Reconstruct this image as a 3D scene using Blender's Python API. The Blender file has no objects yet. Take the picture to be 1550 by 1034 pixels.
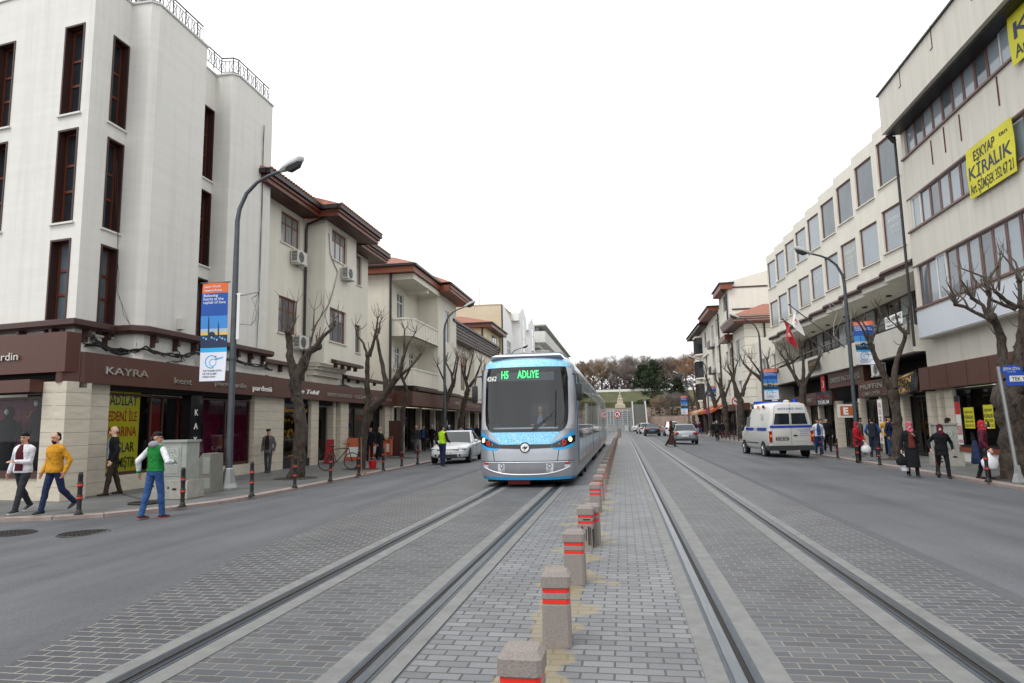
import bpy, bmesh, math, random
from mathutils import Vector, Matrix, Euler
rnd = random.Random(7)
sc = bpy.context.scene
C = sc.collection
PI = math.pi
V = Vector

# ------------------------------------------------------------------ camera
IW, IH, FPX, PITCH, YAW, ROLL, CAMH = 1550, 1034, 998.4, .12579, .16253, .01888, 1.57
_cy, _sy = math.cos(YAW), math.sin(YAW)
FWD = V((-_sy*math.cos(PITCH), _cy*math.cos(PITCH), math.sin(PITCH)))
_r0 = V((_cy, _sy, 0)); _u0 = _r0.cross(FWD)
RGT = math.cos(ROLL)*_r0 - math.sin(ROLL)*_u0
UPV = math.sin(ROLL)*_r0 + math.cos(ROLL)*_u0
cam = bpy.data.objects.new('camera', bpy.data.cameras.new('camera')); C.objects.link(cam)
cam.data.sensor_width = 36; cam.data.lens = FPX*36/IW; cam.data.clip_end = 3000
mw = Matrix((RGT, UPV, -FWD)).transposed().to_4x4(); mw.translation = V((0, 0, CAMH)); cam.matrix_world = mw
sc.camera = cam
EYE = V((0, 0, CAMH))
def ray(x, y): return FWD + RGT*((x-IW/2)/FPX) - UPV*((y-IH/2)/FPX)
def gnd(x, y, z=0.0):           # survey point on the ground
    d = ray(x, y); return EYE + d*((z-CAMH)/d.z)
SL, SR = 1.11, 1.14              # the road falls away from the tracks to both kerbs
def camber(x):
    if x < -5.2: return 1+(SL-1)*min(1, (-5.2-x)/3.2)
    if x > 3.4: return 1+(SR-1)*min(1, (x-3.4)/4.9)
    return 1.0
def Wp(p): p = V(p); return EYE+(p-EYE)*camber(p.x)
def at(x, y, Y):                # survey point at a distance Y down the street
    d = ray(x, y); return EYE + d*(Y/d.y)

# ------------------------------------------------------------------ materials
MATS = {}
def hexc(h):
    h = h.lstrip('#'); f = lambda c: ((c/255+.055)/1.055)**2.4 if c/255 > .04045 else c/255/12.92
    return tuple(f(int(h[i:i+2], 16)) for i in (0, 2, 4))
def mat(name, col, rough=.6, metal=0.0, var=0.0, scale=3.0, bump=0.0, bscale=40.0, spec=.5, col2=None, coat=0.0, emit=0, stretch=None, detail=5, streak=0):
    if name in MATS: return MATS[name]
    m = bpy.data.materials.new(name); m.use_nodes = True; MATS[name] = m
    nt = m.node_tree; b = nt.nodes['Principled BSDF']
    if isinstance(col, str): col = hexc(col)
    if isinstance(col2, str): col2 = hexc(col2)
    b.inputs['Base Color'].default_value = (*col, 1)
    b.inputs['Roughness'].default_value = rough; b.inputs['Metallic'].default_value = metal
    b.inputs['Specular IOR Level'].default_value = spec
    if coat: b.inputs['Coat Weight'].default_value = coat; b.inputs['Coat Roughness'].default_value = .05
    if emit:
        b.inputs['Emission Color'].default_value = (*col, 1); b.inputs['Emission Strength'].default_value = emit
    if var or bump or col2:
        tc = nt.nodes.new('ShaderNodeTexCoord'); vec = tc.outputs['Object']
        if stretch:
            mp = nt.nodes.new('ShaderNodeMapping'); mp.inputs['Scale'].default_value = stretch
            nt.links.new(vec, mp.inputs['Vector']); vec = mp.outputs['Vector']
    if var or col2:
        n = nt.nodes.new('ShaderNodeTexNoise'); n.inputs['Scale'].default_value = scale; n.inputs['Detail'].default_value = detail; n.inputs['Roughness'].default_value = .65
        nt.links.new(vec, n.inputs['Vector'])
        r = nt.nodes.new('ShaderNodeValToRGB'); r.color_ramp.elements[0].position = .3; r.color_ramp.elements[1].position = .7
        if col2 is None:
            a = tuple(max(0, c*(1-var)) for c in col); c2 = tuple(min(1, c*(1+var)) for c in col)
        else: a, c2 = col, col2
        r.color_ramp.elements[0].color = (*a, 1); r.color_ramp.elements[1].color = (*c2, 1)
        nt.links.new(n.outputs['Fac'], r.inputs['Fac']); nt.links.new(r.outputs['Color'], b.inputs['Base Color'])
    if streak:
        tc2 = nt.nodes.new('ShaderNodeTexCoord'); mp2 = nt.nodes.new('ShaderNodeMapping'); mp2.inputs['Scale'].default_value = (2.2, 2.2, .12); nt.links.new(tc2.outputs['Object'], mp2.inputs[0])
        n4 = nt.nodes.new('ShaderNodeTexNoise'); n4.inputs['Scale'].default_value = 1.6; n4.inputs['Detail'].default_value = 7; n4.inputs['Roughness'].default_value = .7; nt.links.new(mp2.outputs[0], n4.inputs['Vector'])
        mr = nt.nodes.new('ShaderNodeMapRange'); mr.inputs['From Min'].default_value = .48; mr.inputs['From Max'].default_value = .75; mr.inputs['To Min'].default_value = 1; mr.inputs['To Max'].default_value = 1-streak; nt.links.new(n4.outputs['Fac'], mr.inputs['Value'])
        vs_ = nt.nodes.new('ShaderNodeVectorMath'); vs_.operation = 'SCALE'; nt.links.new(mr.outputs[0], vs_.inputs['Scale'])
        if b.inputs['Base Color'].is_linked: nt.links.new(b.inputs['Base Color'].links[0].from_socket, vs_.inputs[0])
        else: vs_.inputs[0].default_value = col
        nt.links.new(vs_.outputs[0], b.inputs['Base Color'])
    if bump:
        n2 = nt.nodes.new('ShaderNodeTexNoise'); n2.inputs['Scale'].default_value = bscale; n2.inputs['Detail'].default_value = 4
        nt.links.new(vec, n2.inputs['Vector'])
        bp = nt.nodes.new('ShaderNodeBump'); bp.inputs['Strength'].default_value = bump; bp.inputs['Distance'].default_value = .02
        nt.links.new(n2.outputs['Fac'], bp.inputs['Height']); nt.links.new(bp.outputs['Normal'], b.inputs['Normal'])
    return m
def nodes(m): return m.node_tree, m.node_tree.nodes['Principled BSDF']
def glassy(name, tint, mixf=.12, rough=.02, mul=.9):
    """Clear shop glass: looks through, reflects by Fresnel."""
    m = bpy.data.materials.new(name); m.use_nodes = True; MATS[name] = m; nt = m.node_tree
    nt.nodes.remove(nt.nodes['Principled BSDF']); o = nt.nodes['Material Output']
    t = nt.nodes.new('ShaderNodeBsdfTransparent'); t.inputs['Color'].default_value = (*tint, 1)
    g = nt.nodes.new('ShaderNodeBsdfGlossy'); g.inputs['Roughness'].default_value = rough
    f = nt.nodes.new('ShaderNodeFresnel'); f.inputs['IOR'].default_value = 1.5
    ma = nt.nodes.new('ShaderNodeMath'); ma.operation = 'MULTIPLY_ADD'; ma.inputs[1].default_value = mul; ma.inputs[2].default_value = mixf
    ma.use_clamp = True
    mx = nt.nodes.new('ShaderNodeMixShader'); L = nt.links.new
    L(f.outputs[0], ma.inputs[0]); L(ma.outputs[0], mx.inputs[0]); L(t.outputs[0], mx.inputs[1]); L(g.outputs[0], mx.inputs[2]); L(mx.outputs[0], o.inputs['Surface'])
    return m

# ------------------------------------------------------------------ mesh builder
class MB:
    def __init__(s): s.v = []; s.f = []; s.m = []
    def add(s, vs, fs, m=0):
        o = len(s.v); s.v += [tuple(p) for p in vs]; s.f += [tuple(i+o for i in f) for f in fs]; s.m += [m]*len(fs); return s
    def quad(s, a, b, c, d, m=0): return s.add([a, b, c, d], [(0, 1, 2, 3)], m)
    def poly(s, pts, m=0): return s.add(pts, [tuple(range(len(pts)))], m)
    def box(s, x0, x1, y0, y1, z0, z1, m=0):
        x0, x1 = min(x0, x1), max(x0, x1); y0, y1 = min(y0, y1), max(y0, y1); z0, z1 = min(z0, z1), max(z0, z1)
        return s.hexa([(x0, y0, z0), (x1, y0, z0), (x1, y1, z0), (x0, y1, z0), (x0, y0, z1), (x1, y0, z1), (x1, y1, z1), (x0, y1, z1)], m)
    def hexa(s, p, m=0):
        return s.add(p, [(0, 3, 2, 1), (4, 5, 6, 7), (0, 1, 5, 4), (1, 2, 6, 5), (2, 3, 7, 6), (3, 0, 4, 7)], m)
    def prism(s, pts, z0, z1, m=0):
        n = len(pts); a = sum(pts[i][0]*pts[(i+1) % n][1]-pts[(i+1) % n][0]*pts[i][1] for i in range(n))
        if a < 0: pts = pts[::-1]
        vs = [(p[0], p[1], z0) for p in pts]+[(p[0], p[1], z1) for p in pts]
        return s.add(vs, [tuple(range(n-1, -1, -1)), tuple(range(n, 2*n))]+[(i, (i+1) % n, n+(i+1) % n, n+i) for i in range(n)], m)
    def extr(s, pts, d, m=0):    # extrude planar polygon pts by vector d
        n = len(pts); d = V(d); vs = [V(p) for p in pts]; vs += [p+d for p in vs]
        return s.add(vs, [tuple(range(n-1, -1, -1)), tuple(range(n, 2*n))]+[(i, (i+1) % n, n+(i+1) % n, n+i) for i in range(n)], m)
    def loft(s, rings, m=0, caps=True, close=True):
        n = len(rings[0]); vs = [p for r in rings for p in r]; fs = []
        for k in range(len(rings)-1):
            for i in range(n if close else n-1):
                j = (i+1) % n; fs.append((k*n+i, k*n+j, (k+1)*n+j, (k+1)*n+i))
        if caps and close: fs += [tuple(range(n-1, -1, -1)), tuple(range((len(rings)-1)*n, len(rings)*n))]
        return s.add(vs, fs, m)
    def tube(s, pts, r, n=8, m=0, caps=True, squash=1.0, jit=0):
        pts = [V(p) for p in pts]; rr = r if isinstance(r, (list, tuple)) else [r]*len(pts); rings = []; ref = None
        for i, p in enumerate(pts):
            d = (pts[min(i+1, len(pts)-1)]-pts[max(i-1, 0)])
            d = d.normalized() if d.length > 1e-9 else V((0, 0, 1))
            if ref is None: ref = V((1, 0, 0)) if abs(d.x) < .9 else V((0, 1, 0))
            a = (ref-d*ref.dot(d)).normalized(); b = d.cross(a); ref = a
            rings.append([p+(a*math.cos(t)+b*math.sin(t)*squash)*rr[i]*(1+jit*(rnd.random()-.5)) for t in [2*PI*k/n for k in range(n)]])
        return s.loft(rings, m, caps)
    def cyl(s, p, r, z0, z1, n=16, m=0, r2=None):
        return s.tube([(p[0], p[1], z0), (p[0], p[1], z1)], [r, r if r2 is None else r2], n, m)
    def ell(s, c, r, n=12, k=8, m=0, M=None):
        c = V(c); r = (r, r, r) if not isinstance(r, (tuple, list)) else r
        vs = []; fs = []
        for i in range(1, k):
            t = PI*i/k
            for j in range(n):
                p = 2*PI*j/n; q = V((r[0]*math.sin(t)*math.cos(p), r[1]*math.sin(t)*math.sin(p), r[2]*math.cos(t)))
                vs.append(c+(M @ q if M else q))
        top, bot = V((0, 0, r[2])), V((0, 0, -r[2])); vs.append(c+(M @ top if M else top)); vs.append(c+(M @ bot if M else bot))
        a, b = len(vs)-2, len(vs)-1
        for i in range(k-2):
            for j in range(n): fs.append((i*n+j, (i+1)*n+j, (i+1)*n+(j+1) % n, i*n+(j+1) % n))
        for j in range(n): fs.append((a, j, (j+1) % n)); fs.append((b, (k-2)*n+(j+1) % n, (k-2)*n+j))
        return s.add(vs, fs, m)
    def caps(s, a, b, ra, rb, n=10, m=0):       # tapered capsule
        a, b = V(a), V(b); d = (b-a); L = d.length
        if L < 1e-6: return s.ell(a, ra, n, 6, m)
        d /= L; pts = [a-d*ra*.98, a-d*ra*.85, a-d*ra*.5, a, b, b+d*rb*.5, b+d*rb*.85, b+d*rb*.98]
        return s.tube(pts, [ra*.2, ra*.53, ra*.87, ra, rb, rb*.87, rb*.53, rb*.2], n, m)
    def disc(s, c, nrm, r, n=24, m=0, r0=0, th=0):
        c, w = V(c), V(nrm).normalized(); a = w.orthogonal().normalized()
        if abs(w.z) < .9: a = V((0, 0, 1)).cross(w).normalized()
        b = w.cross(a); o = [c+(a*math.cos(2*PI*i/n)+b*math.sin(2*PI*i/n))*r for i in range(n)]
        if r0:
            q = [c+(a*math.cos(2*PI*i/n)+b*math.sin(2*PI*i/n))*r0 for i in range(n)]
            s.add(o+q, [(i, (i+1) % n, n+(i+1) % n, n+i) for i in range(n)], m)
        elif th: s.extr([p-w*th for p in o], w*th, m)
        else: s.poly(o, m)
        return s
    def build(s, name, mats, parent=None, smooth=None, loc=None):
        me = bpy.data.meshes.new(name); me.from_pydata(s.v, [], s.f)
        mats = mats if isinstance(mats, (list, tuple)) else [mats]
        for q in mats: me.materials.append(q if not isinstance(q, str) else MATS[q])
        if len(mats) > 1: me.polygons.foreach_set('material_index', s.m)
        if smooth is not None:
            me.polygons.foreach_set('use_smooth', [True]*len(me.polygons))
            if smooth < 180: me.set_sharp_from_angle(angle=math.radians(smooth))
        me.update()
        o = bpy.data.objects.new(name, me); C.objects.link(o)
        if parent is not None: o.parent = parent
        if loc is not None: o.location = loc
        return o
    def xf(s, M, start=0):
        for i in range(start, len(s.v)): s.v[i] = tuple(M @ V(s.v[i]))
        return s

def tag(o, label, cat, group=None, kind=None):
    if label: o['label'] = label
    if cat: o['category'] = cat
    if group: o['group'] = group
    if kind: o['kind'] = kind
    return o
def thing(name, label, cat, loc=(0, 0, 0), rz=0, group=None):
    o = bpy.data.objects.new(name, None); C.objects.link(o); o.empty_display_size = .2
    o.location = loc; o.rotation_euler = (0, 0, rz)
    return tag(o, label, cat, group)
def setting(o): o['kind'] = 'structure'; return o
_kids = {}
def dup(root, loc=None, rz=None, label=None, scale=None):
    def rec(o, par):
        c = o.copy(); C.objects.link(c)
        if par is not None: c.parent = par
        for ch in o.children: rec(ch, c)
        return c
    r = rec(root, None)
    if loc is not None: r.location = loc
    if rz is not None: r.rotation_euler = (0, 0, rz)
    if label: r['label'] = label
    if scale: r.scale = (scale,)*3 if not isinstance(scale, tuple) else scale
    return r

def text_geo(s, size, bold=0.0, shear=0.0, align='LEFT', spacing=1.0, lines=1.0):
    cu = bpy.data.curves.new('t', 'FONT'); cu.body = s; cu.size = size; cu.offset = bold*size; cu.shear = shear; cu.align_x = align
    cu.space_character = spacing; cu.space_line = lines; cu.resolution_u = 2
    ob = bpy.data.objects.new('t', cu); me = ob.to_mesh()
    vs = [v.co.copy() for v in me.vertices]; fs = [tuple(p.vertices) for p in me.polygons]
    ob.to_mesh_clear(); bpy.data.objects.remove(ob); bpy.data.curves.remove(cu)
    return vs, fs
def letters(mb, s, o, right, up, size, m=0, depth=.0, width=None, bold=0.0, shear=0.0, align='LEFT', spacing=1.0):
    """Flat (or extruded) lettering with its lower left corner at o."""
    vs, fs = text_geo(s, size, bold, shear, align, spacing)
    if not vs: return
    o, right, up = V(o), V(right).normalized(), V(up).normalized(); n = right.cross(up)
    kx = 1.0
    if width:
        w = max(v.x for v in vs)-min(v.x for v in vs); kx = width/w
        x0 = min(v.x for v in vs) if align == 'LEFT' else 0
    else: x0 = 0
    P = [o+right*((v.x-x0)*kx)+up*v.y for v in vs]
    if depth:
        mb.add([p+n*depth for p in P], fs, m)
        from collections import Counter
        ed = Counter()
        for f in fs:
            for i in range(len(f)): ed[tuple(sorted((f[i], f[(i+1) % len(f)])))] += 1
        for f in fs:
            for i in range(len(f)):
                a, b = f[i], f[(i+1) % len(f)]
                if ed[tuple(sorted((a, b)))] == 1: mb.quad(P[a], P[b], P[b]+n*depth, P[a]+n*depth, m)
    else: mb.add(P, fs, m)

# ------------------------------------------------------------------ facades
UPZ = V((0, 0, 1))
class Fac:
    """A vertical facade plane: origin o, direction u along it, outward normal n."""
    def __init__(s, o, u, n): s.o = V(o); s.u = V(u).normalized(); s.n = V(n).normalized()
    def P(s, u, z, d=0.0): return s.o+s.u*u+s.n*d+V((0, 0, z))
    def px(s, x, y):
        r = ray(x, y); t = (s.o-EYE).dot(s.n)/r.dot(s.n); p = EYE+r*t-s.o; return p.dot(s.u), p.z+s.o.z
    def pu(s, x, y): return s.px(x, y)[0]
    def pz(s, x, y): return s.px(x, y)[1]
    def box(s, mb, u0, u1, z0, z1, d0, d1, m=0):
        P = s.P; u0, u1 = min(u0, u1), max(u0, u1); d0, d1 = min(d0, d1), max(d0, d1)
        p = [P(u0, z0, d1), P(u1, z0, d1), P(u1, z0, d0), P(u0, z0, d0), P(u0, z1, d1), P(u1, z1, d1), P(u1, z1, d0), P(u0, z1, d0)]
        if s.u.cross(s.n).z > 0: p = [p[i] for i in (1, 0, 3, 2, 5, 4, 7, 6)]
        mb.hexa(p, m)
    def wall(s, mb, u0, u1, z0, z1, holes=(), rev=.12, d=0.0, m=0, back=None):
        us = sorted({u0, u1}|{min(max(h[i], u0), u1) for h in holes for i in (0, 1)}); zs = sorted({z0, z1}|{min(max(h[i], z0), z1) for h in holes for i in (2, 3)})
        def inh(u, z): return any(h[0] < u < h[1] and h[2] < z < h[3] for h in holes)
        fl = s.u.cross(UPZ).dot(s.n) < 0
        def q(a, b, c, e): mb.quad(*((a, b, c, e) if not fl else (b, a, e, c)), m)
        for i in range(len(us)-1):
            for k in range(len(zs)-1):
                a, b, z, w = us[i], us[i+1], zs[k], zs[k+1]
                if b-a < 1e-4 or w-z < 1e-4 or inh((a+b)/2, (z+w)/2): continue
                q(s.P(a, z, d), s.P(b, z, d), s.P(b, w, d), s.P(a, w, d))
        for h in holes:
            a, b, z, w = h[:4]; P = s.P; e = d-rev
            q(P(a, z, e), P(a, z, d), P(a, w, d), P(a, w, e)); q(P(b, z, d), P(b, z, e), P(b, w, e), P(b, w, d))
            q(P(a, z, e), P(b, z, e), P(b, z, d), P(a, z, d)); q(P(a, w, d), P(b, w, d), P(b, w, e), P(a, w, e))
    def text(s, mb, t, u, z, size, d=.02, m=0, depth=.0, **k):
        rt = UPZ.cross(s.n); letters(mb, t, s.P(u, z, d), rt, UPZ, size, m, depth, **k)
def window(F, h, parent, fm, pm, d=-.1, fw=.06, bars_u=(), bars_z=(), sill=None, sillm=None, proud=.0, name='window', fd=.05, casing=0):
    """window part: frame mesh, with pane (and sill) as sub-parts. h = (u0,u1,z0,z1)"""
    a, b, z, w = h; mb = MB(); e = d-fd; f = d+proud; fwz = fw
    F.box(mb, a, a+fw, z, w, e, f); F.box(mb, b-fw, b, z, w, e, f); F.box(mb, a+fw, b-fw, z, z+fw, e, f); F.box(mb, a+fw, b-fw, w-fw, w, e, f)
    for t in bars_u: x = a+(b-a)*t; F.box(mb, x-fw*.4, x+fw*.4, z+fw, w-fw, e+.004, f-.004)
    for t in bars_z: x = z+(w-z)*t; F.box(mb, a+fw, b-fw, x-fw*.4, x+fw*.4, e+.008, f-.008)
    if casing:
        g = f+.03+d*0
        F.box(mb, a-casing, a-.002, z-casing*.3, w+casing, d-fd, .035); F.box(mb, b+.002, b+casing, z-casing*.3, w+casing, d-fd, .035); F.box(mb, a-.002, b+.002, w+.002, w+casing, d-fd, .034)
    o = mb.build(name, fm, parent)
    p = MB(); F.box(p, a+fw*.5, b-fw*.5, z+fw*.5, w-fw*.5, d-fd*.7, d-fd*.45); p.build('pane', pm, o)
    if sill:
        q = MB(); F.box(q, a-.06, b+.06, z-.05, z-.002, d, sill); q.build('sill', sillm, o)
    return o
EXPO = 0.5
# ------------------------------------------------------------------ daylight: bright overcast
SUN_EL, SUN_AZ = math.radians(58), math.radians(212)      # azimuth clockwise from +Y
w = bpy.data.worlds.new('World'); sc.world = w; w.use_nodes = True
nt = w.node_tree; bg = nt.nodes['Background']; L = nt.links.new
sky = nt.nodes.new('ShaderNodeTexSky'); sky.sky_type = 'NISHITA'; sky.sun_disc = False
sky.sun_elevation = SUN_EL; sky.sun_rotation = SUN_AZ
hs = nt.nodes.new('ShaderNodeHueSaturation'); hs.inputs['Saturation'].default_value = .3; L(sky.outputs[0], hs.inputs['Color'])
tc = nt.nodes.new('ShaderNodeTexCoord'); cn = nt.nodes.new('ShaderNodeTexNoise'); cn.inputs['Scale'].default_value = 1.6; cn.inputs['Detail'].default_value = 5
cmp_ = nt.nodes.new('ShaderNodeMapping'); cmp_.inputs['Scale'].default_value = (1, 1, 2.5); L(tc.outputs['Generated'], cmp_.inputs[0]); L(cmp_.outputs[0], cn.inputs['Vector'])
cr = nt.nodes.new('ShaderNodeValToRGB'); cr.color_ramp.elements[0].position = .3; cr.color_ramp.elements[1].position = .75
cr.color_ramp.elements[0].color = (9.8, 10.0, 10.4, 1); cr.color_ramp.elements[1].color = (12.6, 12.6, 12.6, 1)
L(cn.outputs['Fac'], cr.inputs[0])
mxn = nt.nodes.new('ShaderNodeMixRGB'); mxn.inputs[0].default_value = .88; L(hs.outputs[0], mxn.inputs[1]); L(cr.outputs[0], mxn.inputs[2])
L(mxn.outputs[0], bg.inputs['Color']); bg.inputs['Strength'].default_value = .1
sl = bpy.data.lights.new('sun', 'SUN'); sl.energy = 1.3; sl.angle = math.radians(22); sl.color = (1, .985, .96)
so = bpy.data.objects.new('sun', sl); C.objects.link(so)
sd = V((math.sin(SUN_AZ)*math.cos(SUN_EL), math.cos(SUN_AZ)*math.cos(SUN_EL), math.sin(SUN_EL)))
so.rotation_euler = (-sd).to_track_quat('-Z', 'Y').to_euler(); so.location = (0, 0, 60)
vs = sc.view_settings; vs.view_transform = 'Standard'; vs.look = 'None'; vs.gamma = 1; vs.exposure = EXPO; vs.use_curve_mapping = False

# ------------------------------------------------------------------ ground materials
def brick_mat(name, c1, c2, mortar, bw=.212, rh=.108, ms=.006, stain=None, bumpd=.012, rough=.58, off=.5, var=.16, wob=.01):
    m = bpy.data.materials.new(name); m.use_nodes = True; MATS[name] = m; nt = m.node_tree; b = nt.nodes['Principled BSDF']; L = nt.links.new; N = nt.nodes.new
    tc = N('ShaderNodeTexCoord'); n0 = N('ShaderNodeTexNoise'); n0.inputs['Scale'].default_value = 2.2; L(tc.outputs['Object'], n0.inputs['Vector'])
    vm = N('ShaderNodeVectorMath'); vm.operation = 'MULTIPLY_ADD'; vm.inputs[1].default_value = (wob, wob, 0); L(n0.outputs['Color'], vm.inputs[0]); L(tc.outputs['Object'], vm.inputs[2])
    br = N('ShaderNodeTexBrick'); br.offset = off; br.inputs['Scale'].default_value = 1; br.inputs['Brick Width'].default_value = bw; br.inputs['Row Height'].default_value = rh
    br.inputs['Mortar Size'].default_value = ms; br.inputs['Mortar Smooth'].default_value = .25
    br.inputs['Color1'].default_value = (*hexc(c1), 1); br.inputs['Color2'].default_value = (*hexc(c2), 1); br.inputs['Mortar'].default_value = (*hexc(mortar), 1)
    L(vm.outputs[0], br.inputs['Vector'])
    n1 = N('ShaderNodeTexNoise'); n1.inputs['Scale'].default_value = 1.1; n1.inputs['Detail'].default_value = 6; L(tc.outputs['Object'], n1.inputs['Vector'])
    n2 = N('ShaderNodeTexNoise'); n2.inputs['Scale'].default_value = 60; n2.inputs['Detail'].default_value = 3; L(tc.outputs['Object'], n2.inputs['Vector'])
    def rng(src, lo, hi):
        r = N('ShaderNodeMapRange'); r.inputs['From Min'].default_value = .3; r.inputs['From Max'].default_value = .7; r.inputs['To Min'].default_value = lo; r.inputs['To Max'].default_value = hi; L(src, r.inputs['Value']); return r.outputs[0]
    mu = N('ShaderNodeMath'); mu.operation = 'MULTIPLY'; L(rng(n1.outputs['Fac'], 1-var, 1+var), mu.inputs[0]); L(rng(n2.outputs['Fac'], .9, 1.1), mu.inputs[1])
    vv = N('ShaderNodeVectorMath'); vv.operation = 'SCALE'; L(br.outputs['Color'], vv.inputs[0]); L(mu.outputs[0], vv.inputs['Scale'])
    col = vv.outputs[0]
    if stain:
        # sand washed out around the row of stone posts
        sx = N('ShaderNodeSeparateXYZ'); L(tc.outputs['Object'], sx.inputs[0])
        a = N('ShaderNodeMath'); a.operation = 'ADD'; a.inputs[1].default_value = .56; L(sx.outputs[0], a.inputs[0])
        ab = N('ShaderNodeMath'); ab.operation = 'ABSOLUTE'; L(a.outputs[0], ab.inputs[0])
        n3 = N('ShaderNodeTexNoise'); n3.inputs['Scale'].default_value = 2.3; n3.inputs['Detail'].default_value = 3; L(tc.outputs['Object'], n3.inputs['Vector'])
        q = N('ShaderNodeMath'); q.operation = 'MULTIPLY_ADD'; q.inputs[1].default_value = -.55; L(ab.outputs[0], q.inputs[0]); L(n3.outputs['Fac'], q.inputs[2])
        r = N('ShaderNodeMapRange'); r.inputs['From Min'].default_value = .40; r.inputs['From Max'].default_value = .45; r.inputs['To Max'].default_value = .75; L(q.outputs[0], r.inputs['Value'])
        mi = N('ShaderNodeMixRGB'); mi.inputs[2].default_value = (*hexc(stain), 1); L(r.outputs[0], mi.inputs[0]); L(col, mi.inputs[1]); col = mi.outputs[0]
    L(col, b.inputs['Base Color']); b.inputs['Roughness'].default_value = rough
    bp = N('ShaderNodeBump'); bp.inputs['Strength'].default_value = .9; bp.inputs['Distance'].default_value = bumpd; bp.invert = True
    ad = N('ShaderNodeMath'); ad.operation = 'MULTIPLY_ADD'; ad.inputs[1].default_value = -.12; L(n2.outputs['Fac'], ad.inputs[0]); L(br.outputs['Fac'], ad.inputs[2])
    L(ad.outputs[0], bp.inputs['Height']); L(bp.outputs['Normal'], b.inputs['Normal'])
    return m
brick_mat('pavers_new', '#747678', '#606265', '#45423c', stain='#857a5e', ms=.0075)  # palest strip: newer stone, plus some reflected gloss put into the colour
brick_mat('pavers_track', '#535659', '#424448', '#76726a', ms=.0075)
brick_mat('pavers_left', '#494b4f', '#3c3e43', '#86837b', ms=.0075)
brick_mat('pavers_right', '#505257', '#424449', '#7d7a74', ms=.0075)
brick_mat('slabs', '#636462', '#595a5b', '#4c4c4a', bw=.8, rh=.45, ms=.006, bumpd=.004, var=.18, wob=.004)
brick_mat('setts', '#62605a', '#4d4b48', '#35332f', bw=.12, rh=.11, ms=.012, bumpd=.02)
def asphalt():
    m = mat('asphalt', '#5c5d5f', rough=.7); nt, b = nodes(m); L = nt.links.new; N = nt.nodes.new
    tc = N('ShaderNodeTexCoord'); mp = N('ShaderNodeMapping'); mp.inputs['Scale'].default_value = (1.0, .06, 1); L(tc.outputs['Object'], mp.inputs[0])
    n1 = N('ShaderNodeTexNoise'); n1.inputs['Scale'].default_value = 1.5; n1.inputs['Detail'].default_value = 5; L(mp.outputs[0], n1.inputs['Vector'])
    n2 = N('ShaderNodeTexNoise'); n2.inputs['Scale'].default_value = .35; n2.inputs['Detail'].default_value = 6; L(tc.outputs['Object'], n2.inputs['Vector'])
    n3 = N('ShaderNodeTexVoronoi'); n3.inputs['Scale'].default_value = 70; L(tc.outputs['Object'], n3.inputs['Vector'])
    a = N('ShaderNodeMath'); a.operation = 'ADD'; L(n1.outputs['Fac'], a.inputs[0]); L(n2.outputs['Fac'], a.inputs[1])
    r = N('ShaderNodeValToRGB'); r.color_ramp.elements[0].position = .36; r.color_ramp.elements[1].position = .64
    r.color_ramp.elements[0].color = (*hexc('#434548'), 1); r.color_ramp.elements[1].color = (*hexc('#5c5e62'), 1)
    h = N('ShaderNodeMath'); h.operation = 'MULTIPLY'; h.inputs[1].default_value = .5; L(a.outputs[0], h.inputs[0]); L(h.outputs[0], r.inputs[0])
    mr = N('ShaderNodeMapRange'); mr.inputs['To Min'].default_value = .78; mr.inputs['To Max'].default_value = 1.2; L(n3.outputs['Color'], mr.inputs['Value'])
    v = N('ShaderNodeVectorMath'); v.operation = 'SCALE'; L(r.outputs[0], v.inputs[0]); L(mr.outputs[0], v.inputs['Scale']); L(v.outputs[0], b.inputs['Base Color'])
    bp = N('ShaderNodeBump'); bp.inputs['Strength'].default_value = .5; bp.inputs['Distance'].default_value = .008; L(n3.outputs['Distance'], bp.inputs['Height']); L(bp.outputs[0], b.inputs['Normal'])
    n5 = N('ShaderNodeTexNoise'); n5.inputs['Scale'].default_value = .9; n5.inputs['Detail'].default_value = 9; n5.inputs['Roughness'].default_value = .75; L(tc.outputs['Object'], n5.inputs['Vector'])
    q = N('ShaderNodeMapRange'); q.inputs['From Min'].default_value = .58; q.inputs['From Max'].default_value = .72; q.inputs['To Min'].default_value = 1; q.inputs['To Max'].default_value = .72; L(n5.outputs['Fac'], q.inputs['Value'])
    v2 = N('ShaderNodeVectorMath'); v2.operation = 'SCALE'; L(v.outputs[0], v2.inputs[0]); L(q.outputs[0], v2.inputs['Scale']); L(v2.outputs[0], b.inputs['Base Color'])
asphalt()
mat('tar', '#515255', .9, var=.15, scale=8, bump=.4, bscale=80)
mat('track_concrete', '#6f706e', .7, var=.2, scale=5, bump=.25, bscale=50, detail=8)
mat('kerb_stone', '#8d7f78', .8, var=.18, scale=4, bump=.2)
mat('steel', '#6e7479', .34, 1.0, var=.25, scale=6, stretch=(8, .4, 1))
mat('steel_dull', '#4d535a', .5, .8, var=.15, scale=12)
mat('rubber', '#3d4349', .55, var=.2, scale=9)
mat('groove', '#191611', .8)
mat('iron', '#3a3936', .55, .6, var=.3, scale=10, bump=.3)

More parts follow.
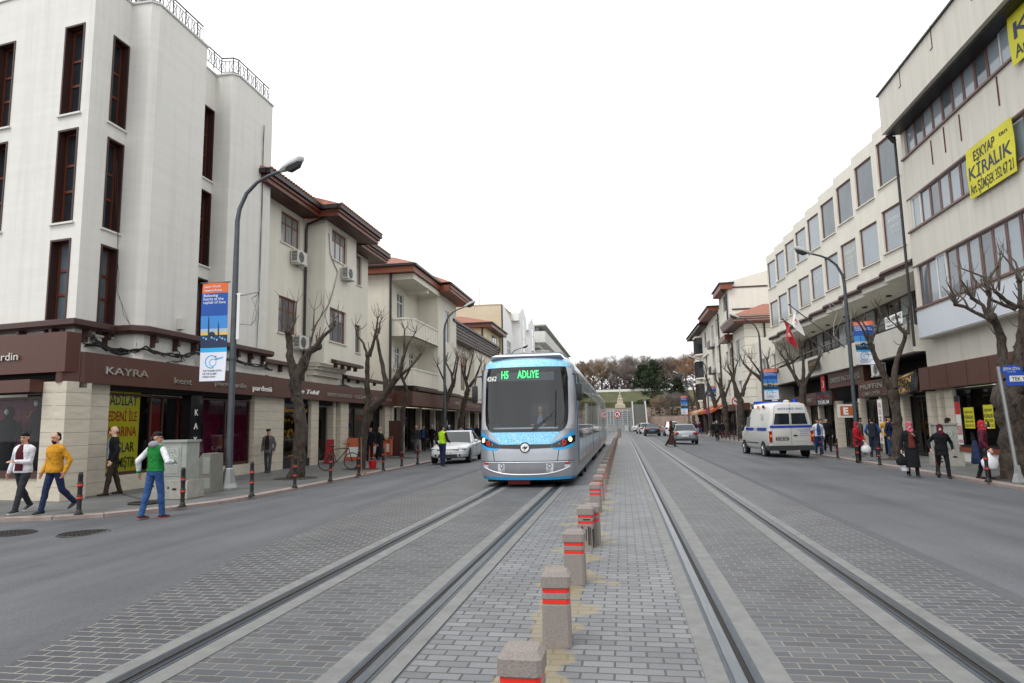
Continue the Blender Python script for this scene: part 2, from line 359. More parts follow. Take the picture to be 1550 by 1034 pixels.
# ------------------------------------------------------------------ ground
mb = MB(); cx_ = [-400, -60, -20, -8.4, -7.8, -7.2, -6.6, -6.0, -5.5, -5.2, 3.4, 4, 4.8, 5.6, 6.4, 7.2, 8.3, 20, 60, 400]; n_ = len(cx_)
for k_, y_ in enumerate((-60, -20, 0, 20, 60, 120, 250, 700)):
    for x_ in cx_: s_ = camber(x_); mb.v.append((x_*s_, y_*s_, CAMH*(1-s_)))
mb.f = [(r*n_+i, r*n_+i+1, (r+1)*n_+i+1, (r+1)*n_+i) for r in range(7) for i in range(n_-1)]; mb.m = [0]*len(mb.f); setting(mb.build('road', 'asphalt', smooth=180))
YE = 138
def strip(mb, x0, x1, z, y0=-4, y1=YE, m=0): mb.quad((x0, y0, z), (x1, y0, z), (x1, y1, z), (x0, y1, z), m)
left_edge = [(-4, -3.9), (4.15, -4.38), (5.54, -4.62), (8.39, -4.98), (13.08, -5.16), (30, -5.2), (YE, -5.2)]
right_edge = [(-4, 3.36), (YE, 3.3)]
for nm, e, xx, mm, k in (('outer_paving', left_edge, -3.40, 'pavers_left', 1), ('outer_paving', right_edge, 2.37, 'pavers_right', -1)):
    mb = MB(); t = MB()
    for (ya, xa), (yb, xb) in zip(e[:-1], e[1:]):
        p = [(xa+.16*k, ya, .004), (xx, ya, .004), (xx, yb, .004), (xb+.16*k, yb, .004)]
        mb.quad(*(p if k > 0 else p[::-1]))
        q = [(xa-.02*k, ya, .0035), (xa+.161*k, ya, .0035), (xb+.161*k, yb, .0035), (xb-.05*k, yb, .0035)]
        t.quad(*(q if k > 0 else q[::-1]))
    setting(mb.build(nm, mm)); setting(t.build('tar_seam', 'tar'))
RAILS = (-3.15, -1.72, .70, 2.13)
for x0, x1, mm in ((-2.92, -1.95, 'pavers_track'), (.94, 1.90, 'pavers_track'), (-1.45, .44, 'pavers_new')):
    mb = MB(); strip(mb, x0, x1, .004); setting(mb.build('paving', mm))
mbc = MB()
for i, g in enumerate(RAILS): strip(mbc, g-.26 if i != 1 else g-.235, g+.25 if i != 0 else g+.235, .008)
setting(mbc.build('track_bed', 'track_concrete'))
for i, g in enumerate(RAILS):
    s = -1 if i % 2 == 0 else 1
    mb = MB()
    def st(a, b, z, m, g=g, s=s):
        x0, x1 = sorted((g+s*a, g+s*b)); mb.box(x0, x1, -4, YE, .002, z, m)
    st(.092, .122, .011, 2); st(.020, .092, .017, 0); st(-.022, .020, .0105, 3); st(-.047, -.022, .016, 1); st(-.08, -.047, .0112, 2)
    setting(mb.build('rail', ['steel', 'steel_dull', 'rubber', 'groove']))
# pavements
kl = [(-70, 4.5), (-30, 7.6), (-14, 9.9), (-11.2, 10.55), (-10.33, 10.8), (-9.62, 11.2), (-8.95, 12.2), (-8.6, 13.2), (-8.45, 14.6), (-8.4, 17.5), (-8.35, 24), (-8.35, 60), (-8.35, 150)]
kr = [(8.3, -20), (8.3, 15), (8.35, 60), (8.35, 150)]
def pavement(k, inner, z0, z1, side):
    mb = MB(); q = MB(); n = len(k)
    for i in range(n-1):
        a, b = k[i], k[i+1]; c, d = inner[i], inner[i+1]
        p = [(a[0], a[1], z0), (b[0], b[1], z0), (d[0], d[1], z1), (c[0], c[1], z1)]
        mb.quad(*(p if side < 0 else p[::-1]))
        # kerb stones: top 0.24 wide, upstand to the road
        def inw(p_, o, t=.24):
            v = V((o[0]-p_[0], o[1]-p_[1])); v = v.normalized()*t if v.length else v; return (p_[0]+v.x, p_[1]+v.y)
        ai, bi = inw(a, c), inw(b, d); ao, bo = inw(a, c, -.04), inw(b, d, -.04)
        L_ = (V(b)-V(a)).length; ns = max(1, int(L_/.9))
        for j in range(ns):
            t0, t1 = j/ns+.012/L_, (j+1)/ns-.012/L_
            lp = lambda u, w, t: (u[0]+(w[0]-u[0])*t, u[1]+(w[1]-u[1])*t)
            pts = [lp(ao, bo, t0), lp(ao, bo, t1), lp(ai, bi, t1), lp(ai, bi, t0)]
            zz = z0+.004+rnd.random()*.006
            q.prism(pts, 0.0015, zz)
        o2 = [(ao[0], ao[1], 0), (bo[0], bo[1], 0), (b[0], b[1], z0-.002), (a[0], a[1], z0-.002)]; mb.quad(*(o2 if side < 0 else o2[::-1]))
    setting(mb.build('pavement', 'slabs')); setting(q.build('kerb', 'kerb_stone'))
pavement(kl, [(-70, 30), (-30, 24), (-16, 20), (-14.5, 18), (-14.5, 17), (-14.5, 16.5), (-14.5, 16.2), (-14.5, 16.4), (-14.5, 16.8), (-14.5, 18), (-14.5, 24), (-14.5, 60), (-14.5, 150)], .06, .14, -1)
pavement(kr, [(14, -20), (14, 15), (14, 60), (14, 150)], .06, .15, 1)
def pz(x): # pavement height
    return .06+(abs(x)-8.35)*.0145 if abs(x) > 8.35 else 0.0
mb = MB(); mb.prism([(8.62, 13), (8.62, 16.9), (9.6, 17.6), (11.0, 17.2), (11.0, 13)], .0, .083); setting(mb.build('cobble_patch', 'setts'))

m = MB(); lr = random.Random(21)
for k in range(46):
    side_ = lr.random(); x_ = lr.uniform(-1.4, .4) if side_ < .3 else (lr.uniform(.5, 3) if side_ < .55 else (lr.uniform(-8.2, -7.2) if side_ < .8 else lr.uniform(7.2, 8.2))); y_ = lr.uniform(3.5, 16) if side_ < .55 else lr.uniform(9, 30); s_ = camber(x_); p_ = V((x_*s_, y_*s_, CAMH*(1-s_)+.012)); a_ = lr.uniform(0, 6.28); u_ = V((math.cos(a_), math.sin(a_), 0))*lr.uniform(.008, .03); w_ = V((-u_.y, u_.x, .15))*lr.uniform(.25, .9)
    m.quad(p_-u_-w_, p_+u_-w_, p_+u_+w_+V((0, 0, .006)), p_-u_+w_, lr.randrange(3))
LITTER = m
# ------------------------------------------------------------------ manholes
def manhole(px, r, label, z=0.0):
    p = gnd(*px, z); t = MB(); n = 28
    t.prism([(r*math.cos(2*PI*i/n), r*math.sin(2*PI*i/n)) for i in range(n)], .001, .006)
    for i in range(-4, 5):
        for j in range(-4, 5):
            x, y = i*r*.2, j*r*.2
            if math.hypot(x, y) < r*.82: t.box(x-r*.06, x+r*.06, y-r*.06, y+r*.06, .006, .011)
    t.tube([(r*.93*math.cos(2*PI*i/n), r*.93*math.sin(2*PI*i/n), .007) for i in range(n+1)], .012, 5)
    tag(t.build('manhole_cover', 'iron', loc=(p.x, p.y, p.z)), label, 'manhole cover')
manhole((128, 808), .42, 'round cast iron manhole cover in the road nearest the man in the yellow sweater')
manhole((14, 808), .42, 'round iron manhole cover cut by the left edge of the photo')
manhole((219, 761), .36, 'round iron cover set in the pavement behind the man in the green vest', .09)

# ------------------------------------------------------------------ bollards
mat('granite_pink', '#827a75', .85, var=.22, scale=90, bump=.35, bscale=140, detail=3)
mat('red_tape', '#d8271a', .35)
mat('dirt_black', '#262322', .8)
def stone_post():
    mb = MB()
    def ring(hw, c, z): return [(x, y, z) for x, y in ((hw, -hw+c), (hw, hw-c), (hw-c, hw), (-hw+c, hw), (-hw, hw-c), (-hw, -hw+c), (-hw+c, -hw), (hw-c, -hw))]
    b, cc = .1, .022
    mb.loft([ring(b+.004, cc, -.01), ring(b, cc, .33), ring(b-.006, cc, .338), ring(b-.006, cc, .375), ring(b, cc, .382), ring(b, cc, .42), ring(b-.006, cc, .426), ring(b-.006, cc, .462), ring(b+.006, cc, .47), ring(b+.006, cc, .555), ring(b-.02, cc, .59), ring(b-.03, cc, .592)])
    bands_ = []
    for z0, z1 in ((.342, .372), (.43, .459)): r = MB(); r.loft([ring(b-.003, cc, z0), ring(b-.003, cc, z1)]); bands_.append(r)
    t = thing('stone_bollard', None, 'bollard', group='pink granite bollards between the tracks')
    mb.build('post', 'granite_pink', t, smooth=30)
    for r in bands_: r.build('reflective_band', 'red_tape', t, smooth=30)
    return t
proto = stone_post()
ys = [3.28, 4.96, 6.8, 8.76, 8.98]+[12.15+1.77*i for i in range(26)]+[59.5, 62.5, 65]
names = ['nearest red banded granite bollard, cut off by the bottom edge', 'second granite bollard from the camera, the nearest one seen whole', 'third granite bollard from the camera, clean and upright', 'battered granite bollard with black scrapes, fourth from the camera']
for i, y in enumerate(ys):
    lab = names[i] if i < 4 else ('granite bollard hidden half behind the scraped one' if i == 4 else ('granite bollard just beyond the gap behind the scraped one' if i == 5 else 'red banded granite bollard in the receding row beside the tram'))
    o = proto if i == 0 else dup(proto)
    o.scale = (1, 1, .87); o.location = (-.515-.001*y+(.0 if i != 4 else .075)+(rnd.random()-.5)*.02, y, .004); o.rotation_euler = (0, 0, (rnd.random()-.5)*.12); o['label'] = lab
    if i == 3:
        s = MB()
        for k in range(7):
            x = -.08+.027*k; s.box(x, x+.008+.014*rnd.random(), -.1035, -.102, .1*rnd.random(), .2+.12*rnd.random())
        s.box(.1, .1035, -.06, .05, .02, .3); s.box(-.03, .06, -.1037, -.1025, .395, .412)
        s.build('scrape', 'dirt_black', o)
mat('black_post', '#1b1b1c', .5, var=.2, scale=12); mat('post_red', '#c2332a', .4)
mat('post_white', '#b9b9b6', .5)
def thin_post():
    a = MB(); a.prism([(.085*math.cos(2*PI*i/14), .085*math.sin(2*PI*i/14)) for i in range(14)], 0, .03)
    a.tube([(0, 0, .02), (0, 0, .09), (0, 0, .10), (0, 0, .78), (0, 0, .79), (0, 0, .815), (0, 0, .82), (0, 0, .86)], [.062, .055, .046, .046, .05, .05, .042, .036], 14)
    for z in (.30, .56): a.tube([(0, 0, z-.01), (0, 0, z), (0, 0, z+.09), (0, 0, z+.10)], [.046, .056, .056, .046], 14)
    t = thing('pavement_bollard', None, 'bollard', group='thin black bollards along both kerbs')
    a.build('post', 'black_post', t, smooth=40)
    for z in (.325, .585): r = MB(); r.tube([(0, 0, z), (0, 0, z+.04)], .0575, 14); r.build('reflective_band', 'post_red', t, smooth=40)
    return t
tp = thin_post(); first = True
lb = [(119, 779), (276, 767), (381, 751), (446, 738), (500, 728), (543, 720), (580, 712), (608, 706), (632, 702)]
ll = ['black bollard with red bands on the corner beside the man in yellow', 'black bollard in front of the grey utility cabinet', 'black bollard just past the tall banner lamp post', 'black bollard in front of the first leaning pollarded tree', 'black bollard between the first tree and the bicycle', 'black bollard beside the parked bicycle', 'black bollard right of the red bucket', 'black bollard in front of the slim dark tree trunk', 'black bollard beside the front of the white saloon car']
rb = [(1496, 729), (1421, 719), (1332, 704), (1299, 698), (1268, 693), (1243, 688)]
rl = ['black bollard right in front of the woman on the phone', 'black bollard before the woman in the black headscarf', 'black bollard between the red coat woman and the yellow shirt man', 'black bollard at the feet of the woman in the red coat', 'black bollard right of the white ambulance van', 'black bollard hard against the rear of the white van']
for p, lab in list(zip(lb, ll))+list(zip(rb, rl)):
    q = gnd(*p, .07); o = tp if first else dup(tp); first = False
    o.location = (q.x, q.y, .066); o.rotation_euler = (rnd.uniform(-.015, .015), rnd.uniform(-.015, .015), rnd.random()); o['label'] = lab
for s, y0, n, lab in ((-1, 34, 12, 'black bollard on the far left kerb beyond the white saloon'), (1, 37, 16, 'black bollard on the far right kerb beyond the van')):
    for i in range(n):
        o = dup(tp, (8.42*s, y0+2.05*i, .066)); o['label'] = lab

mat('litter_white', '#bdbab2', .8); mat('litter_tan', '#8a7046', .8); mat('litter_dark', '#4a443c', .8)
tag(LITTER.build('litter', ['litter_white', 'litter_tan', 'litter_dark']), 'scattered cigarette ends and scraps of litter on the road', 'litter', kind='stuff')
# ------------------------------------------------------------------ tram
mat('tram_silver', '#a9adb4', .32, .55, var=.05, scale=2, coat=.4)
mat('tram_light', '#ccd0d6', .3, .3, coat=.4)
mat('tram_blue', '#2aa0dc', .35, coat=.3)
mat('tram_deep_blue', '#1377ac', .4)
mat('tram_black', '#0d0e11', .18, coat=.5)
mat('tram_seam', '#141416', .6)
mat('tram_grey', '#84868b', .42, .4, var=.1, scale=4)
mat('side_glass', '#101314', .04, spec=.8, var=.4, scale=.9)
mat('teal_panel', '#4e7f90', .25, .2, col2='#9fa9ad', scale=.8, coat=.3)
mat('lamp_white', '#ffe2ae', .2, emit=1.6); mat('lamp_red', '#c81d1d', .25); mat('led_green', '#3df07a', .5, emit=.9); mat('white_paint', '#d9d9d6', .5)
mat('amber', '#e8862a', .35)
mat('display_grey', '#40464b', .25); mat('dark_inside', '#23272a', .8); mat('bellows', '#202124', .8, bump=.4, bscale=30)
mat('plastic_black', '#141415', .4)
glassy('tram_glass', (.72, .79, .83), .045, .02, .75)
def pattern():
    m = mat('tram_pattern', '#5bbce8', .4); nt, b = nodes(m); L = nt.links.new; N = nt.nodes.new
    tc = N('ShaderNodeTexCoord'); vo = N('ShaderNodeTexVoronoi'); vo.feature = 'DISTANCE_TO_EDGE'; vo.inputs['Scale'].default_value = 17; L(tc.outputs['Object'], vo.inputs['Vector'])
    v2 = N('ShaderNodeTexVoronoi'); v2.inputs['Scale'].default_value = 26; L(tc.outputs['Object'], v2.inputs['Vector'])
    mm = N('ShaderNodeMath'); mm.operation = 'MINIMUM'; L(vo.outputs['Distance'], mm.inputs[0])
    s = N('ShaderNodeMath'); s.operation = 'MULTIPLY'; s.inputs[1].default_value = .35; L(v2.outputs['Distance'], s.inputs[0]); L(s.outputs[0], mm.inputs[1])
    r = N('ShaderNodeValToRGB'); e = r.color_ramp.elements; e[0].position = .05; e[1].position = .13; e[0].color = (*hexc('#a9d6ea'), 1); e[1].color = (*hexc('#63b9e2'), 1)
    L(mm.outputs[0], r.inputs[0]); L(r.outputs[0], b.inputs['Base Color'])
pattern()
TH = [(.2, 1.20, .06), (.27, 1.235, .03), (.45, 1.262, .0), (.66, 1.272, .0), (.95, 1.275, .015), (1.1, 1.275, .04), (1.4, 1.275, .085), (1.8, 1.275, .15), (2.2, 1.272, .215), (2.6, 1.262, .28), (2.9, 1.245, .335), (3.06, 1.225, .37), (3.18, 1.19, .42), (3.28, 1.12, .50), (3.36, 1.0, .66), (3.41, .82, .95)]
def tlin(z, k):
    if z <= TH[0][0]: return TH[0][k]
    for a, b in zip(TH[:-1], TH[1:]):
        if z <= b[0]: t = (z-a[0])/(b[0]-a[0]); return a[k]+(b[k]-a[k])*t
    return TH[-1][k]
ND, NN = .85, 2.7
def tfront(x, z):
    hw = tlin(z, 1); t = min(abs(x)/hw, .9995); return tlin(z, 2)+ND*(1-(1-t**NN)**(1/NN))
tram = thing('tram', 'silver and light blue city tram with its headlights on coming down the left track', 'tram', (-2.44, 16.55, 0))
def tring(z, yr, n=30):
    hw = tlin(z, 1); pts = [(-hw, yr, z)]
    for i in range(n+1):
        a = PI-PI*i/n; cx = math.cos(a); x = hw*math.copysign(abs(cx)**(2/NN), cx); y = tlin(z, 2)+ND*(1-abs(math.sin(a))**(2/NN)); pts.append((x, y, z))
    pts.append((hw, yr, z)); return pts
def tgrid(mb, xs_of, zs, off, m=0, nx=16):
    """patch following the tram's nose: rows at zs, columns between xl(z), xr(z)"""
    vs = []; fs = []
    for z in zs:
        a, b = xs_of(z)
        for i in range(nx+1): x = a+(b-a)*i/nx; vs.append((x, tfront(x, z)-off, z))
    for r in range(len(zs)-1):
        for i in range(nx): k = r*(nx+1)+i; fs.append((k, k+1, k+nx+2, k+nx+1))
    mb.add(vs, fs, m)
def tgridx(mb, xs, zlu, off, m=0, nz=4):
    vs = []; fs = []
    for x in xs:
        a, b = zlu(x)
        for i in range(nz+1): z = a+(b-a)*i/nz; vs.append((x, tfront(x, z)-off, z))
    fl = xs[-1] < xs[0]
    for r in range(len(xs)-1):
        for i in range(nz):
            k = r*(nz+1)+i; f = (k, k+nz+1, k+nz+2, k+1); fs.append(f if not fl else f[::-1])
    mb.add(vs, fs, m)
def lerp(pts):
    def f(x):
        if x <= pts[0][0]: return pts[0][1]
        for a, b in zip(pts[:-1], pts[1:]):
            if x <= b[0]: return a[1]+(b[1]-a[1])*(x-a[0])/(b[0]-a[0])
        return pts[-1][1]
    return f
def frange(a, b, n): return [a+(b-a)*i/n for i in range(n+1)]
# body with the windscreen cut out
zs = frange(.2, .27, 1)[:-1]+frange(.27, 1.4, 12)[:-1]+frange(1.4, 3.06, 16)[:-1]+[3.06, 3.12, 3.18, 3.23, 3.28, 3.32, 3.36, 3.41]
b = MB(); rings = [tring(z, 9.4) for z in zs]; n = len(rings[0]); b.v = [p for r in rings for p in r]
for r in range(len(rings)-1):
    for i in range(n-1):
        q = [r*n+i, r*n+i+1, (r+1)*n+i+1, (r+1)*n+i]; c = [sum(b.v[k][j] for k in q)/4 for j in range(3)]
        if abs(c[0]) < 1.03 and 1.46 < c[2] < 2.98 and c[1] < 1.2: continue
        b.f.append(tuple(q)); b.m.append(0 if c[2] > .27 else 1)
top = [(p[0], p[1], p[2]) for p in rings[-1]]; b.poly(top, 0); b.poly([(p[0], p[1], .2) for p in rings[0]][::-1], 0)
b.build('body', ['tram_silver', 'tram_deep_blue'], tram, smooth=50)
# windscreen: black surround, glass, cab behind
wl = lerp([(1.38, .86), (1.42, .95), (1.5, 1.02), (1.62, 1.065), (1.9, 1.085), (2.8, 1.08), (2.95, 1.06), (3.08, 1.02)])
wi = lerp([(1.46, .80), (1.5, .87), (1.58, .95), (1.75, .99), (2.0, 1.01), (2.95, 1.02)])
s = MB(); zz = frange(1.46, 2.95, 14)
tgrid(s, lambda z: (-wl(z), wl(z)), [1.385, 1.42, 1.465], .012, nx=24); tgrid(s, lambda z: (-wl(z), wl(z)), [2.94, 2.98, 3.02, 3.06], .012, nx=24)
tgrid(s, lambda z: (-wl(z), -wi(z)), zz, .012, nx=3); tgrid(s, lambda z: (wi(z), wl(z)), zz, .012, nx=3)
s.build('windscreen_surround', 'tram_black', tram, smooth=60)
for sg in (-1, 1):
    q = MB(); tgrid(q, lambda z, sg=sg: tuple(sorted((sg*(wl(z)+.004), sg*(tlin(z, 1)-.012)))), frange(1.46, 3.04, 12), .004, nx=4); q.build('windscreen_pillar', 'tram_light', tram, smooth=180)
g = MB(); tgrid(g, lambda z: (-wi(z)-.01, wi(z)+.01), frange(1.455, 2.95, 14), .006, nx=24); ws = g.build('windscreen', 'tram_glass', tram, smooth=180)
cab = MB(); cab.box(-1.2, 1.2, 2.3, 2.4, .5, 3.05); cab.box(-1.2, 1.2, .45, 2.4, 1.0, 1.12); cab.box(-1.22, -1.17, 1.1, 2.4, .6, 3.0); cab.box(1.17, 1.22, 1.1, 2.4, .6, 3.0); cab.box(-1.1, 1.1, 1.0, 2.4, 3.05, 3.12)
cab.box(-.8, .8, .55, .95, 1.12, 1.5); cab.box(-1.05, -.75, .6, 1.0, 1.12, 1.62)
cab.build('cab_interior', 'dark_inside', tram)
st = MB(); st.box(-.05, .45, 1.75, 1.9, 1.2, 2.15); st.box(-.02, .42, 1.35, 1.8, 1.15, 1.3); st.build('driver_seat', 'plastic_black', tram)
dp = MB(); tgrid(dp, lambda z: (-.79, .74), [2.70, 2.8, 2.9, 3.0], -.02, nx=12); disp = dp.build('destination_display', 'display_grey', tram, smooth=180)
def front_text(t, x0, x1, z0, z1, mname, name, par, off=.016, bold=0, shear=0):
    vs, fs = text_geo(t, 1, bold, shear); xa, xb = min(v.x for v in vs), max(v.x for v in vs); ya, yb = min(v.y for v in vs), max(v.y for v in vs)
    P = []
    for v in vs: x = x0+(x1-x0)*(v.x-xa)/(xb-xa); z = z0+(z1-z0)*(v.y-ya)/(yb-ya); P.append((x, tfront(x, z)-off, z))
    m = MB(); m.add(P, fs); m.build(name, mname, par)
front_text('H5', -.63, -.44, 2.755, 2.965, 'led_green', 'display_text', disp, .014, .012)
front_text('ADLiYE', -.20, .35, 2.765, 2.965, 'led_green', 'display_text', disp, .014, .012)
front_text('4262', -1.06, -.76, 2.71, 2.84, 'white_paint', 'fleet_number', tram, .03, .03, .2)
# patterned fields, headlamps and their blue surround
pt = MB(); tgrid(pt, lambda z: (-1.13, 1.13), frange(3.06, 3.30, 4), .008, nx=26); pt.build('patterned_livery', 'tram_pattern', tram, smooth=180); pt = MB(); tgrid(pt, lambda z: (-(.62+(z-1.08)*.95), .62+(z-1.08)*.95), frange(1.08, 1.385, 5), .008, nx=20)
pt.build('patterned_livery', 'tram_pattern', tram, smooth=180)
for sg in (-1, 1):
    ax = [sg*x for x in frange(.62, 1.262, 12)]
    bl = MB(); tgridx(bl, ax, lambda x: (lerp([(.62, 1.06), (.72, .94), (.9, .93), (1.1, .97), (1.25, 1.06)])(abs(x)), lerp([(.62, 1.075), (.9, 1.22), (1.1, 1.34), (1.27, 1.50)])(abs(x))), .009)
    bl.build('light_surround', 'tram_blue', tram, smooth=180)
    ax = [sg*x for x in frange(.66, 1.235, 12)]
    bl = MB(); tgridx(bl, ax, lambda x: (lerp([(.66, 1.065), (.75, .985), (.95, 1.0), (1.1, 1.06), (1.25, 1.13)])(abs(x)), lerp([(.66, 1.07), (.95, 1.20), (1.25, 1.30)])(abs(x))), .016)
    hl = bl.build('headlight', 'tram_black', tram, smooth=180)
    def nrm(x, z):
        e = .01; return V(((tfront(x+e, z)-tfront(x-e, z))/(2*e), -1, (tfront(x, z+e)-tfront(x, z-e))/(2*e))).normalized()
    def lamp(x, z, r, mname, nm, off, r0=0):
        m = MB(); p = V((x, tfront(x, z), z)); nn = nrm(x, z); m.disc(p+nn*off, nn, r, 20, 0, r0); m.build(nm, mname, hl)
    lamp(sg*1.10, 1.185, .062, 'lamp_white', 'lamp', .03)
    lamp(sg*.955, 1.115, .066, 'lamp_red', 'tail_lamp', .03, .034); lamp(sg*.84, 1.08, .02, 'tram_grey', 'marker_lamp', .03)
    # bumper lamps
    for z, r in ((.545, .05), (.45, .034)):
        m = MB(); x = sg*.60-sg*(.545-z)*.15; p = V((x, tfront(x, z), z)); nn = nrm(x, z); m.disc(p+nn*.022, nn, r, 18, 0); m.disc(p+nn*.026, nn, r*.66, 18, 1); m.build('fog_lamp', ['tram_black', 'tram_light'], tram)
    m = MB(); tgridx(m, [sg*x for x in frange(.53, .70, 3)], lambda x: (.39-(abs(x)-.6)*.2, .60), .012); m.build('lamp_plate', 'tram_light', tram)
    m = MB(); tgridx(m, [sg*x for x in frange(.99, 1.10, 3)], lambda x: (.575, .62), .02); m.build('reflector', 'lamp_red', tram)
    m = MB(); tgridx(m, [sg*x for x in frange(.97, 1.12, 3)], lambda x: (.50, .57), .015); m.build('tow_cover', 'tram_light', tram)
    # mirrors on bent arms
    m = MB(); m.tube([(sg*1.2, .62, 2.86), (sg*1.33, .5, 2.84), (sg*1.37, .48, 2.62)], .022, 8); a = m.build('mirror', 'plastic_black', tram, smooth=60)
    m = MB(); m.loft([[(sg*1.37+x*k, .47+y*k, z) for x, y in ((-.065, -.05), (.065, -.05), (.075, .04), (.0, .09), (-.075, .04))] for z, k in ((2.16, .6), (2.2, 1), (2.58, 1), (2.62, .6))]); m.build('mirror_housing', 'plastic_black', a, smooth=50)
# logo, strip, seams, bumper lip highlight
m = MB(); tgridx(m, frange(-.73, .73, 14), lambda x: (.965+abs(x)*.03, 1.075), .010, nz=2); m.build('grille_strip', 'tram_black', tram, smooth=180)
m = MB(); p = V((0, tfront(0, 1.02)-.022, 1.0)); m.disc(p, (0, -1, .1), .135, 32, 0); m.disc(p+V((0, -.006, 0)), (0, -1, .1), .102, 32, 1); lo = m.build('badge', ['tram_black', 'white_paint'], tram)
m = MB(); m.poly([(x*.1, p.y-.014, p.z+z*.1) for x, z in ((-.62, -.2), (-.1, -.2), (-.1, -.48), (.12, -.48), (.55, .0), (.7, .55), (.38, .2), (.1, .1), (.05, .42), (-.1, .5), (-.2, .1), (-.62, .05))], 0); m.disc((p.x-.01, p.y-.016, p.z-.065), (0, -1, 0), .014, 12, 0); m.build('emblem', 'tram_black', lo)
m = MB(); tgridx(m, frange(-1.2, 1.2, 30), lambda x: (.655, .668), .007, nz=1)
for sg in (-1, 1): tgrid(m, lambda z, sg=sg: tuple(sorted((sg*(.80+(z-.66)*.16-.007), sg*(.80+(z-.66)*.16+.007)))), [.66, .75, .85, .95], .007, nx=1); tgridx(m, [sg*x for x in frange(1.19, 1.235, 6)], lambda x: (.66-(abs(x)-1.19)*9, .672-(abs(x)-1.19)*9), .007, nz=1)
m.build('panel_seam', 'tram_seam', tram)
m = MB(); tgridx(m, frange(-1.0, 1.0, 24), lambda x: (.345+.13*abs(x)**3, .625), .006, nz=4); m.build('bumper_panel', 'tram_grey', tram, smooth=180)
m = MB(); m.tube([(x, tfront(x, .33+.14*abs(x)**3)-.008, .33+.14*abs(x)**3) for x in frange(-1.08, 1.08, 28)], .019, 8); m.tube([(x, tfront(x, .632)-.004, .632) for x in frange(-1.05, 1.05, 28)], .012, 8); m.build('bumper_lip_highlight', 'tram_light', tram, smooth=60)  # pale tubes along the lip added to give the bumper its curved highlight
m = MB(); tgrid(m, lambda z: (-1.18, 1.19), [.2, .235, .27], .006, nx=28); m.build('lower_stripe', 'tram_blue', tram, smooth=180)
m = MB(); m.loft([[(-.98, tfront(-.98, 3.28)-.02, 3.28), (.98, tfront(.98, 3.28)-.02, 3.28), (1.0, tfront(1.0, 3.30)+.45, 3.28), (-1.0, tfront(1.0, 3.30)+.45, 3.28)][:2]+[(1.02, 1.3, 3.3), (-1.02, 1.3, 3.3)],
                  [(-.92, .52, 3.36), (.92, .52, 3.36), (.96, 1.3, 3.36), (-.96, 1.3, 3.36)], [(-.84, .74, 3.43), (.84, .74, 3.43), (.88, 1.4, 3.46), (-.88, 1.4, 3.46)]]); m.build('roof_visor', 'tram_light', tram, smooth=40)
# wiper
m = MB(); on = lambda x, z, o=.03: (x, tfront(x, z)-o, z)
m.tube([on(.17, 1.43, .04), on(.5, 1.68), on(.79, 1.93)], .014, 6); m.tube([on(.24, 1.43, .04), on(.55, 1.66), on(.80, 1.89)], .010, 6); m.tube([on(.775, 1.5), on(.785, 1.9), on(.79, 2.42)], .013, 6); m.build('wiper', 'plastic_black', tram)
m = MB(); m.box(-.5, .05, .35, .9, .07, .2); m.build('coupler_cover', mat('coupler_red', '#7b1512', .6), tram)
m = MB(); m.box(-1.1, 1.1, .75, 32.5, .1, .45); m.build('underframe', 'dark_inside', tram)  # dark underframe box, brought forward to deepen the shadow under the nose
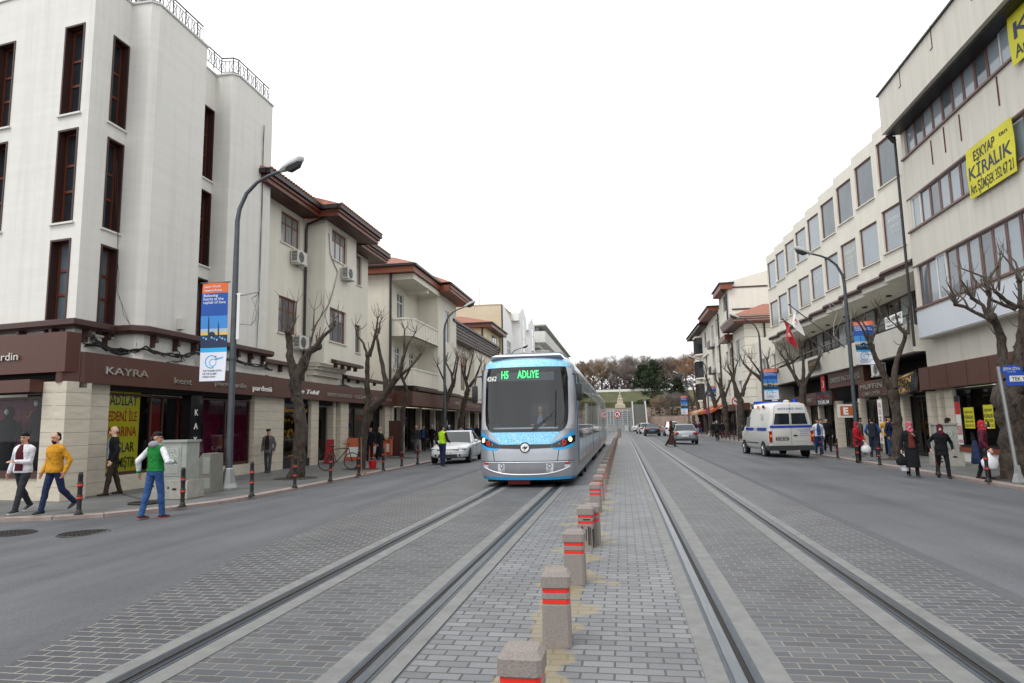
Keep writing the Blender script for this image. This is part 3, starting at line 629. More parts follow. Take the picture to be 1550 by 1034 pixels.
# cars: sides
def side(y0, y1, first):
    hwz = lambda z: tlin(z, 1)
    if not first:
        c = MB(); rr = []
        for y in (y0, y1): rr.append([(-hwz(z), y, z) for z in (.27, .45, 1.1, 2.2, 2.9, 3.06, 3.18, 3.28, 3.36, 3.41)]+[(hwz(z), y, z) for z in (3.41, 3.36, 3.28, 3.18, 3.06, 2.9, 2.2, 1.1, .45, .27)])
        c.loft(rr); c.build('body', 'tram_silver', tram, smooth=40)
    for sg in (-1, 1):
        X = lambda z, o: sg*(hwz(z)+o)
        def pan(mb, a, b_, z0, z1, o, m=0, nz=2):
            for k in range(nz):
                za, zb = z0+(z1-z0)*k/nz, z0+(z1-z0)*(k+1)/nz
                q = [(X(za, o), a, za), (X(za, o), b_, za), (X(zb, o), b_, zb), (X(zb, o), a, zb)]; mb.quad(*(q if sg > 0 else q[::-1]), m)
        yb = y0+(1.35 if first else .08)
        w_ = MB(); pan(w_, yb, y1-.06, 1.18, 2.56, .006); win_ = w_.build('window_band', 'side_glass', tram)
        t_ = MB(); pan(t_, yb-.25*first, y1-.06, 2.60, 3.0, .005, nz=3); t_.build('roof_panel', 'teal_panel', tram)
        p_ = MB(); k = 0; yy = yb
        while yy < y1-.3:
            pan(p_, yy-.025, yy+.025, .48, 1.17, .010, 0); pan(p_, yy-.03, yy+.03, 2.57, 3.02, .010, 1); pan(p_, yy-.03, yy+.03, 1.17, 2.57, .012, 2, 3); yy += 1.55
        pan(p_, yb, y1-.06, 2.555, 2.605, .011, 1); p_.build('side_trim', ['tram_seam', 'tram_light', 'tram_black'], tram)
        l_ = MB(); pan(l_, yb, y1-.06, .56, 1.15, .004); l_.build('lower_panel', mat('tram_pale_blue', '#b5cad8', .3, coat=.4), tram)
        s_ = MB(); yy = yb+.02
        while yy < y1-.3: pan(s_, yy+.03, yy+.22, .58, 1.14, .008); yy += 3.1
        s_.build('blue_stripe', 'tram_blue', tram)
        a_ = MB(); yy = yb+.5
        while yy < y1-.3: a_.box(X(.62, .0), X(.62, .02), yy, yy+.07, .62, .66); yy += 1.55
        a_.build('side_marker', 'amber', tram)
        k_ = MB(); ym = (y0+y1)/2
        for yw in (ym-.9, ym+.9):
            k_.tube([(sg*1.06, yw, .31), (sg*1.2, yw, .31)], .3, 18)
        k_.build('wheel', 'iron', tram)
        if first:
            v_ = MB()
            pan(v_, y0+.98, y0+1.18, .62, 2.95, .012, nz=8); v_.build('corner_stripe', 'tram_pattern', tram)
            v_ = MB(); pan(v_, y0+.92, y0+.985, .8, 2.98, .013, nz=8); v_.build('blue_edge', 'tram_blue', tram)
side(0, 9.4, True)
for a, c in ((9.8, 17.2), (17.6, 25.0), (25.4, 32.6)):
    m = MB(); m.box(-1.15, 1.15, a-.42, a+.02, .35, 3.3); m.build('bellows', 'bellows', tram); side(a, c, False)
for a, c in ((2.2, 4.6), (5.2, 8.6), (10.6, 13.5), (14, 16.6), (18.4, 21), (21.6, 24.4), (26.5, 31)): m = MB(); m.box(-.85, .85, a, c, 3.38, 3.62); m.build('roof_equipment', 'tram_grey', tram)
# ------------------------------------------------------------------ buildings, left side
mat('plaster_white', '#d5d3cc', .85, streak=.13, var=.045, scale=1.4, bump=.12, bscale=9, stretch=(.35, .35, 3.2), detail=8)
mat('plaster_grey', '#c6c5c0', .88, streak=.12, var=.05, scale=1.2, bump=.1, bscale=12)
mat('plaster_cream', '#d9d4c6', .88, streak=.10, var=.045, scale=.9, bump=.1, bscale=10)
mat('plaster_yellow', '#d6cfae', .88, var=.05, scale=1.2)
mat('plaster_beige', '#c3b89f', .9, var=.08, scale=.5)
mat('plaster_bright', '#e6e6e4', .8, streak=.05, var=.03, scale=1)
mat('wood_dark', '#38201a', .5, var=.25, scale=6, stretch=(1, 1, .2))
mat('wood_red', '#63301d', .45, var=.25, scale=8, stretch=(1, 1, .15))
mat('wood_orange', '#783f24', .5, var=.2, scale=5, stretch=(.2, .2, 2))
mat('soffit_wood', '#4a251a', .5, var=.3, scale=3, stretch=(6, .3, 1))
mat('cornice_brown', '#40261f', .5, var=.12, scale=5)
mat('fascia_brown', '#4d291c', .45, var=.10, scale=2.2, stretch=(5, 5, .4))
mat('fascia_brown_r', '#4c2a1e', .45, var=.10, scale=2.0, stretch=(5, 5, .4))
mat('gutter_black', '#1d1a1a', .45)
mat('travertine', '#bdb4a3', .6, var=.12, scale=2.5, stretch=(1, 1, 4), bump=.08, detail=8)
mat('stone_joint', '#6f675b', .9)
mat('pane_dark', '#20262a', .05, spec=.7, var=.5, scale=.7)
mat('pane_grey', '#59646a', .06, spec=.7, var=.3, scale=.6)
mat('pane_light', '#8a959b', .07, spec=.6, var=.12, scale=.5)  # pale base: reflected sky, and blinds, put into the glass colour
mat('pane_curtain', '#8d9290', .12, spec=.6, var=.25, scale=2.5, stretch=(4, 4, .4))
mat('frame_white', '#d4d4d0', .45)
mat('ac_white', '#c8c7bf', .5, var=.08, scale=3); mat('ac_dark', '#33373a', .6)
mat('letter_metal', '#c9c6bd', .28, .9); mat('letter_white', '#e9e8e4', .5); mat('letter_gold', '#c79a3a', .35, .8)
mat('cable_black', '#1a1918', .6); mat('cable_grey', '#8f8d88', .7)
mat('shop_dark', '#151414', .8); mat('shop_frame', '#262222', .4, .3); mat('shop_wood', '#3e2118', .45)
glassy('shop_glass', (.8, .83, .83), .0, .02, .6)
def tile_mat(name, c1, c2):
    m = mat(name, c1, .75, col2=c2, scale=5); nt, b = nodes(m); N = nt.nodes.new; L = nt.links.new
    tc = N('ShaderNodeTexCoord'); w1 = N('ShaderNodeTexWave'); w1.bands_direction = 'DIAGONAL' if 0 else 'Y'; w1.inputs['Scale'].default_value = 1.6; w1.inputs['Distortion'].default_value = .4; L(tc.outputs['Object'], w1.inputs[0])
    w2 = N('ShaderNodeTexWave'); w2.bands_direction = 'X'; w2.inputs['Scale'].default_value = 1.0; w2.wave_profile = 'SAW'; L(tc.outputs['Object'], w2.inputs[0])
    a = N('ShaderNodeMath'); a.operation = 'ADD'; L(w1.outputs['Fac'], a.inputs[0]); L(w2.outputs['Fac'], a.inputs[1])
    bp = N('ShaderNodeBump'); bp.inputs['Distance'].default_value = .06; L(a.outputs[0], bp.inputs['Height']); L(bp.outputs[0], b.inputs['Normal'])
tile_mat('roof_tile', '#85503f', '#a06a55')
Xp = (1, 0, 0); Yp = (0, 1, 0); Xm = (-1, 0, 0)
def FL(X): return Fac((X, 0, 0), Yp, Xp)
def FR(X): return Fac((X, 0, 0), Yp, Xm)
def FC(Y): return Fac((0, Y, 0), Xp, (0, -1, 0))      # faces the camera, u = X
def gable_tiles(mb, x0, x1, y0, y1, z, rise, m=0, hip=None):
    """hipped tile roof with thickness"""
    h = min(abs(x1-x0), abs(y1-y0))/2 if hip is None else hip
    a = [(x0, y0, z), (x1, y0, z), (x1, y1, z), (x0, y1, z)]
    if abs(y1-y0) >= abs(x1-x0): xm = (x0+x1)/2; r = [(xm, y0+h, z+rise), (xm, y1-h, z+rise)]; mb.add(a+r, [(0, 1, 4), (1, 2, 5, 4), (2, 3, 5), (3, 0, 4, 5), (3, 2, 1, 0)], m)
    else: ym = (y0+y1)/2; r = [(x0+h, ym, z+rise), (x1-h, ym, z+rise)]; mb.add(a+r, [(0, 1, 5, 4), (1, 2, 5), (2, 3, 4, 5), (3, 0, 4), (3, 2, 1, 0)], m)
def ridge_ends(mb, x, y0, y1, z, step=.22, r=.06):
    y = y0
    while y < y1: mb.ell((x, y, z), (r*1.3, r, r), 8, 6); y += step
def pillar(F, u0, u1, z0, z1, d0, d1, parent, name='pillar', jh=.3):
    a = MB(); j = MB(); z = z0
    while z < z1-.02:
        zz = min(z+jh, z1); F.box(a, u0, u1, z, zz-.008, d0, d1); F.box(j, u0+.006, u1-.006, zz-.008, zz, d0, d1-.006); z = zz
    j.build('joint', 'stone_joint', a.build(name, 'travertine', parent))
GOODS = [mat('goods_%d' % i, c, .6) for i, c in enumerate(['#8e2a2a', '#2f4a7c', '#c9b48a', '#3c6b48', '#d8d5cc', '#7a4a2a', '#b9852e', '#4b4b50'])]
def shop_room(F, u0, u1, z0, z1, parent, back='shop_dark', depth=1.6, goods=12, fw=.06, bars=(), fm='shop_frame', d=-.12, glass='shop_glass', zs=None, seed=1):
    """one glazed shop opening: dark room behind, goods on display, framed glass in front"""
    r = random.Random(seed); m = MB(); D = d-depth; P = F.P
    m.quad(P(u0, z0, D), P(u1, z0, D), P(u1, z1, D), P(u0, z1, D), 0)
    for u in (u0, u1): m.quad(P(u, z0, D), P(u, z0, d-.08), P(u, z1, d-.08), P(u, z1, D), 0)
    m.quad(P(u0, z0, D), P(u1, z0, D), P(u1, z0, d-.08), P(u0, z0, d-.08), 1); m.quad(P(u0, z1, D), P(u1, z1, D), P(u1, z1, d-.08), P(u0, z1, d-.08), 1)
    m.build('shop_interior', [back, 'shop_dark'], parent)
    if goods:
        g = MB()
        for k in range(goods):
            u = r.uniform(u0+.15, u1-.35); w_ = r.uniform(.08, .3); h = r.uniform(.08, .5); zz = r.choice([z0+.02, z0+.02, z0+.55, z0+1.05, z0+1.5]); zz = min(zz, z1-h-.1); dd = d-.3-r.random()*(depth-.8)
            F.box(g, u, u+w_, zz, zz+h, dd-.15, dd, r.randrange(len(GOODS)))
        g.build('shop_goods', GOODS, parent)
    f = MB(); F.box(f, u0, u0+fw, z0, z1, d-.07, d); F.box(f, u1-fw, u1, z0, z1, d-.07, d); F.box(f, u0+fw, u1-fw, z0, z0+fw*1.4, d-.07, d); F.box(f, u0+fw, u1-fw, z1-fw, z1, d-.07, d)
    for t in bars: x = u0+(u1-u0)*t; F.box(f, x-fw/2, x+fw/2, z0+fw*1.4, z1-fw, d-.065, d-.005)
    fo = f.build('shop_window', fm, parent)
    p = MB(); q = [P(u0+fw, z0+fw, d-.035), P(u1-fw, z0+fw, d-.035), P(u1-fw, z1-fw, d-.035), P(u0+fw, z1-fw, d-.035)]
    p.quad(*(q if F.u.cross(UPZ).dot(F.n) > 0 else q[::-1])); p.build('pane', glass, fo)
def sign_text(F, t, u, z, size, parent, d, mname='letter_metal', depth=.04, **k):
    m = MB(); F.text(m, t, u, z, size, d, 0, depth, **k); return m.build('sign_lettering', mname, parent)
def cables(mb, pts, r=.016, sag=.06, n=6):
    for k in range(n):
        q = []
        for i, p in enumerate(pts[:-1]):
            a, b = V(p), V(pts[i+1])
            for t in (0, .33, .66): q.append(a.lerp(b, t)+V((rnd.uniform(-.01, .04), rnd.uniform(-.06, .06), rnd.uniform(-.07, .05)-sag*(t > 0))))
        q.append(V(pts[-1])); mb.tube(q, r*rnd.uniform(.5, 1.1), 5)
def ac_unit(F, u, z, label, d=.0, w=.8, h=.58, fan=True):
    """outdoor AC unit hung on the wall on brackets"""
    o = F.P(u, z, d); t = thing('ac_unit', label, 'air conditioner', o, group='air conditioner units on the white house')
    G = Fac((0, 0, 0), F.u, F.n); a = MB(); G.box(a, 0, w, .06, h, .06, .36); bo = a.build('casing', 'ac_white', t)
    g = MB(); c = G.P(w*.38, h*.53, .365); g.disc(c, F.n, .22, 24, 0)
    for rr in (.06, .11, .16, .21): g.disc(c+F.n*.006, F.n, rr+.006, 24, 1, rr)
    g.build('fan_grille', ['ac_dark', 'ac_white'], bo)
    # the slatted end towards the camera
    q = MB()
    for k in range(7): G.box(q, -.006, 0, .12+k*.058, .155+k*.058, .1, .33)
    q.build('side_grille', 'ac_dark', bo)
    
    for q_ in (.1, w-.14): b = MB(); G.box(b, q_, q_+.04, 0, .055, 0, .42); b.build('bracket', 'ac_white', t)
    return t
def drainpipe(mb, pts, r=.06): mb.tube(pts, r, 8)

# ---- corner office building -----------------------------------------
B = thing('office_building', 'tall white corner office building with narrow dark wood windows and brown shop fronts', 'building', (0, 0, 0))
UF = V((-.9896, .1439, 0)); NF = V((-.1439, -.9896, 0))
F1 = Fac((-13.15, 14.02, 0), UF, NF); Fr = FL(-13.15); Fb = FL(-12.4); ZT = 13.5
rows = [(9.76, 12.23), (6.86, 9.35), (4.05, 6.43)]
ua, ub = F1.pu(130, 36), F1.pu(100.3, 37); uc = F1.pu(26, 48); wdt = ub-ua
cols = [(ua, ub), (uc, uc+wdt), (2*uc-ua, 2*uc-ua+wdt), (3*uc-2*ua, 3*uc-2*ua+wdt)]
hf = [(a, b, z0, z1) for a, b in cols for z0, z1 in rows]
wm = MB(); F1.wall(wm, 0, 14, 3.3, ZT, hf, .3)
h1 = [(14.68, 15.27, z0, z1) for z0, z1 in rows]; h2 = [(18.58, 19.17, z0, z1) for z0, z1 in rows]
Fr.wall(wm, 14.02, 15.3, 3.3, ZT, h1, .3); Fr.wall(wm, 17.6, 19.2, 3.3, ZT, h2, .3)
for y0, y1 in ((15.3, 17.6), (19.2, 21.55)):
    pl = [(-13.16, y0), (-12.55, y0), (-12.4, y0+.17), (-12.4, y1), (-13.16, y1)]
    wm.prism(pl, 3.3, ZT)
far = F1.P(14, 0)
wm.poly([(-13.15, 14.02, ZT), (-13.15, 21.55, ZT), (far.x, 26, ZT), (far.x, far.y, ZT)]); wm.quad((-12.5, 21.55, 0), (-28, 21.55, 0), (-28, 21.55, ZT), (-12.5, 21.55, ZT))
wm.build('wall', 'plaster_white', B)
cap = MB()
for y0, y1 in ((15.3, 17.6), (19.2, 21.55)): cap.prism([(-13.2, y0-.04), (-12.53, y0-.04), (-12.36, y0+.15), (-12.36, y1+.03), (-13.2, y1+.03)], ZT+.001, ZT+.06)
F1.box(cap, -.03, 14, ZT+.001, ZT+.05, -.3, .04); Fr.box(cap, 14.0, 15.26, ZT+.002, ZT+.055, -.3, .04); Fr.box(cap, 17.62, 19.16, ZT+.002, ZT+.055, -.3, .04)
cap.build('coping', 'plaster_grey', B)
for F, hs in ((F1, hf), (Fr, h1), (Fr, h2)):
    for h in hs:
        o = window(F, h, B, 'wood_red', 'pane_dark' if h[2] > 5 else 'pane_grey', d=-.2, fw=.085, bars_z=(.36, .64) if h[2] > 5 else (.42, .68), sill=.06, sillm='plaster_white', fd=.08)
        c = MB(); a, b_, z0, z1 = h
        F.box(c, a+.001, a+.05, z0+.001, z1-.001, -.199, .02); F.box(c, b_-.05, b_-.001, z0+.001, z1-.001, -.199, .02); F.box(c, a+.05, b_-.05, z1-.05, z1-.001, -.199, .02)
        c.build('casing', 'wood_dark', o)
# brown ledge that follows the plan of the bays
def sweep_band(mb, plan, prof, m=0):
    """plan: xy path; prof: closed list of (outward offset, z)"""
    pts = [V((p[0], p[1], 0)) for p in plan]; rings = []
    for i, p in enumerate(pts):
        d0 = (p-pts[i-1]).normalized() if i else (pts[1]-p).normalized(); d1 = (pts[i+1]-p).normalized() if i < len(pts)-1 else d0
        n0 = V((d0.y, -d0.x, 0)); n1 = V((d1.y, -d1.x, 0)); n = (n0+n1).normalized(); k = 1/max(.35, n.dot(n0))
        rings.append([p+n*o*k+V((0, 0, z)) for o, z in prof])
    mb.loft(rings, m)
plan = [tuple(F1.P(14, 0).xy), (-13.15, 14.02), (-13.15, 15.3), (-12.55, 15.3), (-12.4, 15.47), (-12.4, 17.6), (-12.42, 19.2), (-12.4, 21.6)]
m = MB(); sweep_band(m, plan, [(-.02, 4.12), (.22, 4.12), (.30, 4.18), (.30, 4.30), (.20, 4.34), (-.02, 4.36)]); ledge = m.build('ledge', 'cornice_brown', B)
m = MB()
for F, us in ((F1, [.5+1.1*k for k in range(12)]), (Fr, [14.25, 14.9]), (Fb, [15.7, 16.6, 17.4, 19.6, 20.4, 21.2])):
    for u in us:
        m = MB(); F.box(m, u, u+.09, 3.93, 4.119, 0, .2); F.box(m, u, u+.09, 3.8, 3.93, 0, .1); m.build('bracket', 'wood_dark', B)
m = MB(); bp = [F1.P(.4, 3.85, .15), (-12.98, 14.6, 3.8), (-12.9, 15.2, 3.72), (-12.3, 15.4, 3.78), (-12.28, 16.4, 3.7), (-12.25, 17.4, 3.85), (-12.28, 19.4, 3.85), (-12.28, 21.3, 3.8), (-12.7, 22.6, 3.78)]
cables(m, bp, .016, .07, 9); cables(m, [(-12.3, 16.6, 3.9), (-12.28, 16.9, 3.6), (-12.25, 16.2, 3.45)], .012, .02, 3); cables(m, [(-13.1, 14.5, 4.0), (-12.9, 14.7, 3.75), (-12.6, 15.2, 3.6)], .02, .05, 7)
cables(m, [(-12.36, 20.9, 12.5), (-12.36, 20.95, 8), (-12.37, 20.9, 4.4)], .007, .0, 3); cables(m, [(-13.1, 14.95, 8.8), (-13.0, 15.05, 6.6), (-12.95, 15.1, 5.2), (-12.7, 15.28, 4.4), (-12.5, 15.35, 3.8)], .006, .0, 2)
m.build('cable_bundle', 'cable_black', B)
m = MB(); m.box(-12.395, -12.25, 16.75, 16.95, 4.45, 4.75); m.build('alarm_box', 'ac_white', B)
# roof railing
m = MB()
for pl in ([(-13.2, 14.6), (-13.1, 15.35), (-12.6, 15.4), (-12.5, 15.55), (-12.5, 17.5)], [(-13.0, 17.7), (-13.0, 19.25), (-12.6, 19.3), (-12.5, 19.45), (-12.5, 21.45)]):
    for (xa, ya), (xb, yb) in zip(pl[:-1], pl[1:]):
        Ls = math.hypot(xb-xa, yb-ya); nn = max(1, int(Ls/.13))
        for z, r in ((14.16, .022), (14.05, .012), (13.66, .014)): m.tube([(xa, ya, z), (xb, yb, z)], r, 6)
        for i in range(nn+1):
            t = i/nn; x, y = xa+(xb-xa)*t, ya+(yb-ya)*t
            m.tube([(x, y, 13.55 if i % 4 == 0 else 13.66), (x, y, 14.16 if i % 4 == 0 else 14.05)], .018 if i % 4 == 0 else .009, 5)
            if i < nn and i % 2 == 0:
                t2 = (i+1)/nn; x2, y2 = xa+(xb-xa)*t2, ya+(yb-ya)*t2
                m.tube([(x, y, 13.68), ((x+x2)/2, (y+y2)/2, 13.84), (x2, y2, 14.04)], .008, 5); m.tube([(x2, y2, 13.68), ((x+x2)/2, (y+y2)/2, 13.88), (x, y, 14.04)], .008, 5)
m.build('roof_railing', 'cable_black', B)
# ground floor of the corner building
FG = Fac((-12.25, 12.95, 0), UF, NF); Fs = FL(-12.4)
pillar(Fs, 13.0, 14.4, .1, 2.74, -.5, .0, B); pillar(FG, .0, FG.pu(66, 700), .09, 2.74, -.62, 0, B)
m = MB(); m.prism([(-12.6, 13.0), (-12.5, 12.93), (-12.40, 12.95), (-12.16, 13.33), (-12.16, 21.6), (-12.6, 21.6)], 2.72, 3.43)
fas = m.build('shop_fascia', 'fascia_brown', B)
m = MB(); FG.box(m, .02, 14, 2.95, 3.86, -.3, .06); FG.box(m, FG.pu(69, 580), 14, 2.5, 2.78, -.3, .36)
m.build('shop_fascia', 'fascia_brown', B)
F12 = FL(-12.165)
sign_text(F12, 'KAYRA', F12.pu(159, 560), F12.pz(159, 566), .26, fas, .0, width=F12.pu(223, 570)-F12.pu(159, 560))
sign_text(F12, 'kent', F12.pu(263, 575), 2.88, .25, fas, .0, width=F12.pu(289, 575)-F12.pu(263, 575))
sign_text(F12, 'pierre cardin', F12.pu(324, 585), 2.93, .21, fas, .0, width=F12.pu(371, 585)-F12.pu(324, 585))
sign_text(F12, 'pardesü', F12.pu(382, 588), 2.88, .26, fas, .0, 'letter_white', width=F12.pu(410, 590)-F12.pu(382, 588))
FGs = Fac(FG.P(0, 0, .07), UF, NF); m = MB(); u0 = FGs.pu(31, 532); FGs.text(m, 'cardin', u0+.88, 3.27, .26, .0, 0, .04, width=.86); m.build('sign_lettering', 'letter_metal', fas)
m = MB(); FG.box(m, 3.5, 14, .05, 2.6, -3, -2.9); FG.box(m, .0, 14, 2.6, 3.4, -.5, -.3); FG.box(m, FG.pu(66, 700), 14, .06, .58, -.3, -.02, 1); FG.box(m, FG.pu(66, 700), 14, .581, .66, -.3, .02, 2)
Fs.box(m, 14.4, 17.55, .1, .5, -.35, -.1, 1); Fs.box(m, 18.0, 20.85, .1, .45, -.3, -.02, 1); Fs.box(m, 14.4, 21.6, 2.6, 3.3, -.6, -.1)
m.build('shop_base', ['shop_dark', 'travertine', 'shop_wood'], B)
def tufted():
    m = mat('tufted_pink', '#7c1743', .5); nt, b = nodes(m); N = nt.nodes.new; L = nt.links.new
    tc = N('ShaderNodeTexCoord'); v = N('ShaderNodeTexVoronoi'); v.inputs['Scale'].default_value = 6.5; L(tc.outputs['Object'], v.inputs['Vector'])
    r = N('ShaderNodeValToRGB'); r.color_ramp.elements[0].position = .05; r.color_ramp.elements[1].position = .4; r.color_ramp.elements[0].color = (*hexc('#3a0a22'), 1); r.color_ramp.elements[1].color = (*hexc('#861a48'), 1)
    L(v.outputs['Distance'], r.inputs[0]); L(r.outputs[0], b.inputs['Base Color'])
tufted()
ug = FG.pu(66, 700)
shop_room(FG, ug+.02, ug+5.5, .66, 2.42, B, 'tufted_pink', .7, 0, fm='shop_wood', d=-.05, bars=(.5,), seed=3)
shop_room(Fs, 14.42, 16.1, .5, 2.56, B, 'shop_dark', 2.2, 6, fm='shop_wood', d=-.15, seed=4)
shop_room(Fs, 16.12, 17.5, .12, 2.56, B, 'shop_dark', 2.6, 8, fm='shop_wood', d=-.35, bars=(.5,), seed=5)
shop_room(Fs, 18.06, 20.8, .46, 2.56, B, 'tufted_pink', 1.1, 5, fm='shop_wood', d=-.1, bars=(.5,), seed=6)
m = MB(); Fs.box(m, 17.52, 18.03, .1, 2.6, -.3, .01); col = m.build('sign_column', 'tram_black', B)
m = MB()
for k, c in enumerate('KAYRA'): Fs.text(m, c, 17.68, 2.02-.4*k, .26, .014, 0, .01)
m.build('sign_lettering', 'letter_white', col)
pillar(Fs, 20.9, 22.9, .1, 2.74, -.4, .02, B)
m = MB(); FGi = Fac(FG.P(0, 0, -.6), UF, NF); FGi.text(m, 'KAYRA', ug+1.55, 1.95, .24, 0, 0, .0, width=.8); m.build('sign_lettering', 'letter_gold', B)
mat('poster_yellow', '#c8c21e', .6); mat('ink_black', '#16171c', .6); mat('ink_red', '#b3221c', .6); mat('banner_red', '#8e1d20', .6); mat('ink_navy', '#232a4a', .6)
# posters behind the glass
def poster(name, F, u0, u1, z0, z1, d, bgm, lines, label, cat='poster', wavy=0, tilt=0):
    """lines: (text, z fraction, height fraction, ink, u fraction start, width fraction)"""
    m = MB(); G = F; nx = 12; rt = UPZ.cross(F.n); sgn = 1 if rt.dot(F.u) > 0 else -1
    W_ = u1-u0; H_ = z1-z0; c0 = F.P(u0 if sgn > 0 else u1, z0, d)
    def pos(a, b, off=0):
        return c0+rt*(a*W_)+UPZ*(b*H_+tilt*a*W_)+F.n*(off+wavy*math.sin(a*9+b*3)*math.sin(b*PI))
    vs = [pos(i/nx, k/6) for k in range(7) for i in range(nx+1)]; fs = [(k*(nx+1)+i, k*(nx+1)+i+1, (k+1)*(nx+1)+i+1, (k+1)*(nx+1)+i) for k in range(6) for i in range(nx)]
    bk = [p-F.n*.012 for p in vs]; n0 = len(vs)
    m.add(vs, fs, 0); m.add(bk, [f[::-1] for f in fs], 0)
    inks = [bgm]
    for t, zf, hf_, ink, uf, wf in lines:
        if ink not in inks: inks.append(ink)
        if t is None:      # plain bar
            k = 8; q = [pos(uf+wf*i/k, zf+hf_*j, .006) for j in (0, 1) for i in range(k+1)]; m.add(q, [(i, i+1, k+2+i, k+1+i) for i in range(k)], inks.index(ink)); continue
        v_, f_ = text_geo(t, 1, .012)
        xa, xb = min(v.x for v in v_), max(v.x for v in v_); hh = max(v.y for v in v_)
        m.add([pos(uf+wf*(v.x-xa)/(xb-xa), zf+hf_*v.y/.72, .008) for v in v_], f_, inks.index(ink))
    o = m.build(name, inks); return tag(o, label, cat)
poster('shop_poster', FL(-12.6), FL(-12.6).pu(151, 640)+.06, FL(-12.6).pu(206, 640)+.12, .5, 2.62, -.012, 'poster_yellow', [('TADİLAT', .83, .12, 'ink_navy', .06, .86), ('NEDENİ İLE', .64, .12, 'ink_red', .03, .9), ('ZARARINA', .46, .12, 'ink_red', .03, .9), ('SATIŞLAR', .27, .12, 'ink_black', .03, .86), ('BAŞLAMIŞTIR', .09, .12, 'ink_black', .03, .9)], 'yellow closing sale poster with black and red lines inside the corner shop window')
poster('sale_banner', Fs, 16.55, 17.1, .9, 2.35, -.6, 'banner_red', [('İNDİRİM', .3, .08, 'letter_white', .08, .84)], 'dark red sale banner hanging inside the shop doorway')
# mannequins in the two clothes windows
def mannequin(p, label, rz=0):
    m = MB(); m.loft([[(r*math.cos(2*PI*i/14)*kx, r*math.sin(2*PI*i/14)*.8, z) for i in range(14)] for r, kx, z in ((.26, 1, 0), (.2, 1, .4), (.16, 1, .8), (.15, 1, 1.0), (.2, 1, 1.25), (.21, 1.05, 1.36), (.1, 1, 1.44), (.08, 1, 1.48), (.12, 1, 1.55), (.12, 1, 1.65), (.06, 1, 1.73))])
    for s in (-1, 1): m.tube([(s*.2, 0, 1.36), (s*.25, .02, 1.1), (s*.2, -.1, .85)], [.065, .055, .04], 8)
    t = thing('mannequin', label, 'mannequin', p, rz, 'mannequins in the clothes shop windows'); m.build('dress', 'cloth_black', t, smooth=180)
    f = MB(); f.ell((0, -.095, 1.6), (.055, .05, .075)); f.build('face', 'mannequin_white', t, smooth=180)
mat('cloth_black', '#141316', .85); mat('mannequin_white', '#cfc8c0', .4)
mannequin(FG.P(ug+.75, .68, -.4), 'dark hooded mannequin behind the two men at the corner shop window', -.2)
mannequin(FG.P(ug+1.75, .5, -.4), 'dark mannequin with a pale hand at the left edge of the shop window', .3)
mannequin(Fs.P(18.55, .46, -.6), 'black dressed mannequin with its pale face beside the KAYRA column', .9)

# ---- white house with deep brown eaves ------------------------------
H = thing('white_house', 'white three storey house with deep brown eaves, a corbelled bay and air conditioners', 'building')
Fa, Fy = FL(-12.95), FL(-12.08)
wa = [(Fa.pu(425.5, 340), Fa.pu(455, 340), 8.9, 10.2-.02), (Fa.pu(421.5, 470), Fa.pu(449.5, 470), 5.3, 6.75)]
wb = [(26.1, 27.72, 8.85, 10.18), (26.0, 27.7, 5.25, 6.7)]
wc = [(30.9, 31.55, 8.75, 10.3), (30.75, 31.5, 5.3, 6.7)]
m = MB(); Fa.wall(m, 21.56, 25.52, 3.2, 10.4, wa, .18); Fa.wall(m, 28.75, 32.4, 3.2, 10.4, wc, .18); Fy.wall(m, 25.52, 28.75, 4.3, 10.4, wb, .18)
m.quad((-12.95, 25.52, 4.3), (-12.08, 25.52, 4.3), (-12.08, 25.52, 10.4), (-12.95, 25.52, 10.4)); m.quad((-12.08, 28.75, 4.3), (-12.95, 28.75, 4.3), (-12.95, 28.75, 10.4), (-12.08, 28.75, 10.4))
m.quad((-12.95, 32.4, 0), (-22, 32.4, 0), (-22, 32.4, 10.4), (-12.95, 32.4, 10.4)); Fa.wall(m, 25.5, 28.8, 3.2, 4.4)
for x, z0, z1 in ((-12.3, 4.16, 4.3), (-12.45, 4.03, 4.16), (-12.6, 3.8, 4.03), (-12.75, 3.5, 3.8)): m.box(-12.96, x, 25.5+(-12.08-x)*.5, 28.77-(-12.08-x)*.5, z0, z1)
m.build('wall', 'plaster_cream', H)
for F, hs in ((Fa, wa), (Fy, wb), (Fa, wc)):
    for h in hs: window(F, h, H, 'wood_orange', 'pane_grey' if h[2] < 7 else 'pane_curtain', d=-.1, fw=.07, bars_u=(.36, .68) if h[1]-h[0] > 1 else (), bars_z=(.66,), sill=.06, sillm='plaster_cream')
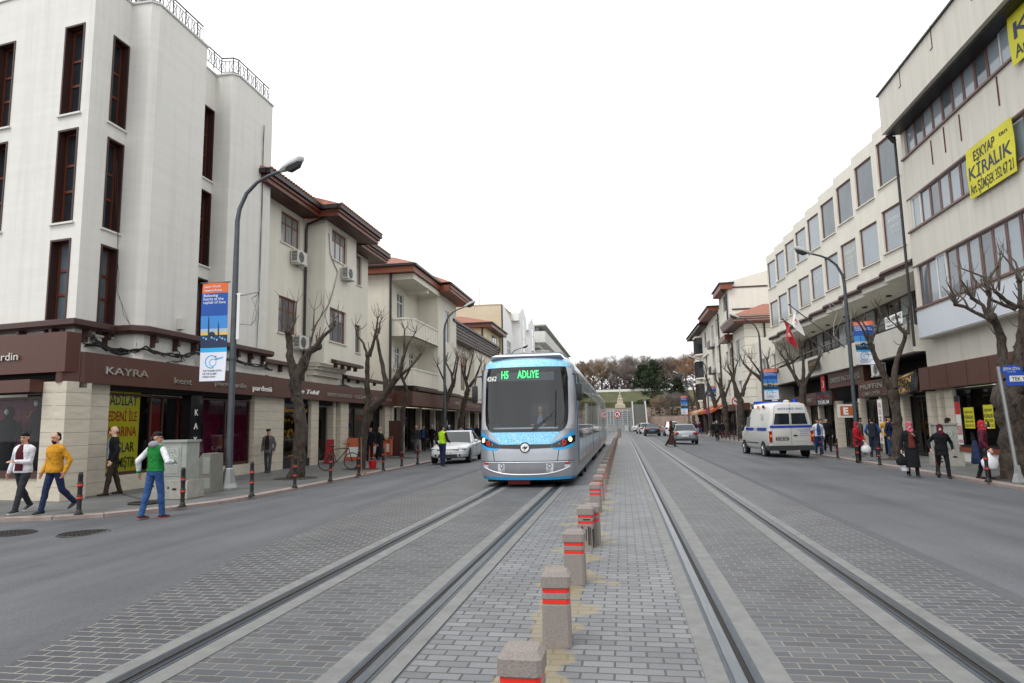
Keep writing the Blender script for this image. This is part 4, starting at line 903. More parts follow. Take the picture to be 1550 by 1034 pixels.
# eaves: boarded soffit, fascia, gutter, tile roof
sf = MB(); fb = MB(); gt = MB(); rt_ = MB()
def eave(y0, y1, xw, xe, zs_=10.38, h=.42, wall_end=True):
    sf.box(xw-.3, xe-.02, y0+.02, y1-.02, zs_, zs_+.06); y = y0
    fb.box(xe-.05, xe, y0, y1, zs_-.03, zs_+h*.55); fb.box(xe, xe+.07, y0-.05, y1+.05, zs_+h*.30, zs_+h*.58)
    for yy in ((y0, y0+.05), (y1-.05, y1)): fb.box(xw-.9, xe-.051, *yy, zs_-.03, zs_+h*.55)
    gt.box(xe+.0, xe+.16, y0-.1, y1+.1, zs_+h*.6, zs_+h); gt.box(xw-.9, xe, y0-.16, y0-.0, zs_+h*.6, zs_+h)
    for k in range(int((xe-xw+.3)/.11)): sf.box(xw-.3+k*.11, xw-.3+k*.11+.09, y0+.05, y1-.05, zs_-.015, zs_-.001)
    rt_.add([(xe+.12, y0-.12, zs_+h+.01), (xe+.12, y1+.12, zs_+h+.01), (xe-3.6, y1-.3, zs_+h+1.25), (xe-3.6, y0+.3, zs_+h+1.25), (xe-4, y0-.12, zs_+h+.01), (xe-4, y1+.12, zs_+h+.01)], [(0, 1, 2, 3), (4, 0, 3), (1, 5, 2)])
    yy = y0
    while yy < y1: rt_.ell((xe+.13, yy, zs_+h+.04), (.09, .07, .05), 8, 6); yy += .2
eave(20.9, 25.2, -12.95, -12.15); eave(25.0, 29.6, -12.08, -11.3, 10.38, .42); eave(29.65, 33.3, -12.95, -12.2, 10.38, .4)
sf.build('soffit', 'soffit_wood', H); fb.build('eave_board', 'wood_red', H); gt.build('gutter', 'gutter_black', H); rt_.build('roof', 'roof_tile', H)
m = MB(); q = Fa.P(25.25, 0, .08); m.tube([(-11.3, 25.05, 10.75), (-11.45, 25.05, 10.45), (-12.82, 25.3, 10.15), (-12.86, 25.3, 9.9), (-12.86, 25.3, 3.5)], .055, 8); m.build('drainpipe', 'gutter_black', H); m = MB()
m.tube([(-11.3, 29.6, 10.7), (-11.4, 29.6, 10.45), (-12.85, 29.2, 10.2), (-12.85, 29.2, 3.5)], .055, 8); m.build('drainpipe', 'gutter_black', H)
m = MB(); sweep_band(m, [(-12.95, 21.62), (-12.95, 25.3)], [(0, 4.0), (.28, 4.0), (.28, 4.12), (0, 4.2)]); sweep_band(m, [(-12.07, 26.2), (-12.07, 29.2)], [(0, 4.3), (.24, 4.3), (.24, 4.42), (0, 4.5)]); sweep_band(m, [(-12.95, 29.3), (-12.95, 34.4)], [(0, 3.9), (.28, 3.9), (.28, 4.02), (0, 4.1)])
for y in (22.3, 23.4, 24.5, 29.9, 31, 32.1, 33.2): m.box(-12.95, -12.8, y, y+.1, 3.75, 3.99)
for y in (26.4, 27.1, 27.8, 28.5): m.box(-12.06, -11.9, y, y+.1, 4.12, 4.29)
m.build('ledge', 'cornice_brown', H)
m = MB(); cables(m, [(-12.85, 21.9, 3.55), (-12.8, 25.5, 3.45), (-12.5, 28.6, 3.5), (-12.75, 31, 3.5), (-12.75, 34.3, 3.5)], .03, .05, 9); m.build('cable_bundle', 'cable_black', H)
m = MB()
m.tube([Fy.P(*Fy.px(497, 353), .03), Fy.P(*Fy.px(499, 385), .03), Fy.P(*Fy.px(510, 412), .03), Fy.P(*Fy.px(505, 435), .03), Fy.P(*Fy.px(490, 480), .03)], .022, 6)
m.tube([Fa.P(*Fa.px(465, 350), .05), Fa.P(*Fa.px(469, 385), .05), Fa.P(*Fa.px(463, 412), .05), Fa.P(*Fa.px(448, 402), .05)], .022, 6); m.build('refrigerant_hose', 'cable_grey', H)
ac_unit(Fa, Fa.pu(438, 398), Fa.pz(438, 399), 'air conditioner under the top left window of the white house')
ac_unit(Fy, Fy.pu(515, 420), Fy.pz(515, 423), 'air conditioner beside the top bay window of the white house')
ac_unit(Fa, Fa.pu(441, 528), Fa.pz(441, 529), 'left one of the two air conditioners behind the first tree')
ac_unit(Fa, Fa.pu(459, 528), Fa.pz(459, 529), 'right one of the two air conditioners behind the first tree')
m = MB(); m.box(-12.6, -12.16, 21.62, 34.6, 2.72, 3.42); fs2 = m.build('shop_fascia', 'fascia_brown', H)
sign_text(F12, 'e Tekil', F12.pu(455, 598), 2.93, .24, fs2, .004, 'letter_white', width=F12.pu(482, 598)-F12.pu(455, 598), shear=.3)
sign_text(F12, 'DEMET ELEKTRONİK', F12.pu(495, 600), 2.92, .2, fs2, .004, width=F12.pu(532, 600)-F12.pu(495, 600))
sign_text(F12, 'GÜMÜŞ TELEFON', F12.pu(536, 605), 2.92, .2, fs2, .004, width=F12.pu(592, 605)-F12.pu(536, 605))
pillar(Fs, 25.1, 25.75, .1, 2.72, -.4, .02, H); pillar(Fs, 27.95, 28.8, .1, 2.72, -.4, .02, H); pillar(Fs, 27.45, 27.7, .1, 2.72, -.5, -.1, H); pillar(Fs, 33.6, 34.4, .1, 2.72, -.4, .0, H)
m = MB(); Fs.box(m, 22.9, 25.1, .1, .42, -.3, -.03); Fs.box(m, 22.9, 34.5, 2.55, 3.2, -.6, -.15); m.build('shop_base', 'shop_dark', H)
mat('gold_goods', '#c9962c', .3, .6, var=.4, scale=25); mat('shop_ochre', '#4b3a12', .7, var=.6, scale=6)
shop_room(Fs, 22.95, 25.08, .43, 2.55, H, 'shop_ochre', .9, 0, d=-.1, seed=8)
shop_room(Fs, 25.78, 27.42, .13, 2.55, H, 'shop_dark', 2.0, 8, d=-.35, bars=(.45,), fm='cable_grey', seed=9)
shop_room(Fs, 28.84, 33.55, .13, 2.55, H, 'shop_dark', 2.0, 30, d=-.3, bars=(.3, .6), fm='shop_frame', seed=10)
m = MB(); r_ = random.Random(5)
for k in range(60): u = r_.uniform(23.1, 24.9); zz = r_.choice([.5, 1.22, 1.22, 1.8]); c = Fs.P(u, zz+r_.uniform(0, .3)*(zz > 1), -.35-r_.random()*.3); m.ell(c, (.05, .06, .07), 6, 5)
for zz in (1.15, .47): Fs.box(m, 23.0, 25.0, zz, zz+.03, -.7, -.2)
m.build('jewellery_display', 'gold_goods', H)
m = MB(); Fs.text(m, 'Sema  Gold', 23.05, 2.22, .22, -.08, 0, .01, width=1.9, shear=.3); m.build('sign_lettering', 'letter_gold', H)
# ---- house with balconies ------------------------------------------------
H = thing('balcony_house', 'white house with panelled balconies and orange boarded eaves behind the forked tree', 'building')
Fa = FL(-12.95); Fp = FL(-11.62)
m = MB()
m.quad((-12.95, 35.7, 0), (-20, 35.7, 0), (-20, 35.7, 10.35), (-12.95, 35.7, 10.35))
hb = [(37.0, 38.3, 7.3, 9.6), (36.6, 37.7, 4.6, 6.3), (39.3, 40.4, 4.6, 6.2)]
Fa.wall(m, 35.7, 41.2, 3.2, 10.35, hb, .15)
Fp.wall(m, 41.2, 46, 3.4, 10.35, [(43, 44.2, 7.2, 9.4)], .15); m.quad((-12.95, 41.2, 3.4), (-11.62, 41.2, 3.4), (-11.62, 41.2, 10.35), (-12.95, 41.2, 10.35)); m.quad((-11.62, 46, 3.4), (-20, 46, 3.4), (-20, 46, 10.35), (-11.62, 46, 10.35))
m.build('wall', 'plaster_cream', H)
for h in hb: window(Fa, h, H, 'frame_white', 'pane_grey', d=-.08, fw=.09, bars_u=(.5,), bars_z=(.75,), sill=.05, sillm='plaster_cream')
window(Fp, (43, 44.2, 7.2, 9.4), H, 'frame_white', 'pane_grey', d=-.08, fw=.08, bars_u=(.5,))
for z0, z1 in ((6.72, 7.78), (3.9, 4.9)):
    m = MB(); m.prism([(-12.96, 35.72), (-12.2, 35.72), (-11.62, 36.2), (-11.62, 41.19), (-12.96, 41.19)], z0, z0+.16)
    for pl in ([(-12.95, 35.74), (-11.9, 35.74)], [(-11.9, 35.74), (-11.62, 36.1)], [(-11.62, 36.1), (-11.62, 41.19)]):
        (xa, ya), (xb, yb) = pl; d = V((xb-xa, yb-ya, 0)); n = V((d.y, -d.x, 0)).normalized()
        G = Fac((xa, ya, 0), d, n); Ld = d.length; G.box(m, 0, Ld, z0+.161, z1-.1, -.12, 0); G.box(m, -.03, Ld+.03, z1-.1, z1, -.16, .05); G.box(m, -.02, Ld+.02, z0+.0, z0+.14, -.15, .03)
        k = max(1, int(Ld/.55))
        for i in range(k+1):
            u = min(Ld-.14, i*Ld/k); G.box(m, u, u+.14, z0+.15, z1-.101, .0, .035)
    m.build('balcony', 'plaster_cream', H)
m = MB(); m.box(-12.95, -11.5, 35.72, 41.19, 10.0, 10.34); m.box(-12.94, -11.6, 38.8, 39.0, 9.75, 10.0); m.build('roof_beam', 'plaster_cream', H)
sf = MB(); fb = MB(); gt = MB(); rt_ = MB()
sf.box(-20, -11.4, 35.3, 41.5, 10.36, 10.42); fb.box(-20, -11.35, 35.25, 35.3, 10.34, 10.68); fb.box(-11.4, -11.35, 35.3, 41.3, 10.34, 10.68); gt.box(-20, -11.25, 35.12, 35.25, 10.69, 10.82); gt.box(-11.34, -11.2, 35.25, 41.4, 10.69, 10.82)
sf.box(-20, -10.75, 40.9, 46.8, 10.3, 10.36); fb.box(-10.75, -10.7, 40.85, 46.8, 10.28, 10.68); fb.box(-12.0, -10.75, 40.8, 40.85, 10.28, 10.68); fb.box(-10.7, -10.64, 40.8, 46.85, 10.45, 10.67); gt.box(-10.69, -10.55, 40.8, 46.9, 10.69, 10.82)
gable_tiles(rt_, -20, -11.25, 35.2, 42, 10.83, 1.3, hip=2.5); gable_tiles(rt_, -20, -10.6, 40.7, 46.9, 10.84, 1.5, hip=2.8)
sf.build('soffit', 'wood_orange', H); fb.build('eave_board', 'wood_orange', H); gt.build('gutter', 'gutter_black', H); rt_.build('roof', 'roof_tile', H)
m = MB(); m.tube([(-12.85, 35.6, 10.6), (-12.85, 35.6, 3.4)], .075, 8); m.build('drainpipe', 'gutter_black', H)
m = MB(); m.prism([(-12.3, 34.6), (-11.25, 34.7), (-11.25, 46), (-12.3, 46)], 2.72, 3.5); fs3 = m.build('shop_fascia', 'fascia_brown', H)
F3 = FL(-11.24)
Fq = FL(-12.3)
for a, b_, sd in ((34.7, 36.2, 21), (36.5, 39.5, 22), (39.8, 42.6, 23), (42.9, 45.8, 24)): shop_room(Fq, a, b_, .14, 2.7, H, 'shop_dark', 1.6, 14, d=-.3, bars=(.5,), fm='frame_white' if sd == 21 else 'shop_frame', seed=sd)
for u in (34.45, 36.22, 39.52, 42.62): pillar(Fq, u, u+.26, .1, 2.72, -.4, .0, H)
m = MB(); sweep_band(m, [(-11.6, 36), (-11.6, 46)], [(0, 3.6), (.3, 3.6), (.3, 3.75), (0, 3.85)]); m.build('ledge', 'cornice_brown', H)
# ---- low house with arched windows ---------------------------------------
H = thing('arched_window_house', 'cream two storey house with arched windows under a deep striped wooden eave', 'building')
Fa = FL(-12.6); m = MB()
aw = [(47.5, 48.9, 4.4, 6.4), (51.2, 52.6, 4.4, 6.4), (57.2, 58.5, 4.4, 6.4), (60.3, 61.5, 4.4, 6.4)]
Fa.wall(m, 46.02, 63, 3.2, 8.1, aw, .18); m.box(-12.6, -12.15, 54.2, 62.9, 3.3, 8.0); m.build('wall', 'plaster_cream', H)
Fb2 = FL(-12.14)
for h in aw:
    F = Fa if h[0] < 54 else Fb2; o = window(F, h, H, 'wood_orange', 'pane_curtain', d=-.06 if F is Fa else .05, fw=.09, bars_u=(.5,), bars_z=(.6,))
    c = MB(); uc = (h[0]+h[1])/2; r0 = (h[1]-h[0])/2
    for rr, dd in ((r0+.12, .1), (r0+.3, .07)):
        q = [F.P(uc+rr*math.cos(PI*i/12), h[3]+rr*math.sin(PI*i/12), dd) for i in range(13)]; c.tube(q, .055, 6)
    c.build('arch_moulding', 'plaster_cream', o)
    g = MB(); g.poly([F.P(uc+r0*math.cos(PI*i/12), h[3]+r0*math.sin(PI*i/12), .02 if F is Fa else .03) for i in range(13)]); g.build('fanlight', 'wood_orange', o)
sf = MB(); fb = MB(); gt = MB(); rt_ = MB()
sf.add([(-12.6, 45.4, 7.95), (-12.0, 45.4, 7.95), (-12.0, 63, 7.95), (-12.6, 63, 7.95)], [(0, 1, 2, 3)])
for k in range(5): fb.box(-12.7, -12.0+.08*k, 45.2-.0*k, 63.4, 8.0+.2*k, 8.0+.2*k+.13, 0); fb.box(-12.7, -12.02+.08*k, 45.22, 63.38, 8.0+.2*k+.13, 8.2+.2*k, 1)
gt.box(-11.66, -11.5, 45.1, 63.5, 9.0, 9.14)
gable_tiles(rt_, -21, -11.5, 45, 63.4, 9.15, 1.2, hip=3)
sf.build('soffit', 'soffit_wood', H); fb.build('eave_board', ['wood_dark', 'frame_white'], H); gt.build('gutter', 'gutter_black', H); rt_.build('roof', 'roof_tile', H)
m = MB(); m.tube([(-11.6, 63.2, 9), (-11.7, 63, 8.4), (-12.5, 62.95, 7.8), (-12.5, 62.95, 3.5)], .07, 8); m.build('drainpipe', 'gutter_black', H)
m = MB(); m.box(-12.3, -11.6, 46.02, 100, 2.72, 3.42); fs4 = m.build('shop_fascia', 'fascia_brown', H)
sign_text(FL(-11.59), 'SÖZEN  GÜMÜŞ', 49.3, 2.98, .32, fs4, 0, width=4.2); sign_text(F3, 'PASAJ', 44.0, 3.0, .3, fs3, 0, width=1.2)
m = MB(); sweep_band(m, [(-12.55, 46), (-12.55, 99)], [(0, 3.7), (.4, 3.7), (.4, 3.85), (0, 3.95)]); m.build('ledge', 'cornice_brown', H)
for k in range(8): shop_room(Fq, 46.2+3.4*k, 49.2+3.4*k, .14, 2.7, H, 'shop_dark', 1.6, 12, d=-.3, bars=(.5,), seed=30+k); pillar(Fq, 49.22+3.4*k, 49.58+3.4*k, .1, 2.72, -.4, .0, H)
# ---- tiled villa behind it ------------------------------------------------
H = thing('tiled_villa', 'pale yellow villa with a hipped red tile roof behind the arched window house', 'building')
m = MB(); m.box(-22, -13.1, 63.6, 71, 3, 11.2); m.box(-13.1, -12.5, 66, 70.5, 8.9, 9.1); m.build('wall', 'plaster_yellow', H)
m = MB(); m.box(-23, -12.3, 62.9, 71.5, 11.2, 11.55); m.build('eave_board', 'wood_red', H); m = MB(); m.box(-23.1, -12.15, 62.75, 71.6, 11.55, 11.66); m.build('gutter', 'gutter_black', H)
m = MB(); gable_tiles(m, -23, -12.2, 62.8, 71.5, 11.67, 1.4, hip=4.3); m.build('roof', 'roof_tile', H)
m = MB(); m.tube([(-13.4, 63.5, 11.2), (-13.4, 63.5, 8)], .08, 8); m.build('drainpipe', 'gutter_black', H)
Fv = FL(-13.09); window(Fv, (67, 69.5, 9.2, 10.9), H, 'wood_dark', 'pane_dark', d=.02, fw=.1, bars_u=(.5,))
# ---- plain beige gable wall and the bright white block ------------------------
H = thing('beige_block', 'plain beige rendered block with a flat top above the tile roofs', 'building')
m = MB(); m.box(-24, -12.97, 71.8, 80, 3, 15.0); m.box(-24, -12.9, 71.75, 80, 15.001, 15.12); m.build('wall', 'plaster_beige', H)
m = MB()
for x in (-18.6, -18.2, -17.4, -16.9): m.tube([(x, 74, 15.1), (x, 74, 15.9)], .16, 8)
m.build('chimney', mat('clay', '#a8674a', .8), H)
m = MB(); m.tube([(-16.1, 75, 15), (-16.1, 75, 21)], .04, 5)
for z, l in ((20.9, 1.0), (19.3, 1.0), (19.8, .5)): m.tube([(-16.1-l*.1, 75, z), (-16.1+l, 75.3, z-.15)], .02, 4)
tag(m.build('aerial', 'cable_grey'), 'tall thin television aerial on the beige block', 'aerial')
H = thing('white_block', 'bright white modern block with tall gabled window bays above the tram', 'building')
Fa = FL(-12.8); m = MB()
hw_ = [(74.5, 77.5, 9.5, 11.3)]+[(82+4.2*k, 83.7+4.2*k, 9, 11.4) for k in range(4)]
Fa.wall(m, 72, 99, 3.2, 12.6, hw_, .2); m.add([(-12.8, 72, 12.6), (-12.8, 78.8, 12.6), (-12.8, 78.0, 13.9), (-12.8, 72, 15.3)], [(0, 1, 2, 3)])
m.box(-24, -12.82, 79, 99, 3, 14.6)
for y in (79.2, 87.6): m.prism([(-13, y), (-11.9, y), (-11.9, y+5), (-13, y+5)], 9, 15.4); m.add([(-11.9, y, 15.4), (-11.9, y+5, 15.4), (-11.9, y+2.5, 16.4), (-13.5, y, 15.4), (-13.5, y+5, 15.4), (-13.5, y+2.5, 16.4)], [(0, 1, 2), (3, 5, 4), (0, 2, 5, 3), (1, 4, 5, 2)]); m.box(-14.5, -12, y-.6, y, 14.2, 15.2)
m.build('wall', 'plaster_bright', H)
for h in hw_: window(Fa, h, H, 'frame_white', 'pane_grey', d=-.1, fw=.12, bars_u=(.5,), bars_z=(.6,))
for y in (79.2, 87.6): window(FL(-11.89), (y+1.2, y+3.8, 10.5, 15.0), H, 'frame_white', 'pane_grey', d=.04, fw=.15, bars_z=(.4, .7))
H = thing('terrace_block', 'grey stepped block with a glazed top floor and wide sloping cornices, last on the left', 'building')
m = MB(); m.box(-26, -12.4, 100, 150, 3, 12.6); m.box(-26, -11.1, 99.2, 150, 14.0, 15.7); m.box(-26, -12.2, 100, 150, 13.3, 14.0); m.box(-26, -10.6, 98.8, 150, 12.3, 12.62); m.build('wall', 'plaster_grey', H)
m = MB(); m.box(-25, -12.2, 100.4, 150, 15.7, 16.6); m.box(-20, -12.38, 99.95, 120, 12.7, 13.3); m.build('glazing', 'pane_grey', H)
m = MB(); m.box(-26, -11.0, 99.0, 150, 16.6, 16.8); m.box(-26, -10.5, 98.7, 150, 12.62, 12.7)
for k in range(7): m.box(-15.5+.5*k, -15.4+.5*k, 100.3, 100.38, 15.7, 16.6)
m.build('cornice', 'pole_grey' if 0 else 'plaster_grey', H)

# ================================================================= right side
mat('clad_white', '#cbc7bc', .8, streak=.14, var=.05, scale=1.5, stretch=(3, 3, .25), bump=.1, bscale=6)
mat('clad_blue', '#c3c9cf', .45, var=.03, scale=1); mat('frame_mauve', '#6a4c46', .5); mat('rust', '#5a3a2a', .8)
R = thing('office_block', 'long cream office block with ribbon windows, yellow rental banners and an overhanging cornice', 'building')
F = FR(10.6); F11 = FR(11.0); Fc = FR(10.0)
bands = [(5.45, 6.92), (8.27, 9.42), (11.02, 12.07)]
Y0, Y1 = 8.0, 25.45
m = MB(); F.wall(m, Y0, Y1, 4.32, 12.1, [(Y0+.3, Y1-.25, a, b_) for a, b_ in bands], .16); m.quad((10.6, Y1, 4.32), (20, Y1, 4.32), (20, Y1, 13.6), (10.6, Y1, 13.6)); m.quad((10.6, Y0, 4.32), (20, Y0, 4.32), (20, Y0, 13.6), (10.6, Y0, 13.6))
F11.wall(m, Y0, Y1+.6, 3.3, 4.32); m.add([(10.6, Y0, 4.319), (10.6, Y1, 4.319), (11.0, Y1, 4.319), (11.0, Y0, 4.319)], [(0, 1, 2, 3)]); m.build('wall', 'clad_white', R)
m = MB(); Fx = FR(10.585); Fx.box(m, Y0, Y1+.02, 4.36, 5.3, 0, .014); m.build('lower_panel', 'clad_blue', R)
m = MB(); m.hexa([(10.0, Y0, 12.08), (20, Y0, 12.08), (20, Y1+.1, 12.08), (10.0, Y1+.1, 12.08), (10.0, Y0, 13.6), (20, Y0, 13.6), (20, Y1+.1, 13.6), (10.0, Y1+.1, 13.6)]); m.build('parapet', 'clad_white', R)
m = MB(); m.box(9.93, 20, Y0, Y1+.16, 13.6, 13.66); F.box(m, Y0, Y1, 12.0, 12.078, .0, .45); m.build('coping', 'gutter_black', R)
for (a, b_), nm in zip(bands, (0, 1, 2)):
    y = Y1-.3; k = 0
    while y-.66 > Y0+.3:
        op = (k*7+nm*3) % 11 == 3
        window(F, (y-.66, y, a, b_), R, 'frame_white' if op else 'frame_mauve', 'pane_light' if (k+nm) % 3 else 'pane_grey', d=-.06 if not op else -.03, fw=.05); y -= .68; k += 1
    m = MB(); F.box(m, Y0+.2, Y1, a-.07, a-.003, -.1, .07); F.box(m, Y0+.2, Y1, b_+.003, b_+.05, -.1, .02); m.build('sill', 'frame_mauve', R)
m = MB()
for y in (23.6, 21.2, 18.7, 15): Fc.box(m, y, y+.02, 13.0, 13.75, 0, .02); Fc.box(m, y, y+.16, 13.0, 13.02, 0, .02)
for y, z in ((23.2, 10.5), (21.3, 10.5), (19.2, 10.6), (22.3, 10.55)): F.box(m, y, y+.03, z-.55, z+.3, 0, .03)
m.build('rusty_bracket', 'rust', R)
m = MB(); m.tube([(10.45, Y1+.15, 12.0), (10.45, Y1+.15, 4.1)], .05, 8); m.tube([(10.2, Y1+.12, 12.1), (10.45, Y1+.15, 11.8)], .09, 8); m.build('drainpipe', 'gutter_black', R)
m = MB(); m.box(10.75, 11.3, Y0, 26.2, 2.54, 3.34); fr = m.build('shop_fascia', 'fascia_brown_r', R)
m = MB(); Fz = FR(10.745)
for k in range(14): Fz.box(m, 8.5+1.3*k, 8.512+1.3*k, 2.56, 3.32, 0, .004)
m.build('panel_joint', 'gutter_black', fr)
for a, b_ in ((20.9, 21.5), (24.4, 25.0), (25.35, 25.6), (16.5, 17.1), (12.5, 13.0)): pillar(F11, a, b_, .1, 2.54, -.4, .0, R)
m = MB(); F11.box(m, 21.5, 24.4, .1, .42, -.4, -.05, 0); F11.box(m, 21.5, 24.4, .42, .56, -.3, -.02, 1); F11.box(m, Y0, 20.9, .1, .42, -.4, -.05, 0); m.build('shop_base', ['plaster_grey', 'wood_orange'], R)
shop_room(F11, 21.52, 24.38, .56, 2.5, R, 'shop_dark', 2.5, 2, d=-.1, fm='shop_frame', seed=50); shop_room(F11, 17.12, 20.88, .42, 2.5, R, 'shop_dark', 2.5, 2, d=-.1, fm='shop_frame', seed=51); shop_room(F11, 13.05, 16.48, .42, 2.5, R, 'shop_dark', 2.5, 2, d=-.1, seed=52)
Fp_ = FR(11.03)
for i, (px, y1_, lab) in enumerate((((1462, 1477), 0, 'left one of the two yellow rental posters in the empty shop window'), ((1492, 1507), 0, 'right one of the two yellow rental posters in the empty shop window'))):
    a, b_ = Fp_.pu(px[1], 650), Fp_.pu(px[0], 650); zt = Fp_.pz(px[0], 617+i*-4); zb = Fp_.pz(px[0], 646+i*0); poster('rental_poster', Fp_, a, b_, zb-.05, zt, .012, 'poster_yellow', [('ESKYAP', .72, .12, 'ink_black', .1, .8), ('KİRALIK', .46, .17, 'ink_black', .06, .88), ('ARA SOR', .28, .12, 'ink_black', .08, .84), ('352 67 21', .08, .12, 'ink_black', .06, .88)], lab)
poster('sale_poster', Fp_, 24.05, 24.36, .65, 2.25, .012, 'frame_white', [(None, .62, .26, 'ink_red', 0, 1), (None, .88, .12, 'ink_black', 0, 1), ('%50', .2, .2, 'ink_red', .04, .92), ('İNDİRİM', .04, .06, 'ink_red', .1, .8)], 'narrow red and white fifty percent sale poster at the empty shop window')
Fb_ = FR(10.5)
a, b_ = Fb_.pu(1535, 210), Fb_.pu(1466, 262)
poster('rental_banner', Fb_, a, b_, 7.95, 9.45, .02, 'poster_yellow', [('ESKYAP', .70, .2, 'ink_black', .16, .5), ('tan', .8, .09, 'ink_black', .74, .16), ('KİRALIK', .36, .27, 'ink_navy', .05, .9), ('Art ŞİMŞEK 352 67 21', .08, .2, 'ink_black', .04, .92)], 'yellow rental banner sagging across the second row of windows', 'banner', .03)
poster('rental_banner', Fb_, 13.4, Fb_.pu(1527, 40), 10.65, 12.3, .02, 'poster_yellow', [('ESKYAP', .72, .16, 'ink_black', .16, .5), ('KİRALIK', .38, .28, 'ink_navy', .05, .9), ('Art ŞİMŞEK 352 67 21', .08, .2, 'ink_black', .04, .92)], 'yellow rental banner at the top row of windows, cut by the photo edge', 'banner', .03)

# ---- scalloped office building ------------------------------------------------
mat('scallop_white', '#d9d5c9', .85, streak=.09, var=.04, scale=1.2, bump=.08, bscale=12)
S = thing('scalloped_building', 'cream office building whose facade steps out in rounded scalloped bays', 'building')
m = MB(); cb = MB(); wn = []; outline = []
ZC = 7.32; ZR = 13.25
AV = ['AVUKAT', 'AVUKAT', 'AVUKAT', '', '', 'AVUKAT', '', '', '']
for i in range(9):
    ya = 26.15+2.6*i; yb = ya+2.6; p0 = V((11.0, ya, 0)); p1 = V((10.72, yb-.42, 0)); d = (p1-p0); Ld = d.length; u = d.normalized(); n = V((-u.y, u.x, 0)); n = n if n.x < 0 else -n
    G = Fac(p0, u, n); hs = [(.52, 2.05, 10.88, 12.75), (.52, 2.05, 8.15, 9.88)]
    G.wall(m, 0, Ld, ZC, ZR, hs, .12)
    arc = [p1]+[V((10.72+.42*(1-math.cos(t))+(.0), yb-.42+.42*math.sin(t), 0)) for t in [PI/2*k/5 for k in range(1, 6)]]
    pts = arc+[V((11.14, yb, 0))]
    for q, w_ in zip(arc[:-1], arc[1:]): m.quad((q.x, q.y, ZC), (w_.x, w_.y, ZC), (w_.x, w_.y, ZR), (q.x, q.y, ZR))
    q = arc[-1]; m.quad((q.x, q.y, ZC), (11.0, yb, ZC), (11.0, yb, ZR), (q.x, q.y, ZR))
    pl = [(11.0, ya)]+[(v.x, v.y) for v in arc]
    outline += pl
    sweep_band(cb, [(x, y) for x, y in pl[:-1]][::-1], [(0, ZC-.06), (.16, ZC-.06), (.2, ZC+.02), (.16, ZC+.12), (0, ZC+.14)])
    m.prism(pl+[(13.6, yb), (13.6, ya)], ZR-.0, ZR+.07); m.prism(pl+[(13.6, yb), (13.6, ya)], ZC-.3, ZC-.02)
    for j, h in enumerate(hs):
        wo = window(G, h, S, 'wood_red', 'pane_grey' if j == 0 and i < 4 else ('pane_light' if (i+j) % 3 else 'pane_curtain'), d=-.06, fw=.075, sill=.07, sillm='scallop_white')
        if j == 1 and i in (0, 2, 4) or j == 0 and i in (5, 6):
            t = MB(); rt = UPZ.cross(n); c = (h[0]+h[1])/2
            for kk, (tx, zz, sz) in enumerate((('AVUKAT', .68, .24), ('BÜROSU', .52, .17), ('352 91 10', .4, .13))): G.text(t, tx, c, h[2]+(h[3]-h[2])*zz, sz, -.075, 0, .0, align='CENTER')
            t.build('window_lettering', 'letter_white', wo)
m.quad((11.0, 49.55, 3), (20, 49.55, 3), (20, 49.55, ZR), (11.0, 49.55, ZR)); m.quad((13.6, 26, ZR+.05), (20, 26, ZR+.05), (20, 49.55, ZR+.05), (13.6, 49.55, ZR+.05))
m.build('wall', 'scallop_white', S); cb.build('cornice', 'cornice_brown', S)
m = MB(); pr = FR(12.6)
for y in (28.5, 31.5, 34.5, 37.5, 40.5, 43.5): m = MB(); m.cyl((12.0, y), .12, ZC-.36, ZC-.301, 14); m.build('downlight', 'ac_dark', S)
for k in range(16): window(pr, (26.2+1.46*k, 27.6+1.46*k, 4.9, 7.0), S, 'wood_dark', 'pane_dark' if k % 3 else 'pane_light', d=0, fw=.08, bars_z=(.3,))
m = MB(); pr.box(m, 26, 49.5, 7.0, 7.3, -.2, 0); pr.box(m, 26, 49.5, 3.3, 4.9, -.3, -.02); m.build('recess_wall', 'plaster_grey', S)
m = MB(); m.extr([(10.68, 26.2, 3.98), (10.52, 26.2, 5.0), (10.72, 26.2, 5.0), (12.6, 26.2, 4.3), (12.6, 26.2, 3.98)], (0, 23.3, 0)); m.build('parapet', 'scallop_white', S)
m = MB(); m.tube([(10.6, 26.3, 5.35), (10.6, 49.4, 5.35)], .035, 6)
for k in range(12): m.tube([(10.62, 26.4+2.09*k, 5.0), (10.6, 26.4+2.09*k, 5.35)], .02, 5)
m.build('handrail', 'gutter_black', S)
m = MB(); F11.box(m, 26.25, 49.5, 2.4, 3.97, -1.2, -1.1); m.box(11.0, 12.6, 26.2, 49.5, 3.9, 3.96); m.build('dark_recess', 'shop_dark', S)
bd = []
for y0, y1, z0, z1, x in ((32.2, 37.45, 3.16, 4.02, 10.9), (26.3, 32.9, 2.5, 3.22, 10.85), (37.2, 42.4, 2.38, 3.06, 10.85), (42.6, 49.4, 2.4, 3.0, 10.9)):
    m = MB(); m.box(x, x+.3, y0, y1, z0, z1); bd.append(m.build('shop_fascia', 'fascia_brown_r', S))
sign_text(FR(10.89), 'OKKES PASTANESİ', 37.0, 3.42, .36, bd[0], .0, width=4.4); sign_text(FR(10.84), 'MUFFIN', 32.5, 2.86, .3, bd[1], .0, width=2.6); sign_text(FR(10.84), 'CAFE OTİK', 32.3, 2.58, .2, bd[1], .0, width=2.2); sign_text(FR(10.84), 'KENT', 42.0, 2.55, .34, bd[2], .0, width=1.6)
